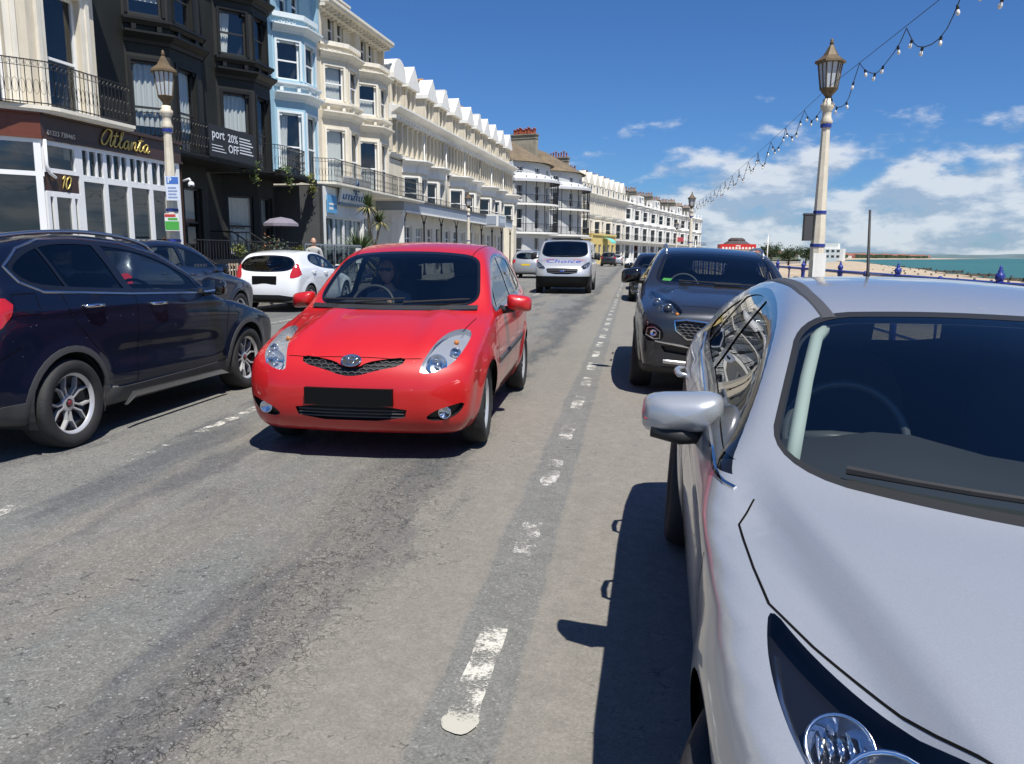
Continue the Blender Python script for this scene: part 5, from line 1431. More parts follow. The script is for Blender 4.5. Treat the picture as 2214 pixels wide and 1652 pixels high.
def cabin(root, S, lhd=False, driver_side=-1, dark=False):
    """seats, dashboard and steering wheel, seen through the glass"""
    sw = S['cab']            # dict: dash y,z ; seat y ; rear y ; floor z
    W = S['W']
    mb = MB(); mb.smooth = True
    y, z = sw['dash']; n = 14; rows = []
    for i in range(n+1):
        x = -W*.80 + 2*W*.80*i/n
        hood = .055*math.exp(-((x-driver_side*-1*0-driver_side*.36)/.20)**2)
        rows.append([mb.V((x, y-.42, z-.03)), mb.V((x, y-.20, z+.0+hood*.3)), mb.V((x, y-.02, z+.02+hood)), mb.V((x, y+.06, z-.01+hood)), mb.V((x, y+.09, z-.10)), mb.V((x, y+.12, z-.40))])
    for i in range(n):
        for j in range(5): mb.F((rows[i][j], rows[i][j+1], rows[i+1][j+1], rows[i+1][j]))
    mb.build('dashboard', M_dash, root)
    mb = MB(); mb.smooth = True
    cx, cy, cz = driver_side*S.get('wheel_x', .36), y+.22, z-.01
    e1 = Vector((1, 0, 0)); e2 = Vector((0, .42, .91))
    mb.tube([Vector((cx, cy, cz)) + e1*(.187*math.cos(a)) + e2*(.187*math.sin(a)) for a in [2*math.pi*i/28 for i in range(28)]], .0155, 8, closed=True)
    mb.tube([(cx-.18, cy, cz), (cx-.05, cy-.02, cz), (cx+.05, cy-.02, cz), (cx+.18, cy, cz)], [.012, .03, .03, .012], 8)
    mb.tube([Vector((cx, cy, cz))-e2*.18, (cx, cy-.02, cz)], [.014, .03], 8)
    mb.tube([(cx, cy-.02, cz-.01), (cx, cy-.3, cz-.10)], .035, 8)
    mb.build('steering_wheel', M_wheelrim if S.get('wheel_x') else M_dash, root)
    for x in (-.36, .36):
        mb = MB(); mb.smooth = True
        y0, fz = sw['seat'], sw['floor']
        hz = sw.get('head', 1.0)
        rings = []
        for t, wd, dp in ((0, .22, .09), (.06, .25, .11), (.30, .26, .10), (.46, .25, .085), (.56, .20, .07), (.60, .13, .05)):
            cy = y0 + t*.22; cz = fz + .18 + t
            rings.append([mb.V((x+math.copysign(abs(math.cos(a))**.6, math.cos(a))*wd, cy+math.copysign(abs(math.sin(a))**.7, math.sin(a))*dp, cz)) for a in [2*math.pi*i/16 for i in range(16)]])
        mb.skin(rings)
        mb.box((x-.24, y0-.48, fz+.05), (x+.24, y0+.02, fz+.24))
        st = mb.build('front_seat', M_seat, root)
        hm = MB(); hm.smooth = True; rings = []
        for t, wd, dp in ((0, .10, .035), (.02, .13, .05), (.10, .135, .055), (.17, .125, .05), (.20, .09, .035)):
            rings.append([hm.V((x+math.copysign(abs(math.cos(a))**.7, math.cos(a))*wd, y0+.155+math.copysign(abs(math.sin(a))**.8, math.sin(a))*dp, fz+.80+t)) for a in [2*math.pi*i/14 for i in range(14)]])
        hm.skin(rings)
        for q in (-.05, .05): hm.tube([(x+q, y0+.14, fz+.72), (x+q, y0+.15, fz+.84)], .007, 6)
        hm.build('headrest', M_seat, st)
    mb = MB(); mb.smooth = True
    yr, fz = sw['rear'], sw['floor']; rings = []
    for t, dp in ((0, .10), (.1, .11), (.45, .085), (.52, .05)):
        cy = yr+t*.25; rings.append([mb.V((math.copysign(abs(math.cos(a))**.4, math.cos(a))*W*.70, cy+math.copysign(abs(math.sin(a))**.7, math.sin(a))*dp, fz+.20+t)) for a in [2*math.pi*i/20 for i in range(20)]])
    mb.skin(rings)
    mb.build('rear_seat', M_seat, root)
    for x in (-.40, .40):
        hm = MB(); hm.smooth = True; hm.cbox((x, yr+.16, fz+.80), (.24, .09, .15)); hm.build('headrest', M_seat, root)
# ================================================================== cars
def clip(poly, a, b, c):
    """keep the part of a polygon where a*x + b*y + c >= 0"""
    out = []
    for p, q in zip(poly, poly[1:]+poly[:1]):
        u, v = a*p[0]+b*p[1]+c, a*q[0]+b*q[1]+c
        if u >= 0: out.append(p)
        if (u >= 0) != (v >= 0): t = u/(u-v); out.append((p[0]+(q[0]-p[0])*t, p[1]+(q[1]-p[1])*t))
    return out
def split_panes(dlo, pillars, inset=.03):
    """glass openings of a side: the outline set in by the seal width, divided by leaning pillars (y at z=1.0, y at z=1.5, width)"""
    base = offset_poly(rounded(dlo, 2), -inset); out = []; edges = [None]+list(pillars)+[None]
    for i in range(len(edges)-1):
        q = base
        for e, sg in ((edges[i], 1), (edges[i+1], -1)):
            if e is None: continue
            y0, y1, w = e; m = (y1-y0)/.5; q = clip(q, sg, -sg*m, -sg*(y0-m*1.0) - w/2)
        if len(q) > 2: out.append(q)
    return out
def circle(cx, cz, r, n=26): return [(cx+r*math.cos(2*math.pi*i/n), cz+r*math.sin(2*math.pi*i/n)) for i in range(n)]
def mirror_poly(p): return p + [(-x, z) for x, z in reversed(p)]

def make_car(name, label, S, body_mat, loc, rz, group=None, res=(128, 96, 22), ry=0.0):
    """builds a whole car from its description and returns the root Empty"""
    root = thing(name, label, S.get('cat', 'car'), loc, rz, group)
    if ry: root.rotation_euler = (0, ry, rz)
    sh = CarShape(S); c = CarCut(sh, res); root['_'] = 1; del root['_']
    W, L = S['W'], S['L']
    body = 0
    # wheel openings
    dead = []; clad = []
    for (sw, zw, rw) in S['wheels']:
        for sd in (1, -1):
            if S.get('clad'):
                clad.append(c.cut('cladding', circle(sw, zw, rw+S['clad'], 34), 'side', sd))
            dead.append(c.cut('arch', circle(sw, zw, rw, 34), 'side', sd))
    if S.get('sill'):
        for sd in (1, -1): clad.append(c.cut('cladding', S['sill'], 'side', sd, over=[0]))
    if S.get('front_clad'): clad.append(c.cut('cladding', S['front_clad'], 'front', 0, over=[0]))
    if S.get('rear_clad'): clad.append(c.cut('cladding', S['rear_clad'], 'rear', 0, over=[0]))
    # doors, then glass
    doors = [[c.cut('door', rounded(p, 1), 'side', sd, over=[0]) for p in S.get('doors', [])] for sd in (1, -1)]
    bonnet = c.cut('bonnet', S['bonnet'], 'top', 0, over=[0]) if S.get('bonnet') else None
    gate = c.cut('tailgate', S['gate'], 'rear', 0, over=[0]) if S.get('gate') else None
    dlo = []; panes = []; ptint = []
    for sd in (1, -1):
        if S.get('dlo'):
            dlo.append(c.cut('window_trim', rounded(S['dlo'], 2), 'side', sd, steep=.30))
            for i, p in enumerate(split_panes(S['dlo'], S['pillars'], S.get('seal', .03))):
                panes.append((c.cut('side_window', p, 'side', sd, steep=.30), i >= S.get('dark_from', 1)))
    ws = wsf = rs = rsf = None
    if S.get('ws'):
        o = S['ws']; o = rounded(o, 3); wsf = c.cut('windscreen_frame', o, 'front', 0); ws = c.cut('windscreen', offset_poly(o, -S.get('frit', .04)), 'front', 0)
    if S.get('rs'):
        o = S['rs']; rsf = c.cut('rear_window_frame', rounded(o, 2), 'rear', 0); rs = c.cut('rear_window', rounded(offset_poly(o, -.035), 2), 'rear', 0)
    lamps = []
    for sd in (1, -1):
        if S.get('lamp'): lamps.append((sd, c.cut('headlight', rounded(S['lamp'], S.get('lamp_round', 1)), S.get('lamp_view', 'front'), sd)))
    tails = []
    for sd in (1, -1):
        if S.get('tail_lamp'): tails.append((sd, c.cut('tail_light', rounded(S['tail_lamp'], 1), S.get('tail_view', 'rear'), sd, steep=.30 if S.get('tail_view') == 'side' else 0)))
    holes = []
    for nm, poly, sides, dep, rr in S.get('grilles', []):
        for sd in sides: holes.append((nm, c.cut(nm, rounded(poly, rr), 'front', sd), dep, poly, sd))
    rholes = []
    for nm, poly, sides, dep in S.get('rear_holes', []):
        for sd in sides: rholes.append((nm, c.cut(nm, rounded(poly, 1), 'rear', sd), dep))
    # ---------------- parts
    arch_liner(root, S)
    lining_ids = [body] + [i for d in doors for i in d] + ([gate] if gate else []) + dlo + [x for x in (wsf, rsf) if x]
    b = c.part([body], 'body', [body_mat, M_gap], root)
    mb = MB()                                           # panel gaps and recess walls belong to the body skin
    for pts, view, sides in S.get('gaps', []):
        for sd in sides: c.ribbon(mb, pts, view, sd, w=S.get('gap_w', .006), h=.0012)
    if mb.v: 
        mb.build_sides('panel_gap', M_gap, b)
    lin = c.part(lining_ids, 'cabin_lining', S.get('lining', M_trimd), root, shift=-.022)
    if clad: c.part(clad, 'cladding', S.get('clad_mat', M_plastic), root, shift=.006, wall=.014)
    for sd in (0, 1):
        for i, d in enumerate(doors[sd]):
            o = c.part([d], 'door', [body_mat], root)
            if o is None: continue
            sdv = 1 if sd == 0 else -1
            if S.get('handles'):
                hx, hz = S['handles'][i]
                p, n = c.hit(hx, hz, 'side', sdv)
                hm = MB(); hm.smooth = True; l = .105
                hm.tube([(p.x-.004*sdv, p.y-l, p.z), (p.x+.030*sdv, p.y-l*.8, p.z), (p.x+.038*sdv, p.y, p.z+.004), (p.x+.030*sdv, p.y+l*.8, p.z+.004), (p.x-.004*sdv, p.y+l, p.z+.004)], [.010, .014, .015, .014, .010], 8)
                hm.build('handle', S.get('handle_mat', body_mat), o)
    if bonnet: c.part([bonnet], 'bonnet', [body_mat], root)
    if gate: c.part([gate], 'tailgate', [body_mat], root)
    for d in dlo: c.part([d], 'window_trim', S.get('trim_mat', M_gloss), root)
    for p, dk in panes: c.part([p], 'side_window', M_glass_dk if dk else M_glass, root, shift=-.004)
    if wsf: c.part([wsf], 'windscreen_frame', S.get('frame_mat', M_gloss), root)
    if ws: c.part([ws], 'windscreen', S.get('ws_mat', M_glass_ws), root, shift=-.001)
    if rsf: c.part([rsf], 'rear_window_frame', M_gloss, root)
    if rs: c.part([rs], 'rear_window', M_glass_dk, root, shift=-.001)
    for sd, pid in lamps:
        lens = c.part([pid], 'headlight', M_lens, root)
        ins = c.part([pid], 'lamp_housing', S.get('lamp_in', M_lamp_dk), lens, shift=-S.get('lamp_depth', .05), wall=-S.get('lamp_depth', .05))
        for (x, z, r, kind) in S.get('bulbs', []):
            p, n = c.hit(x*sd, z, 'front')
            n = Vector(n); q = p - n*S.get('lamp_depth', .05)*.9
            mb = MB(); mb.smooth = True
            d = Vector((0, -1, 0))*.75 + n*.25; d.normalize()
            if kind == 'refl':
                mb.lathe([(r*1.08, .048), (r*1.0, .050), (r*.93, .036), (r*.70, .010), (r*.30, -.004), (.004, -.006)], q, d, 24, cap=False)
                mb.mi = 1; mb.sphere(q+d*.018, r*.22, 10)
                mb.mi = 0; mb.lathe([(r*.30, .030), (r*.30, .034), (.001, .036)], q, d, 12)
                mb.build('reflector', [M_lamp_in, M_lens], lens)
            elif kind == 'amber':
                mb.sphere(q+d*.012, r, 12); mb.build('indicator', M_amber, lens)
            else:
                mb.lathe([(r*1.15, .028), (r*1.05, .036), (r, .030)], q, d, 24, cap=False); mb.mi = 1
                mb.sphere(q+d*.012, r*.95, 16); mb.build('projector', [M_lamp_in, M_lamp_dk], lens)
    for sd, pid in tails: c.part([pid], 'tail_light', S.get('tail_mat', M_red_lens), root, shift=.004, wall=.01)
    for nm, pid, dep, poly, sd in holes:
        c.part([pid], nm, M_grille, root, shift=-dep, wall=-dep)
    for nm, pid, dep in rholes: c.part([pid], nm, M_plastic, root, shift=-dep, wall=-dep)
    # mirrors
    if S.get('mirror'):
        mx, my, mz = S['mirror']
        for sd in (1, -1):
            mb = MB(); mb.smooth = True; mirror_shape(mb, (sd*mx, my, mz), sd, S.get('mirror_sc', (1, 1, 1)))
            o = mb.build('wing_mirror', S.get('mirror_mat', body_mat), root)
            mb = MB(); sc = S.get('mirror_sc', (1, 1, 1))
            mb.extrude([(sd*mx+math.copysign(abs(math.cos(a))**.6, math.cos(a))*.098*sc[0], my+.0635*sc[1], mz+math.copysign(abs(math.sin(a))**.6, math.sin(a))*.064*sc[2]) for a in [2*math.pi*i/20 for i in range(20)]], (0, .004, 0))
            mb.build('mirror_glass', M_mirror, o)
            mb = MB(); mb.smooth = True
            p, n = c.hit(my+.03, mz-.06, 'side', sd)
            mb.tube([(p.x-.02*sd, p.y, p.z), (p.x+.03*sd, p.y-.01, p.z), (sd*(mx-.05*sc[0]), my, mz-.055*sc[2])], [.04, .032, .03], 8)
            mb.build('mirror_stalk', M_plastic, o)
    # wipers
    for x0, z0, x1, z1 in S.get('wipers', []):
        mb = MB()
        P = []
        for i in range(9):
            t = i/8; p, n = c.hit(x0+(x1-x0)*t, z0+(z1-z0)*t, 'front'); P.append(Vector(p)+Vector(n)*.018)
        mb.tube(P, [.011]+[.008]*7+[.005], 6)
        mb.build('wiper', M_plastic, root)
    if S.get('cab'): cabin(root, S, driver_side=-1)
    add_wheels(root, S, S['wheel_meshes'], S.get('steer', 0))
    S['cutter'] = c
    return root, c

def hexmesh_bars(mb, c, poly, dx, dz, view='front', w=.006, depth=.012):
    """honeycomb wires across a grille opening, laid a little behind its mouth"""
    xs = [p[0] for p in poly]; zs = [p[1] for p in poly]; pl = offset_poly(poly, -.004)
    z = min(zs); r = 0
    def seg(a, b):
        m = ((a[0]+b[0])/2, (a[1]+b[1])/2)
        if not inside(pl, *m): return
        P = [c.hit(p[0], p[1], view) for p in (a, b)]
        mb.tube([Vector(p)-Vector(n)*depth for p, n in P], w/2, 4, cap=False)
    while z < max(zs)+dz:
        x = min(xs) - (dx/2 if r % 2 else 0)
        while x < max(xs)+dx:
            a = (x, z+dz*.33); b = (x+dx/2, z); d = (x+dx, z+dz*.33); e = (x, z+dz); 
            seg(a, b); seg(b, d); seg(a, e)
            x += dx
        z += dz; r += 1

W_yaris = None
def build_yaris():
    meshes = wheel_mesh(.300, .185, .198, 5, 'twin', M_alloy, M_alloy_dark)
    lamp = [(.475,.618),(.472,.665),(.505,.750),(.545,.832),(.59,.864),(.66,.872),(.722,.852),(.730,.795),(.700,.71),(.650,.665),(.565,.628)]
    gr = [(-.365,.722),(-.22,.708),(-.11,.690),(-.05,.655),(.05,.655),(.11,.690),(.22,.708),(.365,.722),(.35,.672),(.18,.638),(.05,.600),(-.05,.600),(-.18,.638),(-.35,.672)]
    S = dict(L=3.785, W=.8475,
        top=[(-.4,.56),(0,.665),(.10,.735),(.2,.79),(.4,.865),(.7,.940),(1.0,.995),(1.10,1.04),(1.40,1.235),(1.75,1.425),(1.95,1.48),(2.3,1.522),(2.6,1.527),(3.1,1.49),(3.45,1.43),(3.9,1.33)],
        front=[(.12,.19),(.19,.10),(.28,.035),(.40,.005),(.50,.0),(.58,.018),(.66,.05),(.74,.115),(.85,.30)],
        rear=[(.15,3.66),(.3,3.75),(.5,3.785),(.65,3.77),(.9,3.72),(1.1,3.62),(1.4,3.42)],
        bottom=[(0,.19),(.6,.17),(3.2,.18),(3.8,.30)], belt=[(0,.74),(.6,.84),(1.0,.905),(1.5,.94),(3.8,1.04)],
        prof=[(0,.80),(.2,.87),(.35,.955),(.6,.992),(.75,1.0),(.93,.975),(1.0,.958),(1.08,.925),(1.5,.82),(1.85,.715),(2.0,.655),(2.3,.5)],
        taper=[(0,.93),(.3,.965),(.7,.99),(1.2,1),(2.6,1),(3.4,.97),(3.8,.92)],
        crown=[(0,.06),(.5,.12),(1.0,.08),(1.5,.05),(2.2,.09),(3.5,.08)], kw=[(0,.20),(1.0,.26),(1.8,.24),(2.6,.05),(3.6,-.15)],
        nose=(.16, 1.1, .50), tail=(.08, .6, .5), wheels=[(.775,.305,.335),(3.235,.305,.335)], tyre_r=.300, flare=.022, zc=.55, s1=.62,
        extra_top=[lambda a, s, z: -.030*np.exp(-((a-(.50-.07*s))/.09)**2)*sstep(s, .02, .3)*sstep(-s, -1.15, -.9)],
        dlo=[(1.24,.945),(1.55,1.150),(1.85,1.310),(2.10,1.395),(2.45,1.428),(2.85,1.415),(3.10,1.36),(3.33,1.19),(3.36,1.08),(3.0,1.035),(2.3,1.0),(1.6,.965)],
        pillars=[(1.52,1.90,.05),(2.42,2.40,.11),(3.06,3.00,.07)], dark_from=2,
        ws=[(-.685,1.012),(-.40,1.005),(0,1.0),(.40,1.005),(.685,1.012),(.635,1.25),(.585,1.40),(.3,1.432),(0,1.438),(-.3,1.432),(-.585,1.40),(-.635,1.25)], frit=.022,
        rs=[(-.50,1.35),(0,1.37),(.50,1.35),(.60,1.06),(-.60,1.06)],
        lamp=lamp, lamp_in=mat('yaris_lamp_housing', (0.62,0.63,0.65), .2, .55), bulbs=[(.585,.70,.066,'refl'),(.645,.825,.019,'amber'),(.675,.765,.035,'refl')],
        tail_lamp=[(.60,1.0),(.78,1.0),(.80,.75),(.66,.76)],
        grilles=[('grille', gr, (0,), .022, 1), ('lower_grille', [(-.40,.405),(.40,.405),(.365,.295),(-.365,.295)], (0,), .03, 1), ('fog_lamp_recess', [(.505,.315),(.56,.365),(.66,.40),(.765,.425),(.74,.36),(.68,.315),(.58,.295)], (1,-1), .03, 1)],
        doors=[[(1.22,.33),(1.25,.60),(1.20,.80),(1.27,.97),(1.56,1.18),(1.85,1.335),(2.12,1.42),(2.42,1.445),(2.42,.30),(1.4,.28)], [(2.43,.30),(2.43,1.445),(2.82,1.44),(3.08,1.385),(3.12,1.0),(3.0,.75),(2.86,.62),(2.80,.34)]],
        handles=[(2.22,.93),(2.95,.955)], mirror=(.955,1.62,1.01), mirror_sc=(.90,1,.86),
        bonnet=[(-.585,.30),(-.50,.16),(-.25,.115),(0,.108),(.25,.115),(.50,.16),(.585,.30),(.66,.62),(.70,.98),(.72,1.06),(.4,1.00),(0,.985),(-.4,1.00),(-.72,1.06),(-.70,.98),(-.66,.62)],
        gaps=[([(1.22,.33),(1.25,.60),(1.20,.80),(1.27,.95)],'side',(1,-1)), ([(2.425,.30),(2.425,1.0)],'side',(1,-1)), ([(1.4,.275),(2.8,.29)],'side',(1,-1)), ([(3.12,1.0),(3.0,.75),(2.88,.62),(2.80,.34)],'side',(1,-1)),
              ([(.655,.62),(.70,.98)],'top',(1,-1)), ([(-.47,.145),(-.25,.115),(0,.108),(.25,.115),(.47,.145)],'top',(1,)), ([(.52,1.75),(.55,2.2),(.55,2.8),(.53,3.2)],'top',(1,-1)), ([(.36,.66),(.47,.60)],'front',())],
        wipers=[(-.60,1.03,-.02,1.045),(-.30,1.015,.10,1.05),(.10,1.02,.60,1.045)],
        cab=dict(dash=(1.50,.97), seat=2.25, rear=3.0, floor=.42), wheel_meshes=meshes, steer=0.05)
    red = paint('red_paint', (0.50, 0.007, 0.007), 0.0, .45)
    root, c = make_car('hatchback_car', 'bright red hatchback with a driver at the wheel, coming along the road', S, red, (-1.86, 4.95, 0), R(1.3))
    # honeycomb, lower bars, badge, plate, fog lamps, rubbing strips, side repeaters
    mb = MB(); hexmesh_bars(mb, c, gr, .050, .024, w=.006, depth=.014); mb.build('grille_mesh', M_dull, root)
    mb = MB()
    for z in (.318,.342,.366):
        P = [c.hit(x, z, 'front') for x in np.linspace(-.37,.37,15)]
        mb.tube([Vector(p)-Vector(n)*.012 for p, n in P], .006, 6)
    mb.build('grille_bar', M_dull, root)
    p, n = c.hit(0, .69, 'front'); n = Vector(n).normalized(); up = Vector((0,0,1)); up = (up-n*up.dot(n)).normalized(); rt = up.cross(n)
    o = Vector(p)+n*.012
    mb = MB(); mb.smooth = True
    def ell(a, b, cz=0, r=.0055, k=26): mb.tube([o + rt*(a*math.cos(t)) + up*(cz+b*math.sin(t)) + n*.004 for t in [2*math.pi*i/k for i in range(k)]], r, 6, closed=True)
    ell(.067, .046); ell(.020, .040, 0, .0045); ell(.040, .016, .020, .0045)
    mb.build('badge', M_chrome, root)
    mb = MB(); mb.lathe([(.062,-.004),(.062,.002)], o, n, 28)
    for i, v in enumerate(mb.v):
        q = Vector(v)-o; mb.v[i] = tuple(o + rt*q.dot(rt) + up*(q.dot(up)*.68) + n*q.dot(n))
    mb.build('badge_plate', M_plastic, root)
    mb = MB(); p, n = c.hit(0, .465, 'front'); mb.box((-.305, p.y-.020, .408), (.305, p.y+.03, .522)); mb.build('number_plate', M_plate, root)
    for sd in (1, -1):
        p, n = c.hit(.635*sd, .355, 'front'); mb = MB(); mb.smooth = True; q = Vector(p)+Vector((0,.02,0))
        mb.lathe([(.043,0),(.043,-.018),(.036,-.012),(.001,.012)], q, (0,1,0), 22, cap=False); mb.mi = 1; mb.lathe([(.040,-.014),(.030,-.022),(.001,-.026)], q, (0,1,0), 22, cap=False)
        mb.build('fog_lamp', [M_lamp_in, M_lens], root)
        mb = MB(); c.ribbon(mb, [(1.30,.56),(2.41,.60)], 'side', sd, w=.055, h=.012, prof='raised'); c.ribbon(mb, [(2.44,.60),(2.88,.62)], 'side', sd, w=.055, h=.012, prof='raised'); mb.build('rubbing_strip', M_dull, root)
        mb = MB(); mb.smooth = True; p, n = c.hit(.98,.79,'side',sd); mb.sphere(p, .020, 12, (.5,1.3,.8)); mb.build('side_repeater', M_lens, root)
    mb = MB()
    mb.mi = 0
    for z in np.linspace(1.0, 1.02, 2): pass
    P = [c.hit(x, .992, 'front') for x in np.linspace(-.68,.68,21)]
    a = [mb.V(Vector(p)+Vector(n)*.004+Vector((0,0,.020))) for p, n in P]; b_ = [mb.V(Vector(p)+Vector(n)*.006+Vector((0,-.05,-.010))) for p, n in P]
    for i in range(20): mb.F((b_[i], b_[i+1], a[i+1], a[i]))
    mb.build('scuttle', M_plastic, root)
    return root, c
YARIS, YC = build_yaris()
# ------------------------------------------------------------------ the other cars
def build_focus():
    meshes = wheel_mesh(.316, .205, .212, 5, 'plain', M_alloy, M_alloy_dark)
    lamp = [(.805,.93),(.820,.83),(.820,.74),(.812,.66),(.796,.58),(.765,.48),(.70,.35),(.60,.24),(.48,.18),(.45,.27),(.515,.40),(.582,.51),(.632,.585),(.695,.68),(.762,.81)]
    S = dict(L=4.36, W=.9115,
        top=[(-.4,.60),(0,.70),(.12,.79),(.3,.855),(.6,.92),(.9,.965),(1.05,.985),(1.14,1.01),(1.45,1.165),(1.75,1.30),(1.98,1.372),(2.2,1.415),(2.5,1.448),(2.8,1.455),(3.2,1.435),(3.8,1.34),(4.3,1.22)],
        front=[(.12,.20),(.2,.10),(.35,.03),(.5,.0),(.6,.01),(.68,.05),(.76,.12),(.9,.35)],
        rear=[(.15,4.2),(.35,4.33),(.6,4.36),(.8,4.34),(1.0,4.22),(1.3,3.9)],
        bottom=[(0,.22),(.6,.17),(3.7,.18),(4.4,.3)], belt=[(0,.76),(.8,.92),(1.2,.965),(2.5,1.00),(4.4,1.08)],
        prof=[(0,.86),(.2,.91),(.4,.965),(.62,.99),(.8,1.0),(.92,.99),(1.0,.965),(1.08,.925),(1.5,.80),(1.85,.68),(2.0,.62),(2.3,.5)],
        taper=[(0,.86),(.3,.93),(.7,.975),(1.2,1),(2.8,1),(3.8,.97),(4.4,.90)],
        crown=[(0,.10),(.6,.09),(1.0,.05),(1.2,.03),(1.6,.05),(2.3,.10),(4.2,.08)], kw=[(0,.25),(.8,.32),(1.2,.40),(1.9,.26),(2.6,.06),(4.2,-.15)],
        nose=(.14,1.2,.5), tail=(.1,.6,.5), wheels=[(.88,.325,.352),(3.53,.325,.352)], tyre_r=.316, flare=.018, zc=.58, s1=.75, k=.018,
        extra_top=[lambda a, s, z: .85*.007*(np.logaddexp(0, (a-(.455+.22*s))/.007)-np.logaddexp(0, (a-(.515+.22*s))/.007))*sstep(-s, -1.5, -1.15)],
        extra_w=[lambda s, z: .012*np.exp(-((z-(.80+.05*s))/.05)**2)*sstep(s, .9, 1.4)*sstep(-s, -4.0, -3.6), lambda s, z: -.016*np.exp(-((z-(.66+.04*s))/.09)**2)*sstep(s, 1.2, 1.6)*sstep(-s, -3.6, -3.2)],
        dlo=[(1.36,.950),(1.46,.995),(1.57,1.06),(1.71,1.15),(1.86,1.225),(2.08,1.298),(2.38,1.352),(2.75,1.385),(3.1,1.37),(3.4,1.305),(3.62,1.20),(3.66,1.12),(3.2,1.07),(2.4,1.03)],
        pillars=[(2.63,2.63,.09),(3.30,3.12,.05)], dark_from=1,
        ws=[(-.770,.998),(-.40,.992),(0,.992),(.40,.992),(.770,.998),(.705,1.17),(.625,1.335),(.3,1.365),(0,1.372),(-.3,1.365),(-.625,1.335),(-.705,1.17)], frit=.012, frame_mat=mat('windscreen_rubber', (.014,.0145,.016), .55), lamp_round=2, wheel_x=.43,
        rs=[(-.5,1.33),(.5,1.33),(.6,1.05),(-.6,1.05)],
        lamp=lamp, lamp_view='top', lamp_in=mat('focus_lamp_housing', (0.008,0.008,0.010), .25, 0, .3), lamp_depth=.045, bulbs=[],
        tail_lamp=[(.60,1.02),(.80,1.0),(.84,.72),(.66,.75)],
        doors=[[(1.24,.33),(1.28,.70),(1.20,.86),(1.20,.93),(1.70,1.185),(2.1,1.325),(2.4,1.39),(2.62,1.40),(2.62,.28)], [(2.63,.28),(2.63,1.40),(3.1,1.395),(3.4,1.33),(3.5,1.0),(3.32,.72),(3.12,.55),(3.06,.30)]],
        handles=[(2.42,.90),(3.25,.945)], mirror=(.955,1.93,1.005), mirror_sc=(1.10,1.05,.80),
        bonnet=[(-.40,.20),(0,.13),(.40,.20),(.50,.395),(.617,.582),(.745,.805),(.822,1.05),(.838,1.25),(.80,1.31),(.765,1.40),(.70,1.47),(.4,1.18),(0,1.06),(-.4,1.18),(-.70,1.47),(-.765,1.40),(-.80,1.31),(-.838,1.25),(-.822,1.05),(-.805,.93),(-.745,.805),(-.617,.582),(-.50,.395)],
        gaps=[([(.805,.93),(.822,1.05),(.838,1.22),(.80,1.30)],'top',(1,-1)), ([(.40,.20),(.50,.395),(.617,.582),(.745,.805),(.805,.93)],'top',(1,-1)),
              ([(1.24,.33),(1.28,.70),(1.20,.80),(1.19,.865)],'side',(1,-1)), ([(2.625,.28),(2.625,1.03)],'side',(1,-1)), ([(3.5,1.0),(3.32,.72),(3.12,.55),(3.06,.30)],'side',(1,-1)), ([(1.4,.27),(3.06,.28)],'side',(1,-1))], gap_w=.005,
        wipers=[(-.60,1.012,.30,1.02),(-.05,1.0,.68,1.02)],
        cab=dict(dash=(1.86,.945), seat=2.55, rear=3.3, floor=.38), wheel_meshes=meshes, steer=-.30, wheel_in=.095)
    silver = paint('silver_paint', (0.47, 0.49, 0.515), 0.52, .33, flake=.10)
    root, c = make_car('hatchback_car', 'silver hatchback parked nearest, its bonnet and windscreen filling the right edge', S, silver, (1.01, .50, -.115), R(-2.0), 'cars parked along the seaward side', res=(176, 130, 30), ry=R(2.6))
    mb = MB()
    for sd in (1, -1): c.ribbon(mb, [(.545,1.98),(.565,2.3),(.57,2.8),(.56,3.4),(.53,3.9)], 'top', sd, w=.050, h=.003, prof='raised')
    mb.build_sides('roof_strip', M_dull, root)
    # pale pillar lining behind the glass
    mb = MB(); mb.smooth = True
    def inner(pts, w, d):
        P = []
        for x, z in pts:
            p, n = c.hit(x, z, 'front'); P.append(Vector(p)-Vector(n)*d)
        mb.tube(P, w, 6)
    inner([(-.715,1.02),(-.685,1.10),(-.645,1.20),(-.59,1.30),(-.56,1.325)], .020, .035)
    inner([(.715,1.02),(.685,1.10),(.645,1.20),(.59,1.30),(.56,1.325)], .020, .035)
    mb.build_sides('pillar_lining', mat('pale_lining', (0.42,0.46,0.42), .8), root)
    # headlamp inside: chrome bowls and ribbed indicator
    for sd in (1, -1):
        lens = [o for o in root.children if o.name.startswith('headlight')][0 if sd > 0 else 1]
        for (x, y, r, dz) in ((.740,.635,.048,-.03), (.690,.535,.068,-.03), (.59,.39,.06,-.03)):
            p, n = c.hit(x*sd, y, 'top'); q = Vector(p)-Vector(n)*.062; d = (Vector((0,-1,.35))*.7+Vector(n)*.8).normalized()
            mb = MB(); mb.smooth = True
            mb.lathe([(r*1.1,.036),(r*1.04,.040),(r*.97,.032),(r*.75,.010),(r*.35,-.004),(.004,-.006)], q, d, 28, cap=False)
            mb.mi = 1; mb.sphere(q+d*.018, r*.42, 14)
            mb.mi = 0
            for j in range(5): mb.cbox(q+d*.012+Vector(((-.4+.2*j)*r*1.6, .0, -.0)), (.005, .05, .04))
            mb.build('reflector', [M_lamp_in, M_lens], lens)
        mb = MB(); mb.smooth = True
        P = [c.hit(x*sd, y, 'top') for x, y in ((.81,.80),(.812,.70),(.80,.60),(.76,.48),(.69,.36))]
        mb.tube([Vector(p)-Vector(n)*.018 for p, n in P], .009, 6)
        mb.build('lamp_bezel', M_satin, lens)
    mb = MB(); mb.smooth = True                       # the little screen-wash jet and aerial base on the roof
    p, n = c.hit(-.30, 1.00, 'top'); mb.sphere(p, .012, 10, (1.2,1,.6)); mb.build('washer_jet', M_plastic, root)
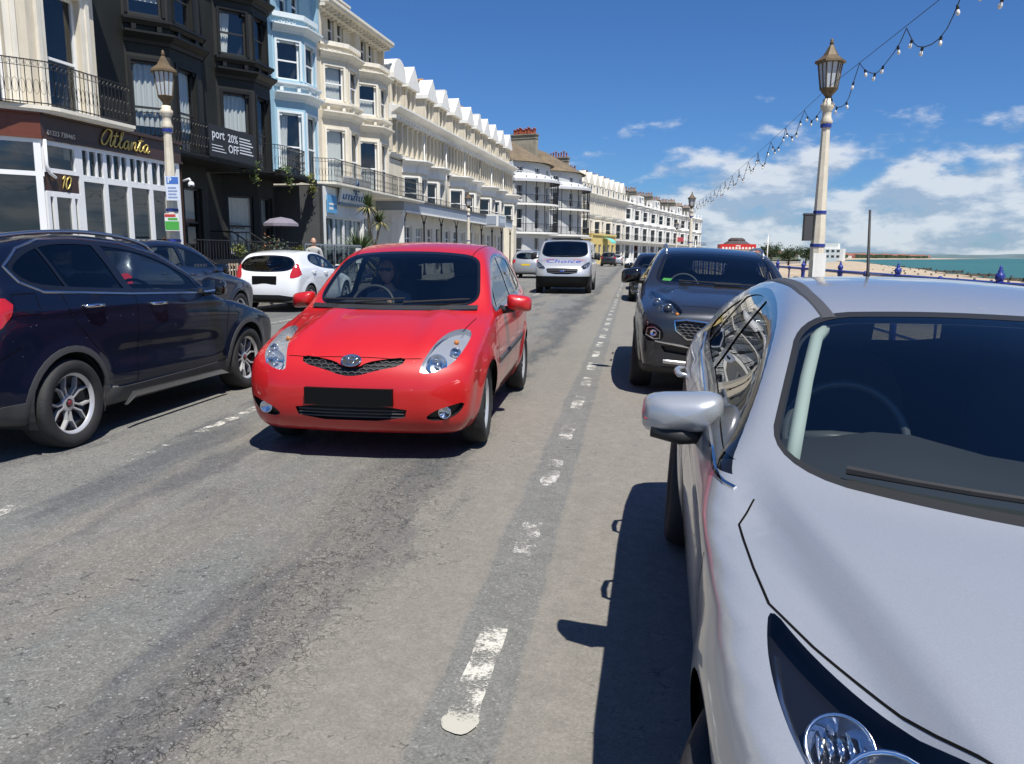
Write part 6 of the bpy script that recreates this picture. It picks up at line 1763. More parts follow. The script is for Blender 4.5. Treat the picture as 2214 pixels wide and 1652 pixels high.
    mb = MB(); c.ribbon(mb, [(1.35,.945),(1.6,.975),(2.4,1.012),(3.2,1.058),(3.62,1.105)], 'side', 1, w=.014, h=.006, prof='raised'); c.ribbon(mb, [(1.35,.945),(1.6,.975),(2.4,1.012),(3.2,1.058),(3.62,1.105)], 'side', -1, w=.014, h=.006, prof='raised'); mb.build_sides('window_trim_strip', M_chrome, root)
    for o in [o for o in root.children if o.name.startswith('wing_mirror')]:
        sd = 1 if o.data.vertices[0].co.x > 0 else -1
        mx, my, mz = S['mirror']; mb = MB(); mb.smooth = True
        mb.tube([(sd*(mx-.10), my+.0, mz-.066), (sd*mx, my-.045, mz-.064), (sd*(mx+.09), my-.025, mz-.060)], [.022,.028,.020], 8); mb.build('mirror_base', M_plastic, o)
        mb = MB(); mb.smooth = True; mb.tube([(sd*(mx+.03), my-.066, mz-.030), (sd*(mx+.085), my-.045, mz-.026), (sd*(mx+.112), my-.005, mz-.024)], [.006,.009,.006], 6); mb.build('mirror_indicator', M_lens, o)
    mb = MB(); mb.smooth = True; p, n = c.hit(-.14, 3.25, 'top'); p = Vector(p); mb.tube([p, p+Vector((0,.01,.03)), p+Vector((-.02,.03,.31))], [.016,.007,.005], 8); mb.build('aerial', M_plastic, root)
    return root, c

def build_tipo():
    meshes = wheel_mesh(.325, .215, .222, 5, 'cut', M_alloy, M_alloy_dark)
    S = dict(L=4.37, W=.905,
        top=[(-.4,.60),(0,.74),(.2,.83),(.5,.91),(.9,.985),(1.15,1.02),(1.28,1.07),(1.6,1.25),(1.95,1.42),(2.25,1.50),(2.6,1.545),(3.0,1.56),(3.4,1.545),(3.9,1.49),(4.3,1.42)],
        front=[(.12,.22),(.22,.1),(.4,.02),(.55,.0),(.7,.05),(.8,.14),(.95,.4)],
        rear=[(.15,4.2),(.3,4.33),(.55,4.37),(.8,4.35),(1.0,4.28),(1.25,4.16),(1.55,4.0)],
        bottom=[(0,.25),(.6,.20),(3.7,.21),(4.4,.33)], belt=[(0,.80),(.9,.96),(1.5,1.03),(3.0,1.10),(4.4,1.16)],
        prof=[(0,.84),(.2,.90),(.4,.96),(.62,.985),(.8,1.0),(.92,.985),(1.0,.965),(1.08,.93),(1.5,.82),(1.85,.71),(2.0,.65),(2.3,.5)],
        taper=[(0,.86),(.3,.93),(.7,.98),(1.2,1),(3.0,1),(3.8,.975),(4.4,.91)],
        crown=[(0,.08),(.6,.10),(1.1,.07),(1.6,.06),(2.4,.09),(4.2,.08)], kw=[(0,.25),(1.2,.35),(1.9,.24),(2.6,.05),(4.2,-.15)],
        nose=(.14,1.0,.5), tail=(.1,.8,.5), wheels=[(.93,.335,.365),(3.555,.335,.365)], tyre_r=.325, flare=.020, zc=.6, s1=.75,
        extra_w=[lambda s, z: .014*np.exp(-((z-(.93+.022*s))/.035)**2)*sstep(s, 1.0, 1.5)*sstep(-s, -4.3, -4.0), lambda s, z: -.018*np.exp(-((z-(.52+.03*s))/.10)**2)*sstep(s, 1.3, 1.7)*sstep(-s, -3.3, -2.9)],
        clad=.045, clad_mat=M_dull, sill=[(1.20,.16),(1.20,.36),(1.9,.345),(2.9,.345),(3.3,.37),(3.3,.16)], rear_clad=[(-.9,.10),(-.9,.40),(.9,.40),(.9,.10)],
        dlo=[(1.50,1.03),(1.85,1.225),(2.2,1.385),(2.6,1.470),(3.1,1.50),(3.45,1.488),(3.72,1.42),(3.92,1.31),(3.86,1.215),(3.72,1.145),(2.8,1.09)],
        pillars=[(1.70,2.02,.03),(2.76,2.92,.10),(3.42,3.56,.03)], dark_from=2,
        ws=[(-.72,1.05),(0,1.05),(.72,1.05),(.58,1.45),(0,1.49),(-.58,1.45)], frit=.04,
        rs=[(-.52,1.46),(.52,1.46),(.62,1.15),(-.62,1.15)], gate=None,
        lamp=[(.50,.72),(.52,.80),(.70,.86),(.82,.88),(.85,.82),(.70,.74)], bulbs=[],
        tail_lamp=[(3.99,1.10),(4.20,1.12),(4.40,1.06),(4.40,.86),(4.24,.84),(4.06,.95)], tail_view='side',
        doors=[[(1.30,.36),(1.36,.70),(1.30,.93),(1.44,1.03),(1.85,1.26),(2.2,1.40),(2.6,1.475),(2.86,1.485),(2.76,1.10),(2.76,.345),(1.5,.345)], [(2.77,.345),(2.77,1.10),(2.87,1.485),(3.1,1.50),(3.45,1.485),(3.58,1.17),(3.52,.95),(3.30,.72),(3.12,.58),(3.06,.345)]],
        handles=[(2.50,.985),(3.30,1.015)], handle_mat=M_chrome, mirror=(1.0,1.72,1.10), mirror_mat=M_gloss, mirror_sc=(1.0,1.0,.95),
        gaps=[([(1.30,.36),(1.36,.70),(1.30,.93),(1.40,1.02)],'side',(1,-1)), ([(2.765,.35),(2.765,1.10)],'side',(1,-1)), ([(3.58,1.16),(3.52,.95),(3.30,.72),(3.14,.60)],'side',(1,-1)), ([(3.80,.99),(4.0,.99),(4.0,1.13),(3.80,1.13),(3.80,.99)],'side',(-1,)), ([(3.98,.78),(4.25,.66)],'side',(1,-1))],
        cab=dict(dash=(1.72,1.0), seat=2.45, rear=3.3, floor=.45), wheel_meshes=meshes)
    navy = paint('navy_paint', (0.003, 0.0065, 0.022), 0.0, .5); navy.node_tree.nodes['Principled BSDF'].inputs['Coat Weight'].default_value = .7; navy.node_tree.nodes['Principled BSDF'].inputs['Specular IOR Level'].default_value = .1
    root, c = make_car('hatchback_car', 'dark navy hatchback with grey wheel-arch cladding and two-tone alloys at the left edge', S, navy, (-4.85, 8.58, 0), math.pi, res=(150, 120, 24))
    mb = MB()
    for sd in (1, -1): c.ribbon(mb, [(1.50,1.03),(1.86,1.235),(2.2,1.395),(2.6,1.480),(3.1,1.51),(3.46,1.498),(3.73,1.43),(3.93,1.31),(3.87,1.205),(3.72,1.135),(2.8,1.08),(1.50,1.03)], 'side', sd, w=.020, h=.007, prof='raised')
    mb.build_sides('window_surround', M_satin, root)
    mb = MB()
    for sd in (1, -1): mb.extrude([(sd*.90,1.42,.235),(sd*.90,1.55,.285),(sd*.90,2.9,.305),(sd*.90,3.02,.215),(sd*.90,2.9,.265),(sd*.90,1.6,.245)], (sd*.028,0,0))
    mb.build_sides('sill_insert', M_satin, root)
    mb = MB(); mb.smooth = True
    for sd in (1, -1):
        P = []
        for y in np.linspace(2.0, 3.9, 16):
            p, n = c.hit(.575*sd, y, 'top'); P.append(Vector(p)+Vector((0,0,.035 if 2.05 < y < 3.85 else .0)))
        mb.tube(P, .016, 8)
    mb.build_sides('roof_rail', M_satin, root)
    mb = MB(); mb.smooth = True
    for sd in (1, -1):
        p, n = c.hit(1.22, .88, 'side', sd); mb.sphere(p, .022, 12, (.4,1.7,.7))
    mb.build_sides('side_repeater', M_lens, root)
    for w in [o for o in root.children if o.name.startswith('wheel') and o.children]:
        mb = MB(); mb.smooth = True; mb.lathe([(.024,.060),(.022,.064),(.001,.065)], (0,0,0), (1,0,0), 16); mb.build('hub_cap', mat('hub_red', (0.16,0.02,0.03), .3, coat=.6), w)
    return root, c

def build_kia():
    meshes = wheel_mesh(.345, .235, .235, 5, 'plain', M_alloy, M_alloy_dark)
    lamp = [(.44,.905),(.455,.955),(.53,1.015),(.66,1.065),(.76,1.09),(.80,1.075),(.785,1.00),(.735,.94),(.66,.905),(.54,.885)]
    gr = [(-.52,.835),(-.40,.855),(-.13,.835),(.13,.835),(.40,.855),(.52,.835),(.50,.74),(.38,.655),(.14,.665),(-.14,.665),(-.38,.655),(-.50,.74)]
    S = dict(L=4.485, W=.9275, cat='car',
        top=[(-.4,.85),(0,.93),(.15,.99),(.35,1.04),(.7,1.10),(1.0,1.145),(1.12,1.17),(1.25,1.215),(1.6,1.40),(1.95,1.545),(2.2,1.595),(2.6,1.63),(3.1,1.63),(3.7,1.585),(4.3,1.50)],
        front=[(.15,.22),(.25,.13),(.4,.06),(.55,.03),(.7,.0),(.82,.01),(.92,.05),(1.02,.18)],
        rear=[(.15,4.25),(.35,4.42),(.65,4.485),(.95,4.44),(1.15,4.32),(1.55,3.95)],
        bottom=[(0,.30),(.6,.22),(3.8,.23),(4.5,.38)], belt=[(0,.98),(1.0,1.08),(1.6,1.12),(4.5,1.24)],
        prof=[(0,.84),(.22,.90),(.4,.955),(.62,.985),(.8,1.0),(.92,.985),(1.0,.962),(1.07,.93),(1.5,.83),(1.85,.73),(2.0,.68),(2.3,.5)],
        taper=[(0,.88),(.3,.94),(.7,.985),(1.2,1),(3.0,1),(3.9,.975),(4.5,.90)],
        crown=[(0,.06),(.5,.09),(1.1,.07),(1.6,.05),(2.4,.07),(4.2,.07)], kw=[(0,.16),(1.2,.30),(1.9,.22),(2.6,.05),(4.2,-.15)],
        nose=(.09,.7,.55), tail=(.1,.8,.5), wheels=[(.915,.36,.395),(3.585,.36,.395)], tyre_r=.345, flare=.022, zc=.66, s1=.72,
        extra_top=[lambda a, s, z: -.028*np.exp(-((a-(.60-.10*s))/.10)**2)*sstep(s, .1, .4)*sstep(-s, -1.2, -.95)],
        extra_w=[lambda s, z: .012*np.exp(-((z-(.98+.02*s))/.04)**2)*sstep(s, 1.0, 1.5)*sstep(-s, -4.3, -4.0)],
        clad=.04, sill=[(1.2,.16),(1.2,.38),(3.3,.38),(3.3,.16)], front_clad=[(-.95,.10),(-.95,.345),(.95,.345),(.95,.10)],
        dlo=[(1.45,1.145),(1.8,1.33),(2.1,1.47),(2.5,1.535),(3.1,1.545),(3.6,1.49),(3.95,1.37),(3.9,1.28),(3.0,1.20)],
        pillars=[(1.55,2.05,.05),(2.67,2.67,.10),(3.42,3.44,.06)], dark_from=1,
        ws=[(-.74,1.165),(-.4,1.16),(0,1.155),(.4,1.16),(.74,1.165),(.68,1.39),(.615,1.555),(.3,1.58),(0,1.585),(-.3,1.58),(-.615,1.555),(-.68,1.39)], frit=.038,
        rs=[(-.52,1.50),(.52,1.50),(.62,1.2),(-.62,1.2)],
        lamp=lamp, lamp_in=M_lamp_dk, bulbs=[(.715,1.012,.052,'proj'),(.60,.975,.052,'proj'),(.50,.935,.020,'amber')], lamp_depth=.05,
        tail_lamp=[(.60,1.05),(.84,1.04),(.86,.86),(.62,.92)],
        grilles=[('grille', gr, (0,), .03, 1), ('lower_intake', [(-.66,.60),(.66,.60),(.58,.47),(-.58,.47)], (0,), .05, 1), ('fog_lamp_recess', [(.62,.64),(.62,.72),(.70,.79),(.80,.79),(.845,.70),(.82,.62),(.72,.60)], (1,-1), .025, 1)],
        doors=[[(1.32,.40),(1.38,.75),(1.32,1.0),(1.40,1.12),(1.8,1.355),(2.1,1.49),(2.5,1.555),(2.67,1.56),(2.67,.385)], [(2.68,.385),(2.68,1.56),(3.1,1.565),(3.45,1.52),(3.5,1.2),(3.4,.9),(3.2,.7),(3.15,.385)]],
        handles=[(2.45,1.0),(3.25,1.03)], mirror=(1.02,1.72,1.235), mirror_mat=M_gloss, mirror_sc=(1.05,1.0,1.15),
        bonnet=[(-.60,.36),(-.46,.22),(0,.14),(.46,.22),(.60,.36),(.72,.70),(.76,1.05),(.745,1.22),(.4,1.14),(0,1.10),(-.4,1.14),(-.745,1.22),(-.76,1.05),(-.72,.70)],
        gaps=[([(.60,.36),(.72,.70),(.76,1.05)],'top',(1,-1)), ([(-.46,.22),(0,.14),(.46,.22)],'top',(1,)), ([(1.32,.40),(1.38,.75),(1.32,1.0)],'side',(1,-1)), ([(2.675,.39),(2.675,1.19)],'side',(1,-1))],
        wipers=[(-.45,1.20,.25,1.20),(-.05,1.19,.66,1.195)],
        cab=dict(dash=(1.72,1.12), seat=2.45, rear=3.3, floor=.55), wheel_meshes=meshes)
    grey = paint('graphite_paint', (0.030, 0.034, 0.044), 0.45, .33)
    root, c = make_car('suv_car', 'dark graphite SUV parked right behind the silver car, round twin lamps and mesh grille', S, grey, (.93, 8.20, -.108), R(-.6), 'cars parked along the seaward side', res=(140, 104, 24), ry=R(2.6))
    mb = MB(); hexmesh_bars(mb, c, gr, .060, .030, w=.007, depth=.020); mb.build('grille_mesh', M_dull, root)
    mb = MB(); c.ribbon(mb, gr, 'front', 1, w=.020, h=.006, closed=True, prof='raised'); mb.build('grille_surround', M_chrome, root)
    mb = MB()
    for sd in (1, -1): c.ribbon(mb, [(.655,.645),(.66,.715),(.72,.755),(.79,.745),(.80,.67),(.72,.635)], 'front', sd, w=.014, h=.006, closed=True, prof='raised')
    mb.build_sides('fog_lamp_ring', M_satin, root)
    for sd in (1, -1):
        mb = MB(); mb.smooth = True; p, n = c.hit(.73*sd, .695, 'front'); n = Vector(n)
        mb.lathe([(.036,.012),(.032,.016),(.02,0),(.001,-.01)], Vector(p)-n*.022, n, 18, cap=False); mb.build('fog_lamp', M_lamp_in, root)
    mb = MB(); c.ribbon(mb, [(-.70,.615),(-.3,.565),(0,.56),(.3,.565),(.70,.615)], 'front', 1, w=.022, h=.010, prof='raised'); mb.build('bumper_strip', M_chrome, root)
    mb = MB(); c.ribbon(mb, [(-.60,.40),(0,.385),(.60,.40)], 'front', 1, w=.05, h=.012, prof='raised'); mb.build('skid_plate', M_satin, root)
    mb = MB(); p, n = c.hit(0, .56, 'front'); mb.box((-.26, p.y-.03, .50), (.26, p.y+.02, .61)); mb.build('number_plate', M_plate, root)
    mb = MB(); p, n = c.hit(0, .89, 'front'); n = Vector(n); mb.smooth = True
    mb.tube([Vector(p)+n*.008+Vector((.065*math.cos(t), 0, .032*math.sin(t))) for t in [2*math.pi*i/24 for i in range(24)]], .006, 6, closed=True); mb.build('badge', M_chrome, root)
    mb = MB(); mb.smooth = True
    for sd in (1, -1):
        P = []
        for y in np.linspace(2.1, 3.9, 14):
            p, n = c.hit(.60*sd, y, 'top'); P.append(Vector(p)+Vector((0,0,.045 if 2.15 < y < 3.85 else .0)))
        mb.tube(P, .017, 8)
    mb.build_sides('roof_rail', M_satin, root)
    mb = MB(); p, n = c.hit(-.60, 1.215, 'front'); n = Vector(n)
    q = Vector(p)-n*.012; u = Vector((0,0,1)); u = (u-n*u.dot(n)).normalized(); r = u.cross(n)
    mb.poly([q-r*.055-u*.0, q+r*.055-u*.0, q+r*.055+u*.06, q-r*.055+u*.06]); mb.build('parking_permit', mat('green_paper', (0.10,0.42,0.06), .7), root)
    return root, c

def simple_spec(L, W, H, kind, res_wheel, dark_glass=True):
    """spec of an ordinary small car or SUV, profile stretched to the given size"""
    fy = L/4.37; fz = H/1.56
    sy = lambda p: [(a*fy, b*fz) for a, b in p]
    zy = lambda p: [(a*fz, b*fy) for a, b in p]
    wx = W/.905
    S = dict(L=L, W=W,
        top=sy([(-.4,.62),(0,.76),(.2,.85),(.5,.93),(.9,1.0),(1.15,1.03),(1.28,1.08),(1.6,1.26),(1.95,1.43),(2.25,1.51),(2.6,1.55),(3.0,1.56),(3.4,1.54),(3.8,1.49),(4.3,1.40)]),
        front=zy([(.12,.22),(.22,.1),(.4,.02),(.55,.0),(.7,.05),(.8,.14),(.95,.4)]),
        rear=zy([(.15,4.2),(.3,4.33),(.55,4.37),(.8,4.34),(1.0,4.26),(1.15,4.18),(1.5,3.85)]),
        bottom=sy([(0,.25),(.6,.20),(3.7,.21),(4.4,.33)]), belt=sy([(0,.82),(.9,.97),(1.5,1.03),(3.0,1.09),(4.4,1.14)]),
        prof=[(0,.84),(.2,.90),(.4,.96),(.62,.985),(.8,1.0),(.92,.985),(1.0,.965),(1.08,.93),(1.5,.82),(1.85,.71),(2.0,.65),(2.3,.5)],
        taper=[(0,.86),(.3*fy,.93),(.7*fy,.98),(1.2*fy,1),(3.0*fy,1),(3.8*fy,.975),(4.4*fy,.91)],
        crown=[(0,.08),(.6,.10),(1.1,.07),(1.6,.06),(2.4,.09),(4.2,.08)], kw=[(0,.25),(1.2,.35),(1.9,.24),(2.6,.05),(4.2,-.15)],
        nose=(.14,1.0,.5), tail=(.1,.8,.5), wheels=[(.90*fy,.33,.36),(3.52*fy,.33,.36)], tyre_r=.322, flare=.018, zc=.6*fz, s1=.75, s2=.7,
        dlo=sy([(1.5,1.045),(1.85,1.23),(2.2,1.38),(2.6,1.46),(3.1,1.48),(3.45,1.45),(3.8,1.32),(3.82,1.21),(2.8,1.10)]),
        pillars=[(1.55,2.05,.05),(2.67,2.67,.10),(3.42,3.44,.06)], dark_from=1,
        ws=[(x*wx, z*fz) for x, z in [(-.72,1.055),(0,1.05),(.72,1.055),(.60,1.45),(0,1.49),(-.60,1.45)]], frit=.035,
        rs=[(x*wx, z*fz) for x, z in [(-.54,1.43),(.54,1.43),(.66,1.12),(.30,1.05),(-.30,1.05),(-.66,1.12)]],
        lamp=[(x*wx, z*fz) for x, z in [(.50,.70),(.52,.78),(.66,.84),(.80,.87),(.84,.82),(.72,.73)]], bulbs=[(.62*wx,.765*fz,.045,'refl'),(.73*wx,.80*fz,.032,'refl')],
        tail_lamp=[(x*wx, z*fz) for x, z in [(.62,1.02),(.80,1.05),(.845,.86),(.80,.80),(.66,.86)]],
        grilles=[('grille', [(-.36,.66),(.36,.66),(.33,.58),(-.33,.58)], (0,), .02, 1), ('lower_intake', [(-.5,.42),(.5,.42),(.42,.28),(-.42,.28)], (0,), .03, 1)],
        doors=[sy([(1.30,.36),(1.36,.70),(1.30,.93),(1.42,1.03),(1.85,1.26),(2.2,1.40),(2.6,1.475),(2.74,1.48),(2.74,.345)]), sy([(2.75,.345),(2.75,1.48),(3.1,1.50),(3.5,1.45),(3.58,1.17),(3.5,.95),(3.30,.72),(3.06,.345)])],
        handles=sy([(2.50,.985),(3.30,1.015)]), mirror=(1.0*wx,1.70*fy,1.09*fz),
        cab=dict(dash=(1.72*fy,1.0*fz), seat=2.45*fy, rear=3.3*fy, floor=.42*fz), wheel_meshes=res_wheel)
    return S

def plate(c, root, z, view, col, name='number_plate', w=.26, h=.055):
    mb = MB(); p, n = c.hit(0, z, view); s = -1 if view == 'front' else 1
    y = [p.y-.015, p.y+.02] if s < 0 else [p.y-.02, p.y+.015]
    mb.box((-w, y[0], z-h), (w, y[1], z+h)); mb.build(name, col, root)

def build_rest():
    wm = wheel_mesh(.322, .205, .212, 5, 'plain', M_alloy, M_alloy_dark)
    M_yel = mat('yellow_plate', (0.75, 0.52, 0.03), .5)
    # white hatchback seen from behind, parked at the kerb
    S = simple_spec(3.95, .861, 1.47, 'hatch', wm)
    S['rs'] = [(-.56,1.30),(-.2,1.345),(.2,1.345),(.56,1.30),(.70,1.12),(.60,.985),(.25,.95),(-.25,.95),(-.60,.985),(-.70,1.12)]
    S['tail_lamp'] = [(.655,1.10),(.71,1.17),(.80,1.00),(.825,.86),(.68,.80),(.585,.82)]
    S['rear_holes'] = [('rear_diffuser', [(-.72,.42),(.72,.42),(.62,.24),(-.62,.24)], (0,), .01)]
    S['dlo'] = [(1.30,.98),(1.6,1.17),(1.95,1.32),(2.3,1.385),(2.7,1.39),(2.95,1.33),(3.05,1.18),(2.4,1.03)]
    S['pillars'] = [(1.42,1.80,.05),(2.38,2.38,.11)]
    wh = paint('white_paint', (0.74, 0.75, 0.77), 0, .35)
    r, c = make_car('hatchback_car', 'white hatchback seen from behind, parked at the left kerb beside the red car', S, wh, (-8.55, 21.35, 0), math.pi, 'cars parked along the left kerb', res=(112, 80, 18))
    plate(c, r, .76, 'rear', M_plate, w=.30, h=.10)
    mb = MB(); p, n = c.hit(0, 1.20, 'rear'); mb.tube([Vector(p)+Vector((.0,.02,-.09)), Vector(p)+Vector((.0,.022,.14))], .012, 6); mb.build('rear_wiper', M_plastic, r)
    # dark blue people carrier half hidden by the navy hatchback
    S = simple_spec(4.35, .90, 1.62, 'mpv', wm)
    db = paint('dark_blue_paint', (0.010, 0.016, 0.045), .2, .3)
    S['mirror_mat'] = M_gloss
    r, c = make_car('people_carrier', 'dark blue people carrier parked at the kerb, half hidden behind the navy hatchback', S, db, (-8.35, 15.1, 0), math.pi, 'cars parked along the left kerb', res=(112, 80, 18))
    mb = MB(); mb.smooth = True; mb.sphere((.42, 1.80, 1.02), .16, 12, (1.2, .5, .5)); mb.build('dashboard_cloth', mat('lime_cloth', (.30,.55,.16), .9), r)
    # silver van coming along the road
    wv = wheel_mesh(.335, .215, .205, 5, 'plain', M_alloy, M_alloy_dark)
    S = dict(L=4.97, W=1.03, cat='van',
        top=[(-.4,.95),(0,1.04),(.2,1.12),(.5,1.22),(.75,1.29),(.86,1.345),(1.12,1.60),(1.38,1.83),(1.6,1.93),(1.95,1.975),(2.6,1.985),(4.0,1.985),(4.9,1.96)],
        front=[(.12,.16),(.25,.06),(.45,.0),(.65,.0),(.85,.05),(1.0,.14),(1.1,.30)], rear=[(.15,4.9),(.4,4.97),(1.0,4.96),(1.9,4.86)],
        bottom=[(0,.26),(.6,.22),(4.9,.30)], belt=[(0,1.06),(.9,1.24),(1.5,1.28),(4.9,1.32)],
        prof=[(0,.86),(.2,.92),(.4,.975),(.62,.995),(.8,1.0),(.95,.985),(1.0,.975),(1.2,.95),(1.6,.905),(1.9,.85),(2.0,.81),(2.3,.65)],
        taper=[(0,.92),(.3,.96),(.7,.99),(1.2,1),(4.0,1),(4.9,.99)], crown=[(0,.04),(.6,.06),(1.6,.05),(2.4,.05),(4.9,.05)], kw=[(0,.16),(.9,.26),(1.8,.16),(2.6,.04),(4.9,0)],
        nose=(.12,.8,.6), tail=(.03,.3,.7), wheels=[(1.0,.35,.38),(3.93,.35,.38)], tyre_r=.335, flare=.015, zc=.75, s1=.85, s2=.5,
        front_clad=[(-1.1,.12),(-1.1,.64),(1.1,.64),(1.1,.12)], clad_mat=M_plate,
        ws=[(-.90,1.325),(0,1.315),(.90,1.325),(.82,1.80),(.76,1.90),(0,1.93),(-.76,1.90),(-.82,1.80)], frit=.035,
        dlo=[(1.10,1.30),(1.5,1.60),(1.75,1.76),(2.35,1.80),(2.35,1.25),(1.3,1.24)], pillars=[(1.1,1.55,.05)], dark_from=9,
        lamp=[(.62,.90),(.64,.96),(.80,1.08),(.93,1.16),(.985,1.12),(.96,.98),(.86,.90),(.70,.875)], lamp_in=mat('van_lamp_housing', (.25,.26,.28), .25, .6), bulbs=[(.80,.98,.060,'proj'),(.90,1.07,.035,'refl')],
        grilles=[('grille', [(-.60,.90),(-.5,.925),(.5,.925),(.60,.90),(.50,.71),(-.50,.71)], (0,), .03, 1)],
        doors=[[(1.25,.40),(1.25,1.28),(1.5,1.66),(1.75,1.82),(2.4,1.86),(2.4,.38)]], handles=[(2.2,1.12)], mirror=(1.20,1.45,1.36), mirror_mat=M_plastic, mirror_sc=(1.0,1.0,1.7),
        wipers=[(-.5,1.36,.2,1.36),(.0,1.35,.7,1.36)], gaps=[([(.70,.85),(.80,1.1),(.84,1.25)],'front',(1,-1)), ([(2.42,.4),(2.42,1.9)],'side',(1,-1))],
        cab=dict(dash=(1.35,1.20), seat=2.1, rear=4.0, floor=.75), wheel_meshes=wv)
    sv = paint('van_silver', (0.52, 0.53, 0.55), .45, .36)
    r, c = make_car('delivery_van', 'silver van with blue lettering on its bonnet, following the red car', S, sv, (-2.52, 28.45, 0), 0, res=(120, 84, 20))
    mb = MB()
    for z in (.78,.85): 
        P = [c.hit(x, z, 'front') for x in np.linspace(-.55,.55,12)]; mb.tube([Vector(p)-Vector(n)*.01 for p, n in P], .018, 6)
    mb.build('grille_bar', M_dull, r)
    mb = MB(); mb.smooth = True; p, n = c.hit(0, .815, 'front'); mb.sphere(Vector(p)+Vector((0,-.01,0)), .075, 14, (1.3,.25,.55)); mb.build('badge', mat('blue_badge', (.05,.09,.30), .2, coat=1), r)
    lettering(c, r, 'Choice', 0.0, 1.165, .30, mat('blue_letters', (.03,.035,.34), .4), 'front', slant=.18)
    mb = MB(); 
    for sd in (1, -1): c.ribbon(mb, [(.35,1.255),(.62,1.235),(.80,1.19)], 'front', sd, w=.05, h=.003)
    mb.build_sides('bonnet_stripe', mat('pink_stripe', (.55,.10,.14), .4), r)
    mb = MB(); mb.box((-.55, 1.9, 1.985), (.55, 1.98, 2.05)); mb.build('roof_bar', M_gloss, r); mb = MB(); mb.box((-.55, 3.2, 1.985), (.55, 3.28, 2.05)); mb.build('roof_bar', M_gloss, r)
    # dark cars parked beyond the SUV
    bk = paint('black_paint', (0.012, 0.013, 0.016), .2, .3)
    S = simple_spec(4.25, .89, 1.60, 'suv', wm); S['mirror_mat'] = M_gloss
    r, c = make_car('parked_car', 'black car parked behind the graphite SUV, seen over its shoulder', S, bk, (.76, 25.2, -.10), R(-.5), 'cars parked along the seaward side', res=(84, 60, 14), ry=R(2.4))
    plate(c, r, .50, 'front', M_plate)
    r2 = dup(r, (.86, 33.5, -.105), R(-.5), 'farther black car parked behind the other black car')
    # cars driving away
    gy = paint('grey_silver_paint', (0.36, 0.37, 0.39), .4, .35)
    S = simple_spec(4.3, .89, 1.66, 'suv', wm)
    r, c = make_car('estate_car', 'silver grey car with a yellow rear plate beside the van, seen from behind', S, gy, (-6.25, 50.6, 0), math.pi, res=(84, 60, 14))
    plate(c, r, .80, 'rear', M_yel)
    S = simple_spec(4.4, .90, 1.58, 'car', wm)
    r, c = make_car('parked_car', 'dark blue car parked at the kerb behind the red car roof', S, db, (-8.1, 43.2, 0), math.pi, 'cars parked along the left kerb', res=(84, 60, 14))
    plate(c, r, .80, 'rear', M_yel)
    S = simple_spec(4.7, .98, 1.78, 'suv', wm)
    r, c = make_car('suv_car', 'dark SUV far down the road right of the van, seen from behind', S, paint('charcoal_paint', (.025,.024,.026), .3, .3), (-3.0, 103.5, 0), math.pi, res=(72, 52, 12))
    plate(c, r, .85, 'rear', M_plate)
    S = simple_spec(4.0, .86, 1.5, 'car', wm)
    r, c = make_car('hatchback_car', 'small white car just visible right of the van', S, wh, (-4.6, 84, 0), math.pi, res=(72, 52, 12))
    for i, (x, y, m, lb) in enumerate([(-5.4, 76, bk, 'black car parked far along the left kerb behind the van'), (-2.2, 112, gy, 'grey car far away at the bend by the yellow house'), (2.1, 52, bk, 'black car parked far along the seaward kerb')]):
        S = simple_spec(4.2, .88, 1.52, 'car', wm)
        make_car('parked_car', lb, S, m, (x, y, 0 if x < 0 else -.1), math.pi if x < 0 else 0, 'distant parked cars', res=(60, 44, 10))

def lettering(c, root, txt, x, z, size, m, view, slant=0.0, name='lettering'):
    me = text_mesh(txt, size, slant, sx=1.5)
    bm = bmesh.new(); bm.from_mesh(me)
    bmesh.ops.triangulate(bm, faces=bm.faces)
    bmesh.ops.subdivide_edges(bm, edges=[e for e in bm.edges if e.calc_length() > .05], cuts=2)
    for v in bm.verts:
        p, n = c.hit(x+v.co.x, z+v.co.y*.55, view); v.co = Vector(p)+Vector(n)*.006
    bm.to_mesh(me); bm.free(); me.materials.clear(); me.materials.append(m)
    return link(name, me, root)

FOCUS, FC = build_focus(); TIPO, TC = build_tipo(); KIA, KC = build_kia(); build_rest()
# ================================================================== street furniture, plants, people, far things
M_lampw = mat('lamp_cream_paint', (0.66, 0.60, 0.48), 0.6, var=0.12, vscale=5, stain=((0.30,0.16,0.07), 0.45))
M_royal = mat('royal_blue_paint', (0.018, 0.035, 0.235), 0.4, coat=0.3, var=0.15, vscale=6)
M_bronze = mat('aged_gold_paint', (0.125, 0.088, 0.048), 0.6, 0.2, var=0.3, vscale=9)
M_lpane = mat('frosted_lamp_glass', (0.52, 0.56, 0.60), 0.25, var=0.05, vscale=3)
zProm = camber(2.42) + 0.13

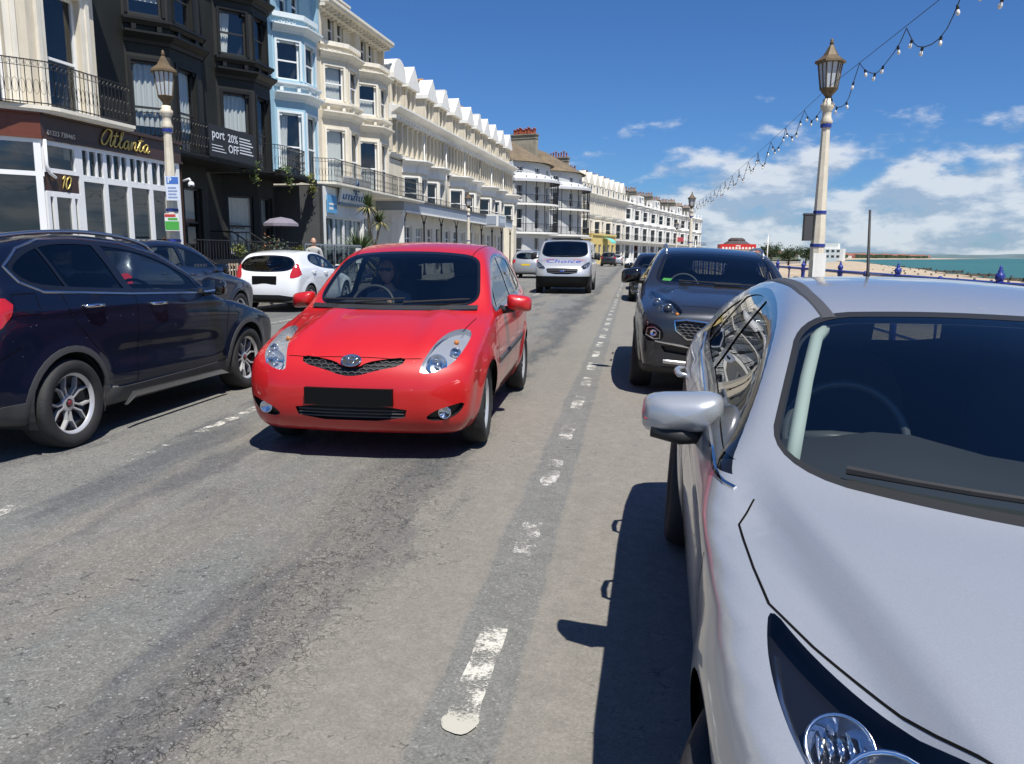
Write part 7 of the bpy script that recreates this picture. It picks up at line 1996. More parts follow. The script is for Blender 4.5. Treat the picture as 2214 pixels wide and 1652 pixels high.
def street_lamp(label, loc, group='lamp posts along the seafront'):
    root = thing('street_lamp', label, 'street lamp', loc, 0, group)
    mb = MB(); mb.smooth = False
    mb.lathe([(.24,.9),(.16,1.05),(.140,1.25),(.136,1.75)], (0,0,0), (0,0,1), 8)
    mb.lathe([(.136,1.75),(.130,2.15),(.118,2.4),(.078,4.12)], (0,0,0), (0,0,1), 8)
    mb.build('pole', M_lampw, root)
    mb = MB(); mb.lathe([(.34,0),(.34,.25),(.27,.32),(.25,.75),(.30,.80),(.30,.86),(.22,.92),(.22,1.02),(.17,1.08)], (0,0,0), (0,0,1), 8); mb.build('base', M_royal, root)
    mb = MB()
    for z, r in ((1.78,.147),(2.42,.128)): mb.lathe([(r,z),(r,z+.06)], (0,0,0), (0,0,1), 8)
    mb.lathe([(.105,4.05),(.105,4.13)], (0,0,0), (0,0,1), 8)
    mb.build('band', M_royal, root)
    mb = MB(); mb.smooth = True; mb.lathe([(.09,4.1),(.12,4.16),(.085,4.24),(.085,4.36),(.13,4.42),(.13,4.48),(.09,4.52),(.09,4.58)], (0,0,0), (0,0,1), 14); mb.build('collar', M_lampw, root)
    mb = MB(); mb.lathe([(.06,4.52),(.055,4.62),(.165,4.75),(.175,4.77),(.16,4.78)], (0,0,0), (0,0,1), 6); 
    for i in range(6):
        a = 2*math.pi*i/6; mb.tube([(.155*math.cos(a), .155*math.sin(a), 4.76), (.225*math.cos(a), .225*math.sin(a), 5.24)], .014, 4)
        b = 2*math.pi*(i+.5)/6; mb.tube([(.136*math.cos(b), .136*math.sin(b), 4.76), (.197*math.cos(b), .197*math.sin(b), 5.24)], .008, 4)
    mb.build('lantern_frame', M_bronze, root)
    mb = MB(); mb.lathe([(.145,4.77),(.213,5.23)], (0,0,0), (0,0,1), 6, cap=False); mb.build('lantern_glass', M_lpane, root)
    mb = MB(); mb.lathe([(.22,5.23),(.29,5.235),(.285,5.275),(.245,5.30),(.15,5.37),(.095,5.46),(.06,5.53),(.03,5.57)], (0,0,0), (0,0,1), 6); mb.smooth = True
    mb.lathe([(.03,5.57),(.042,5.60),(.028,5.63),(.03,5.66),(.004,5.69)], (0,0,0), (0,0,1), 8); mb.build('lantern_roof', M_bronze, root)
    return root

def build_lamps():
    base = street_lamp('near seaward lamp post with a fuse box, string lights tied to its collar', (3.61, 16.45, -.17))
    defs = [('left lamp post in front of the restaurant with parking signs', (-9.74, 15.75, -.17)), ('left lamp post before the gabled terrace canopy', (-11.03, 52.68, -.17)),
            ('second seaward lamp post, beyond the parked cars', (3.68, 53.26, -.17)), ('third seaward lamp post, small in the distance', (5.05, 96.5, -.17))]
    L = [dup(base, p, 0, lb) for lb, p in defs]
    mb = MB(); mb.box((-.29,-.10,1.90), (-.14,.10,2.40)); mb.box((-.30,-.11,2.40), (-.13,.11,2.43)); mb.build('fuse_box', M_dull, base)
    mb = MB(); mb.box((-.10,-.172,1.10), (.14,-.160,1.66)); mb.build('notice', M_wtrim, base)
    # plates on the left lamp: parking sign and the green poster, facing the road and the camera
    sg = thing('parking_sign', 'white parking sign with a blue panel on the left lamp post', 'sign', (-9.62, 15.58, 2.47), R(12))
    mb = MB(); mb.box((-.11, -.02, 0), (.17, 0, .50)); mb.mi = 1; mb.box((-.09, -.024, .34), (.15, -.0205, .48)); mb.mi = 2
    for k in range(4): mb.box((-.07, -.024, .05+.065*k), (.12-.02*(k % 2), -.0205, .08+.065*k))
    mb.mi = 1; mb.build('plate', [mat('sign_white', (.62,.68,.78), .4), mat('sign_blue2', (.06,.16,.50), .4), mat('sign_greyblue', (.25,.32,.50), .5)], sg)
    o = text_mesh('P', .16, bold=.006); o.materials.append(mat('sign_white', (.62,.68,.78), .4)); t = link('letter', o, sg); t.location = (-.03, -.026, .41); t.rotation_euler = (math.pi/2, 0, 0)
    ps = thing('poster', 'green and white poster with a red top strip low on the left lamp post', 'poster', (-9.62, 15.57, 1.84), R(10))
    mb = MB(); mb.box((-.17, -.02, 0), (.13, 0, .36)); mb.mi = 1; mb.box((-.165, -.024, .02), (.125, -.0205, .20)); mb.mi = 2; mb.box((-.165, -.024, .29), (.06, -.0205, .345)); mb.mi = 1; mb.box((-.10,-.024,.225),(.10,-.0205,.27))
    mb.build('sheet', [mat('poster_white', (.70,.72,.70), .5), mat('poster_green', (.07,.36,.06), .5), mat('poster_red', (.50,.05,.04), .5)], ps)
    # CCTV on the restaurant corner
    c = thing('cctv_camera', 'white security camera on the corner of the brown restaurant fascia', 'camera', street(20.55, -13.95, 3.3), -ANG)
    mb = MB(); mb.smooth = True; mb.tube([(-.05,0,.1),(.16,-.02,.16),(.20,-.02,.10)], .03, 8); mb.sphere((.22,-.03,.0), .09, 12); mb.mi = 1; mb.sphere((.24,-.05,-.04), .06, 10); mb.build('housing', [M_upvc, M_gloss], c)
    return base, L

def build_string_lights():
    """straight catenary wire with a swagged cable of bulbs, one thing per span between lamp posts"""
    ends = [Vector((3.6, -20.5, 4.30)), Vector((3.61, 16.45, 4.30)), Vector((3.68, 53.26, 4.30)), Vector((5.05, 96.5, 4.30))]
    labels = ['nearest run of festoon bulbs leaving the top of the photo', 'festoon bulbs between the near and the second seaward lamp posts', 'far festoon cable beyond the second seaward lamp post']
    bulb = MB(); bulb.smooth = True; bulb.lathe([(.010,-.042),(.016,-.054),(.024,-.076),(.024,-.092),(.015,-.108),(.002,-.114)], (0,0,0), (0,0,1), 8)
    bm_ = bulb.mesh('bulb', mat('bulb_glass', (.75,.72,.66), .08, coat=1)); hd = MB(); hd.smooth = True; hd.lathe([(.011,.010),(.018,0),(.018,-.042),(.013,-.046)], (0,0,0), (0,0,1), 8); hm = hd.mesh('bulb_holder', M_iron)
    rnd = random.Random(11)
    for i, (a, b) in enumerate(zip(ends, ends[1:])):
        root = thing('string_lights', labels[i], 'string lights', a, 0, 'festoon lights along the promenade')
        L = (b-a).length; n = int(round(L/2.2)); d = (b-a)
        sag = lambda t: -0.9*4*t*(1-t)*.22
        mb = MB(); mb.tube([d*t + Vector((0,0,.34+sag(t))) for t in [j/30 for j in range(31)]], .006, 4); mb.build('wire', M_iron, root)
        mb = MB(); P = []; B = []
        for k in range(n):
            dr = rnd.uniform(.34, .52)
            for j in range(10):
                t = (k+j/10)/n; u = j/10; q = d*t + Vector((.02*math.sin(k*3+j), 0, .32+sag(t)-dr*4*u*(1-u))); P.append(q)
            y0 = a.y + d.y*(k+.5)/n
            if i == 0 and y0 < 3: continue
            if i == 2: continue
            for u in ((.14,.38,.62,.86) if i == 0 else (.14,.38,.62,.86)):
                t = (k+u)/n; B.append(d*t + Vector((.02*math.sin(k*3+u*10), 0, .32+sag(t)-dr*4*u*(1-u))))
        P.append(d + Vector((0,0,.32)))
        mb.tube(P, .0072, 4); mb.build('cable', M_iron, root)
        for q in B:
            h = link('bulb_holder', hm, root); h.location = q; h.rotation_euler = (rnd.uniform(-.25,.25), rnd.uniform(-.25,.25), 0); link('bulb', bm_, h)

def build_railing():
    xo = 1.72
    # post with an urn finial, copied along; each run of rails is a thing too
    def make_post(lb):
        r = thing('railing_post', lb, 'railing post', (0,0,0), 0, 'blue posts of the promenade railing')
        mb = MB(); mb.lathe([(.085,0),(.085,.12),(.055,.16),(.045,1.08),(.055,1.13),(.055,1.17),(.035,1.22)], (0,0,0), (0,0,1), 8); mb.build('post', M_royal, r)
        mb = MB(); mb.smooth = True; mb.lathe([(.035,1.20),(.050,1.225),(.056,1.255),(.050,1.285),(.026,1.305),(.030,1.325),(.016,1.34),(.019,1.36),(.003,1.39)], (0,0,0), (0,0,1), 10); mb.build('finial', M_royal, r)
        return r
    lb = 'dark blue railing post with an urn finial on the promenade edge'
    ys = [2.7+3.55*k for k in range(32)]
    p0 = None
    for k, y in enumerate(ys):
        pos = (KR(y)+xo, y, zProm)
        if p0 is None: p0 = make_post(lb); p0.location = pos
        else: dup(p0, pos)
    r = thing('promenade_railing', 'blue iron railing running along the promenade above the shingle beach', 'railing', (0,0,0))
    for z, rad in ((1.17,.032),(.70,.022),(.25,.022)):
        mb = MB(); mb.tube([(KR(y)+xo, y, zProm+z) for y in [-6]+ys], rad, 6); mb.build('rail', M_royal, r)
    for k, y in enumerate(ys):
        mb = MB(); mb.smooth = True; ym = y+1.775; mb.lathe([(.02,.0),(.02,1.10),(.038,1.14),(.044,1.17),(.038,1.20),(.01,1.22)], (KR(ym)+xo, ym, zProm), (0,0,1), 6); mb.build('baluster', M_royal, r)

def leaf_ball(mb, c, r, n, rnd, ls=.05, sc=(1,1,1), up=.3):
    for i in range(n):
        v = Vector((rnd.gauss(0,1), rnd.gauss(0,1), rnd.gauss(0,1))); v.normalize(); q = r*(rnd.random()**.5)*(.75+.4*math.sin(v.x*5+v.z*7))
        p = Vector(c) + Vector((v.x*q*sc[0], v.y*q*sc[1], v.z*q*sc[2]))
        a = Vector((rnd.uniform(-1,1), rnd.uniform(-1,1), rnd.uniform(-.4,1))).normalized(); b = a.cross(Vector((rnd.uniform(-1,1), rnd.uniform(-1,1), rnd.uniform(-1,1)))).normalized()
        s = ls*rnd.uniform(.6,1.4); mb.mi = rnd.choice((0,0,0,1))
        mb.poly([p-b*s*.35, p+a*s*.8-b*s*.3, p+a*s*1.5, p+a*s*.7+b*s*.35])
def sword_head(mb, c, n, L, rnd, w=.030):
    for i in range(n):
        th = rnd.uniform(0, 2*math.pi); el = rnd.uniform(-.5, 1.35); d = Vector((math.cos(th)*math.cos(el), math.sin(th)*math.cos(el), math.sin(el)))
        s = d.cross(Vector((0,0,1))); s = s.normalized() if s.length > .01 else Vector((1,0,0)); l = L*rnd.uniform(.7,1.1); mb.mi = 1 if el < .1 and rnd.random() < .6 else 0
        p1 = Vector(c)+d*l*.5; p2 = Vector(c)+d*l+Vector((0,0,-l*.22*math.cos(el)))
        mb.poly([Vector(c)-s*w*.6, p1-s*w, p1+s*w, Vector(c)+s*w*.6]); mb.poly([p1-s*w, p2, p1+s*w])

M_leaf1 = mat('leaf_green', (0.060, 0.105, 0.030), 0.6, var=0.4, vscale=6); M_leaf2 = mat('leaf_yellow_green', (0.20, 0.21, 0.045), 0.6, var=0.3, vscale=6)
M_palm = mat('palm_leaf', (0.085, 0.120, 0.045), 0.5, var=0.3, vscale=6); M_palm2 = mat('palm_dry', (0.36, 0.31, 0.14), 0.7, var=0.3, vscale=6)
M_dleaf = mat('dark_leaf', (0.030, 0.055, 0.022), 0.6, var=0.4, vscale=5); M_rleaf = mat('russet_leaf', (0.20, 0.075, 0.03), 0.7, var=0.4, vscale=6)
M_bark = mat('bark', (0.12, 0.095, 0.07), 0.9, var=0.3, vscale=6, bump=.4)

def build_forecourt():
    rnd = random.Random(21)
    # cordyline palms by the shop sign
    t = thing('palm_tree', 'two-headed cordyline palm with spiky leaves in front of the white end wall', 'palm', street(34.6, -13.9, .12), 0)
    mb = MB(); mb.smooth = True; mb.tube([(0,0,0),(.02,0,1.0),(.0,-.05,1.7),(-.1,-.25,2.4),(-.1,-.35,3.25)], [.09,.08,.07,.06,.05], 8); mb.tube([(.01,-.02,1.5),(.15,.15,2.0),(.2,.35,2.6)], [.06,.05,.045], 8); mb.build('trunk', M_bark, t)
    for c in ((-.1,-.35,3.35),(.2,.35,2.7)):
        mb = MB(); sword_head(mb, c, 130, .78, rnd); mb.build('crown', [M_palm, M_palm2], t)
    t = thing('palm_shrub', 'low spreading palm under the white shop sign', 'palm', street(32.6, -13.8, .12), 0)
    mb = MB(); sword_head(mb, (0,0,1.05), 260, 1.55, rnd, .04); mb.build('crown', [M_palm, M_palm2], t)
    mb = MB(); mb.smooth = True; mb.tube([(0,0,0),(0,0,1.0)], .12, 8); mb.build('trunk', M_bark, t)
    t = thing('shrub', 'dark flowering shrub with russet leaves beside the low palm', 'shrub', street(33.7, -13.6, .12), 0)
    mb = MB(); leaf_ball(mb, (0,0,.9), .75, 900, rnd, .07, (1,1.5,.95)); mb.build('foliage', [M_dleaf, M_rleaf], t)
    # planting and glass screen of the hotel terrace
    for s, u, z, r, m, lb in ((24.4,-13.7,1.35,.62,[M_dleaf,M_rleaf],'rounded bush with orange tips on the hotel terrace'), (25.1,-13.6,1.30,.50,[mat('silver_leaf',(.16,.20,.16),.6,var=.3,vscale=6),M_leaf1],'grey green bush beside the orange-tipped bush'), (26.6,-13.2,1.42,.26,[M_leaf2,mat('yellow_flower',(.62,.50,.06),.6)],'yellow flowering plant in front of the glass screen'), (25.9,-13.2,1.40,.24,[M_leaf2,M_leaf1],'yellow green plant at the end of the iron fence'), (22.0,-13.2,1.45,.22,[M_leaf2,M_leaf1],'small yellow green plant behind the iron fence')):
        t = thing('shrub', lb, 'plant', street(s, u, .12), 0)
        mb = MB(); leaf_ball(mb, (0,0,z-.12), r, int(900*r+200), rnd, .06); mb.build('foliage', m, t)
        mb = MB(); mb.lathe([(.16,0),(.22,.5),(.24,.52),(.20,.55)], (0,0,0), (0,0,1), 10); mb.tube([(0,0,.5),(0,0,z-.2)], .03, 5); mb.build('planter', M_dull, t)
    f = thing('iron_fence', 'black iron fence along the hotel forecourt', 'fence', street(19.6, -13.1, .12), -ANG)
    mb = MB(); railing(mb, [(0,0),(0,6.0)], .45, 1.62, step=.14, r=.011, pattern=False, rail=.03); mb.build('railing', M_iron, f)
    mb = MB(); mb.box((-.12,0,0),(.12,6.0,.45)); mb.build('plinth', mat('pale_plinth',(.45,.40,.33),.85,var=.2,vscale=2), f)
    g = thing('glass_screen', 'dark glass wind screen with a grey top rail at the hotel terrace', 'screen', street(25.7, -12.9, .12), -ANG)
    mb = MB(); mb.cbox((0,2.5,1.58),(.06,5.0,.05)); 
    for y in (0,1.25,2.5,3.75,5.0): mb.cbox((0,y,.8),(.05,.05,1.56))
    mb.build('frame', M_satin, g); mb = MB(); mb.poly([(0,0,.1),(0,5,.1),(0,5,1.55),(0,0,1.55)]); mb.build('pane', glass('smoked_glass',(.25,.28,.30)), g)
    nt = thing('menu_board', 'small white menu board at the end of the glass screen', 'sign', street(30.2, -12.9, 1.0), -ANG); mb = MB(); mb.box((0,0,0),(.04,.42,.60)); mb.box((.0,.19,-.88),(.03,.23,0)); mb.build('board', M_wtrim, nt)
    # parasol, tables and chairs
    p = thing('parasol', 'lilac grey parasol in front of the dark flank wall', 'parasol', street(27.1, -14.5, .12), 0)
    mb = MB(); mb.smooth = False; n = 8
    A = mb.ring((0,0,2.34),(0,0,1),.66,n); B = mb.ring((0,0,2.50),(0,0,1),.42,n); T = mb.V((0,0,2.58)); Z = mb.ring((0,0,2.24),(0,0,1),.67,n)
    for i in range(n): j=(i+1)%n; mb.F((A[i],A[j],B[j],B[i])); mb.F((B[i],B[j],T)); mb.F((Z[i],Z[j],A[j],A[i]))
    mb.build('canopy', mat('lilac_canvas',(.20,.18,.22),.9,var=.1,vscale=3), p)
    mb = MB(); mb.smooth = True; mb.tube([(0,0,0),(0,0,2.5)], .025, 8); mb.lathe([(.25,0),(.25,.06),(.06,.1)],(0,0,0),(0,0,1),14); mb.build('pole', M_dull, p)
    M_wood = mat('pale_wood',(.46,.36,.27),.7,var=.2,vscale=5)
    def chair(s, u, rz, lb):
        c = thing('chair', lb, 'chair', street(s, u, .12), rz, 'pale garden chairs behind the iron fence')
        mb = MB(); mb.box((-.22,-.22,.43),(.22,.22,.46)); mb.build('seat', M_wood, c)
        mb = MB()
        for k in range(5): mb.box((-.2+.09*k,.20,.46),(-.16+.09*k,.225,.88))
        mb.box((-.22,.195,.86),(.22,.23,.93)); mb.build('backrest', M_wood, c)
        for x, y in ((-.2,-.2),(.2,-.2),(-.2,.2),(.2,.2)): mb = MB(); mb.box((x-.02,y-.02,0),(x+.02,y+.02,.43)); mb.build('leg', M_wood, c)
        return c
    c0 = chair(20.6, -13.6, .4, 'pale wooden garden chair behind the iron fence')
    for k, (s, u, rz) in enumerate(((21.4,-13.7,2.6),(22.3,-13.6,.2),(23.2,-13.7,2.9),(24.0,-13.6,.5))): dup(c0, street(s, u, .12), rz)
    for k, s in enumerate((21.0, 22.8)):
        tb = thing('garden_table', 'round pale garden table between chairs behind the iron fence', 'table', street(s, -14.1, .12), 0, 'garden tables behind the iron fence')
        mb = MB(); mb.lathe([(.42,.70),(.43,.715),(.42,.73)],(0,0,0),(0,0,1),20); mb.build('tabletop', M_wtrim, tb); mb = MB(); mb.lathe([(.25,0),(.24,.03),(.035,.06),(.035,.70)],(0,0,0),(0,0,1),12); mb.build('pedestal', M_dull, tb)
    # window boxes trailing over the black balconies
    for s, u, lb in ((20.9,-14.75,'yellow green plants trailing from the black balcony behind the lamp post'), (28.0,-14.75,'leafy plants trailing from the second black balcony'), (30.9,-15.2,'yellowing plants at the far end of the second black balcony'), (26.0,-15.0,'dark plants hanging below the offer banner')):
        t = thing('balcony_plant', lb, 'plant', street(s, u, 4.35), -ANG)
        mb = MB(); leaf_ball(mb, (0,0,.05), .42, 420, rnd, .06, (.6,1.3,.55)); leaf_ball(mb, (.1,.1,-.3), .3, 160, rnd, .06, (.5,.9,1.2)); mb.build('foliage', [M_leaf2 if 'yellow' in lb else M_leaf1, M_leaf2], t)
        mb = MB(); mb.box((-.15,-.5,-.1),(.12,.5,.08)); mb.build('trough', M_blackt, t)
    b = thing('banner', 'black banner with white lettering, port and 20% OFF, on the hotel balcony', 'banner', street(23.0, -14.70, 4.42), -ANG)
    mb = MB(); mb.box((.02,0,-.02),(.04,2.75,.98)); mb.build('cloth', mat('banner_black',(.018,.019,.022),.6), b)
    M_bw = mat('banner_white',(.66,.68,.72),.6)
    for txt, y, z, sz in (('port',.50,.70,.40),('20%',1.35,.66,.36),('OFF',1.37,.32,.36)):
        me = text_mesh(txt, sz, bold=.006); me.materials.append(M_bw); o = link('lettering', me, b); o.location = (.045,y,z); o.rotation_euler = (math.pi/2,0,math.pi/2)
    mb = MB()
    for k in range(3): mb.box((.041,.12,.16+.09*k),(.046,.92-.1*k,.185+.09*k))
    for k in range(6): mb.box((.041,1.75,.26+.095*k),(.046,2.60-.09*(k%3),.30+.095*k))
    mb.build('small_print', M_bw, b)

# ---------------------------------------------------------------- people
def skin_body(name, joints, bones, mats, paint_fn, parent=None, sub=2):
    """one continuous body grown over a skeleton with the Skin modifier; joints: {name:(pos, rx, ry)}"""
    ks = list(joints); me = bpy.data.meshes.new(name); me.from_pydata([joints[k][0] for k in ks], [(ks.index(a), ks.index(b)) for a, b in bones], [])
    o = bpy.data.objects.new(name, me); COL.objects.link(o)
    sk = o.modifiers.new('skin', 'SKIN'); sk.use_smooth_shade = True
    lay = me.skin_vertices[0].data if me.skin_vertices else None
    if lay is None:
        bm = bmesh.new(); bm.from_mesh(me); bm.verts.layers.skin.verify(); bm.to_mesh(me); bm.free(); lay = me.skin_vertices[0].data
    for i, k in enumerate(ks): lay[i].radius = joints[k][1:3]; lay[i].use_root = (i == 0)
    ss = o.modifiers.new('sub', 'SUBSURF'); ss.levels = ss.render_levels = sub
    dg = bpy.context.evaluated_depsgraph_get(); m2 = bpy.data.meshes.new_from_object(o.evaluated_get(dg)); bpy.data.objects.remove(o); bpy.data.meshes.remove(me)
    m2.materials.clear()
    for m in mats: m2.materials.append(m)
    for p in m2.polygons: p.material_index = paint_fn(p.center); p.use_smooth = True
    m2.name = name
    return link(name, m2, parent)
M_skin = mat('skin', (0.52, 0.31, 0.22), 0.55, var=.08, vscale=20)
def head_mesh(mb, c, s=1.0, yaw=0.0, pitch=0.0):
    """head with brow, nose, lips, ears; faces -y before turning"""
    n, k = 24, 18; ca, sa = math.cos(yaw), math.sin(yaw); rings = []
    for i in range(1, k):
        ph = math.pi*i/k; z = -math.cos(ph); row = []
        for j in range(n):
            th = 2*math.pi*j/n; x = math.sin(ph)*math.cos(th); y = math.sin(ph)*math.sin(th)
            X = x*.077; Yv = y*.098; Z = z*.118
            if z < -.1: X *= 1-.28*min(1, (-z-.1)/.8); Yv = Yv*(1-.12*(-z-.1)) - .010*(-z)
            f = max(0, -y)
            Yv -= .026*f**6*math.exp(-((z+.08)/.16)**2)*math.exp(-(x/.16)**2)          # nose
            Yv -= .008*f*math.exp(-((z+.38)/.10)**2)*math.exp(-(x/.3)**2)             # lips
            Yv -= .010*f*math.exp(-((z+.72)/.14)**2)*math.exp(-(x/.3)**2)             # chin
            Yv += .012*f*math.exp(-((z-.08)/.12)**2)*(math.exp(-((x-.38)/.2)**2)+math.exp(-((x+.38)/.2)**2))   # eye sockets
            Yv += .012*max(0, y)*math.exp(-((z+.6)/.3)**2)*-1
            X, Yv = X*ca-Yv*sa, X*sa+Yv*ca
            row.append(mb.V((c[0]+X*s, c[1]+Yv*s, c[2]+Z*s)))
        rings.append(row)
    mb.skin(rings)
    for sg in (-1, 1):
        X, Yv = sg*.078, .008; mb.sphere((c[0]+(X*ca-Yv*sa)*s, c[1]+(X*sa+Yv*ca)*s, c[2]-.005*s), .030*s, 10, (.35,.65,1.0))

def build_people():
    # the driver of the red car: seated, hands on the wheel, sunglasses; faces the camera (-y of the car)
    root = thing('person', 'driver in sunglasses and a grey top at the wheel of the red car', 'person', (-1.86, 4.95, 0), R(1.3))
    x0 = -.36; y0 = 2.18; hz = 1.20
    J = {'pelvis': ((x0,y0,.62),.16,.14), 'waist': ((x0,y0+.05,.76),.15,.11), 'chest': ((x0,y0+.08,.93),.17,.12), 'upper': ((x0,y0+.08,1.02),.14,.09), 'neck': ((x0,y0+.06,1.09),.052,.052), 'neck2': ((x0,y0+.04,1.15),.050,.05),
         'shL': ((x0-.17,y0+.07,1.00),.062,.062), 'elL': ((x0-.22,y0-.16,.80),.046,.046), 'wrL': ((x0-.16,y0-.38,.93),.030,.030), 'haL': ((x0-.15,y0-.43,.98),.034,.022),
         'shR': ((x0+.17,y0+.07,1.00),.062,.062), 'elR': ((x0+.22,y0-.16,.80),.046,.046), 'wrR': ((x0+.16,y0-.38,.93),.030,.030), 'haR': ((x0+.15,y0-.43,.98),.034,.022),
         'knL': ((x0-.14,y0-.42,.64),.075,.075), 'anL': ((x0-.12,y0-.62,.36),.05,.05), 'knR': ((x0+.14,y0-.42,.64),.075,.075), 'anR': ((x0+.12,y0-.62,.36),.05,.05)}
    Bn = [('pelvis','waist'),('waist','chest'),('chest','upper'),('upper','neck'),('neck','neck2'),('upper','shL'),('shL','elL'),('elL','wrL'),('wrL','haL'),('upper','shR'),('shR','elR'),('elR','wrR'),('wrR','haR'),('pelvis','knL'),('knL','anL'),('pelvis','knR'),('knR','anR')]
    for sd, h in ((-1,'haL'),(1,'haR')):
        hx, hy, hzz = J[h][0]
        for q in range(4):
            a = f'f{sd}{q}a'; b = f'f{sd}{q}b'; J[a] = ((hx+sd*.012, hy-.030, hzz+.024-.016*q),.009,.009); J[b] = ((hx+sd*(-.012), hy-.040, hzz+.028-.016*q),.008,.008); Bn += [(h, a),(a, b)]
        J[f't{sd}'] = ((hx-sd*.025, hy+.004, hzz+.035),.010,.010); Bn.append((h, f't{sd}'))
    M_top = mat('grey_top', (.17,.18,.20), .9); 
    def pf(c): return 1 if (c.z > 1.065 and abs(c.x-x0) < .12) or (c.y < y0-.20 and c.z > .78) else 0
    body = skin_body('body', J, Bn, [M_top, M_skin], pf, root)
    mb = MB(); mb.smooth = True; head_mesh(mb, (x0, y0+.01, 1.255), 1.0, yaw=.12)
    hd = mb.mesh('body', M_skin)
    bm = bmesh.new(); bm.from_mesh(body.data); n0 = len(bm.faces); bm.from_mesh(hd); bm.faces.ensure_lookup_table()
    for f in bm.faces[n0:]: f.material_index = 1
    bm.to_mesh(body.data); bm.free()
    mb = MB(); mb.smooth = True; mb.sphere((x0, y0+.035, 1.285), .112, 16, (.86,1.02,.98)); 
    for q in (-1, 1): mb.tube([(x0+q*.075, y0+.03, 1.30), (x0+q*.088, y0+.045, 1.20), (x0+q*.075, y0+.05, 1.12)], [.035,.035,.02], 8)
    # keep the face clear of hair
    bmv = [i for i, v in enumerate(mb.v) if v[1] < y0-.035 and v[2] < 1.335]
    for i in bmv: v = mb.v[i]; mb.v[i] = (v[0], y0-.03+(v[1]-(y0-.035))*.05, v[2])
    mb.build('hair', mat('brown_hair', (.035,.022,.014), .6), body)
    mb = MB(); mb.smooth = True
    for q in (-1, 1): mb.sphere((x0+q*.032+.010, y0-.093, 1.268), .027, 12, (1.05,.35,.75))
    mb.tube([(x0-.07,y0-.05,1.272),(x0+.0,y0-.098,1.275),(x0+.08,y0-.055,1.272)], .004, 6); mb.build('sunglasses', M_gloss, body)
    # the man walking on the pavement beyond the white car, seen from behind
    root = thing('person', 'bald man in a pale grey top on the pavement beyond the white hatchback', 'person', (-10.05, 24.0, .12), R(20))
    J = {'pelvis': ((0,0,.95),.15,.11), 'waist': ((0,.0,1.08),.15,.10), 'chest': ((0,.01,1.28),.18,.115), 'upper': ((0,.01,1.40),.15,.09), 'neck': ((0,-.01,1.48),.06,.06), 'neck2': ((0,-.015,1.53),.055,.055)}
    Bn = [('pelvis','waist'),('waist','chest'),('chest','upper'),('upper','neck'),('neck','neck2')]
    for sd in (-1, 1):
        k = 'L' if sd < 0 else 'R'
        J.update({'sh'+k: ((sd*.19,.01,1.38),.07,.07), 'el'+k: ((sd*.26,.03*sd,1.12),.05,.05), 'wr'+k: ((sd*.26,-.10*sd-.05,.90),.034,.034), 'ha'+k: ((sd*.26,-.13*sd-.06,.82),.04,.022), 'hp'+k: ((sd*.09,0,.90),.10,.10), 'kn'+k: ((sd*.10,-.10*sd,.50),.065,.065), 'an'+k: ((sd*.10,.06*sd,.09),.045,.045), 'to'+k: ((sd*.11,.06*sd-.17,.035),.045,.03)})
        Bn += [('upper','sh'+k),('sh'+k,'el'+k),('el'+k,'wr'+k),('wr'+k,'ha'+k),('pelvis','hp'+k),('hp'+k,'kn'+k),('kn'+k,'an'+k),('an'+k,'to'+k)]
        hx, hy, hz_ = J['ha'+k][0]
        for q in range(4): J[f'f{k}{q}'] = ((hx, hy-.03+.02*q, hz_-.09-.008*(q in (1,2))),.009,.009); Bn.append(('ha'+k, f'f{k}{q}'))
        J[f't{k}'] = ((hx-sd*.01, hy-.05, hz_-.03),.010,.010); Bn.append(('ha'+k, f't{k}'))
    body = skin_body('body', J, Bn, [mat('pale_grey_top', (.40,.40,.38), .9), mat('dark_trousers', (.04,.045,.06), .9), M_skin], lambda c: 2 if (c.z > 1.455 and abs(c.x) < .13) or (abs(c.x) > .2 and c.z < .93) else (0 if c.z > .95 else 1), root)
    mb = MB(); mb.smooth = True; head_mesh(mb, (0,-.02,1.635), 1.0, yaw=.2); hd = mb.mesh('body', M_skin)
    bm = bmesh.new(); bm.from_mesh(body.data); n0 = len(bm.faces); bm.from_mesh(hd); bm.faces.ensure_lookup_table()
    for f in bm.faces[n0:]: f.material_index = 2
    bm.to_mesh(body.data); bm.free()

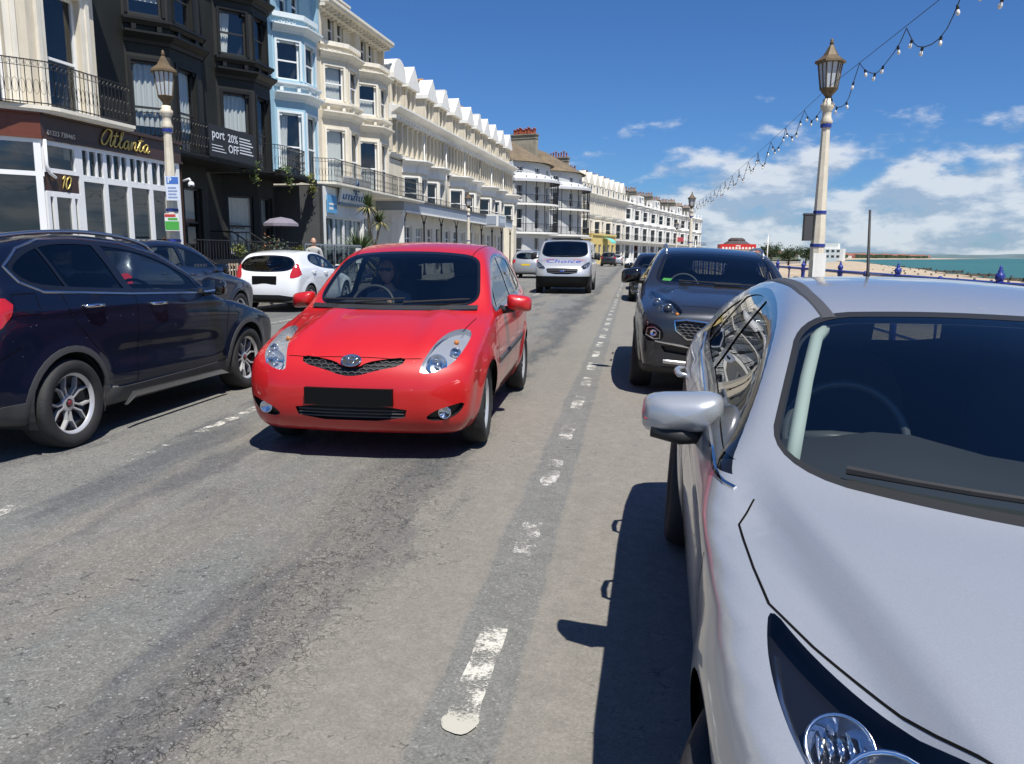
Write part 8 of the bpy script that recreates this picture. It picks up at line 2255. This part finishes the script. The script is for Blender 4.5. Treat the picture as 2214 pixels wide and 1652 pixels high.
# ---------------------------------------------------------------- beach and the far shore
def build_far():
    rnd = random.Random(31)
    # red kiosk with a dark tiered roof
    k = thing('beach_kiosk', 'red beach kiosk with white arches and a dark tiered roof beyond the SUV', 'kiosk', (16.2, 130, 0))
    mb = MB(); mb.box((-2.4,-2,-1),(2.4,2,2.6)); mb.build('wall', mat('kiosk_white',(.72,.70,.66),.7), k)
    mb = MB(); mb.box((-2.7,-2.3,2.45),(2.7,2.3,3.25)); mb.build('fascia', mat('kiosk_red',(.55,.025,.02),.5,var=.1), k)
    mb = MB()
    for i in range(10): x = -2.5+.5*i; mb.box((x+.08,-2.32,2.47),(x+.40,-2.301,2.66)); mb.lathe([(.16,0),(.16,.01)],(x+.24,-2.302,2.66),(0,-1,0),12)
    mb.box((-.35,-2.33,2.9),(.35,-2.301,3.05)); mb.build('arches', M_wtrim, k)
    mb = MB(); a = mb.ring((0,0,3.26),(0,0,1),2.2,8); b = mb.ring((0,0,3.8),(0,0,1),1.3,8); c = mb.ring((0,0,3.95),(0,0,1),1.35,8); d = mb.ring((0,0,4.25),(0,0,1),.9,8); mb.skin([a,b,c,d]); mb.build('roof', mat('kiosk_roof',(.07,.055,.055),.8), k)
    for x, y, h, lb in ((19.4,120,4.6,'white flagpole right of the red kiosk'),(10.6,140,4.2,'slim post with a crosspiece left of the red kiosk')):
        t = thing('flagpole', lb, 'flagpole', (x, y, -.2)); mb = MB(); mb.smooth = True; mb.tube([(0,0,0),(0,0,h)],[.10,.06],8); mb.sphere((0,0,h+.06),.10,8); mb.build('pole', M_wtrim, t)
    t = thing('flag', 'small red and blue flag at the end of the far terrace', 'flag', (7.4, 139, 0)); mb = MB(); mb.tube([(0,0,0),(0,0,4.6)],.05,6); mb.build('pole', M_wtrim, t); mb = MB(); mb.poly([(0.05,0,3.7),(1.1,.15,3.75),(1.05,.1,4.5),(.05,0,4.5)]); mb.build('cloth', mat('flag_red',(.45,.06,.08),.8), t)
    # trees behind the kiosk
    for i, (x, y, h, r) in enumerate(((34,205,5.2,3.0),(38.5,206,4.6,3.2),(43,208,4.0,3.0))):
        t = thing('tree', ('round seaside tree right behind the flagpole','middle tree of the three beyond the kiosk','right-hand low tree beyond the kiosk')[i], 'tree', (x, y, -.8), 0, 'trees beyond the kiosk')
        mb = MB(); mb.smooth = True; mb.tube([(0,0,0),(.1,0,h*.4),(0,.1,h*.7)],[.25,.2,.1],7); mb.tube([(.1,0,h*.4),(.8,.2,h*.75)],[.12,.05],6); mb.build('trunk', M_bark, t)
        mb = MB(); 
        for q in range(6): leaf_ball(mb, (rnd.uniform(-r,r)*.6, rnd.uniform(-r,r)*.5, h*.6+rnd.uniform(-.8,1.0)), r*.55, 330, rnd, .28)
        mb.build('crown', [M_dleaf, M_leaf1], t)
    b = thing('white_building', 'long white building on the far beach right of the trees', 'building', (108, 480, 0), R(-20))
    mb = MB(); mb.box((-12,-6,-3),(12,6,6)); mb.box((-4,-5,6),(9,5,9)); mb.mi = 1
    for z in (1,4): 
        for i in range(8): mb.box((-11+2.8*i,-6.05,z),(-9.4+2.8*i,-6.01,z+1.3))
    mb.build('wall', [M_wtrim, mat('dark_pane', (.05,.055,.06), .1)], b)
    # town strip along the far shore: nobody could count it
    mb = MB(); ms = [mat('town_white',(.62,.60,.56),.8), mat('town_red',(.26,.10,.07),.9), M_dleaf, mat('town_grey',(.22,.21,.20),.9)]
    sp = [(235,1034),(420,1500),(700,2000),(980,2600)]
    for i in range(520):
        t = rnd.random()**.8*3; j = min(2, int(t)); f = t-j; x = sp[j][0]+(sp[j+1][0]-sp[j][0])*f; y = sp[j][1]+(sp[j+1][1]-sp[j][1])*f
        q = rnd.uniform(.02,.30); X = x-15-q*260*rnd.uniform(.3,1); Yv = y*1.03+60+q*500; z = .5+q*12*rnd.uniform(.4,1)
        mb.mi = rnd.choices((0,1,2,3),(2,2,8,2))[0]
        if mb.mi == 2: mb.sphere((X,Yv,z+2),rnd.uniform(5,11),6,(1.6,1,.7))
        else:
            w = rnd.uniform(6,16); h = rnd.uniform(4,9); mb.box((X-w/2,Yv-5,z-4),(X+w/2,Yv+5,z+h*.6)); mb.mi = 1; mb.extrude([(X-w/2,Yv-5,z+h*.6),(X+w/2,Yv-5,z+h*.6),(X+w*.3,Yv,z+h),(X-w*.3,Yv,z+h)],(0,.5,0))
    tag(mb.build('far_town', ms), 'far-off strip of houses and trees along the bay', 'town', kind='stuff')
    # groynes down the shingle
    M_gr = mat('weathered_timber',(.10,.085,.065),.9,var=.3,vscale=2)
    sh = lerp_list([(0,42),(150,68),(259,89),(501,133),(1034,235)])
    pr = None
    words = ['nearest','second','third','fourth','fifth','sixth','seventh','eighth','ninth','farthest']
    for i, y in enumerate((92,118,150,186,226,275,335,410,500,620)):
        t = thing('groyne', f'timber groyne at the water edge, {words[i]} along the shingle beach', 'groyne', (sh(y)-22, y, -2.2), 0, 'timber groynes on the beach')
        if pr is None:
            mb = MB()
            for k in range(13): mb.box((k*2.2-.12,-.12,-1),(k*2.2+.12,.12,.85-.045*k+.2*rnd.random()))
            mb.box((0,.13,-1),(26.5,.22,.25)); pr = mb.mesh('timber', M_gr)
        link('timber', pr, t)
    # people far along the beach read as a few dots: left out; shingle clumps at the tide line
    mb = MB()
    for i in range(260):
        y = rnd.uniform(70, 420); x = sh(y)-rnd.uniform(2, 14); s = rnd.uniform(.2,.7); mb.sphere((x,y,-1.9-.02*(14)), s, 6, (1.4,1,.5))
    tag(mb.build('tide_line', mat('wet_shingle',(.16,.12,.08),.9,var=.3,vscale=.5)), 'dark clumps of weed and stones along the tide line', 'shingle', kind='stuff')

build_lamps(); build_string_lights(); build_railing(); build_forecourt(); build_people(); build_far()
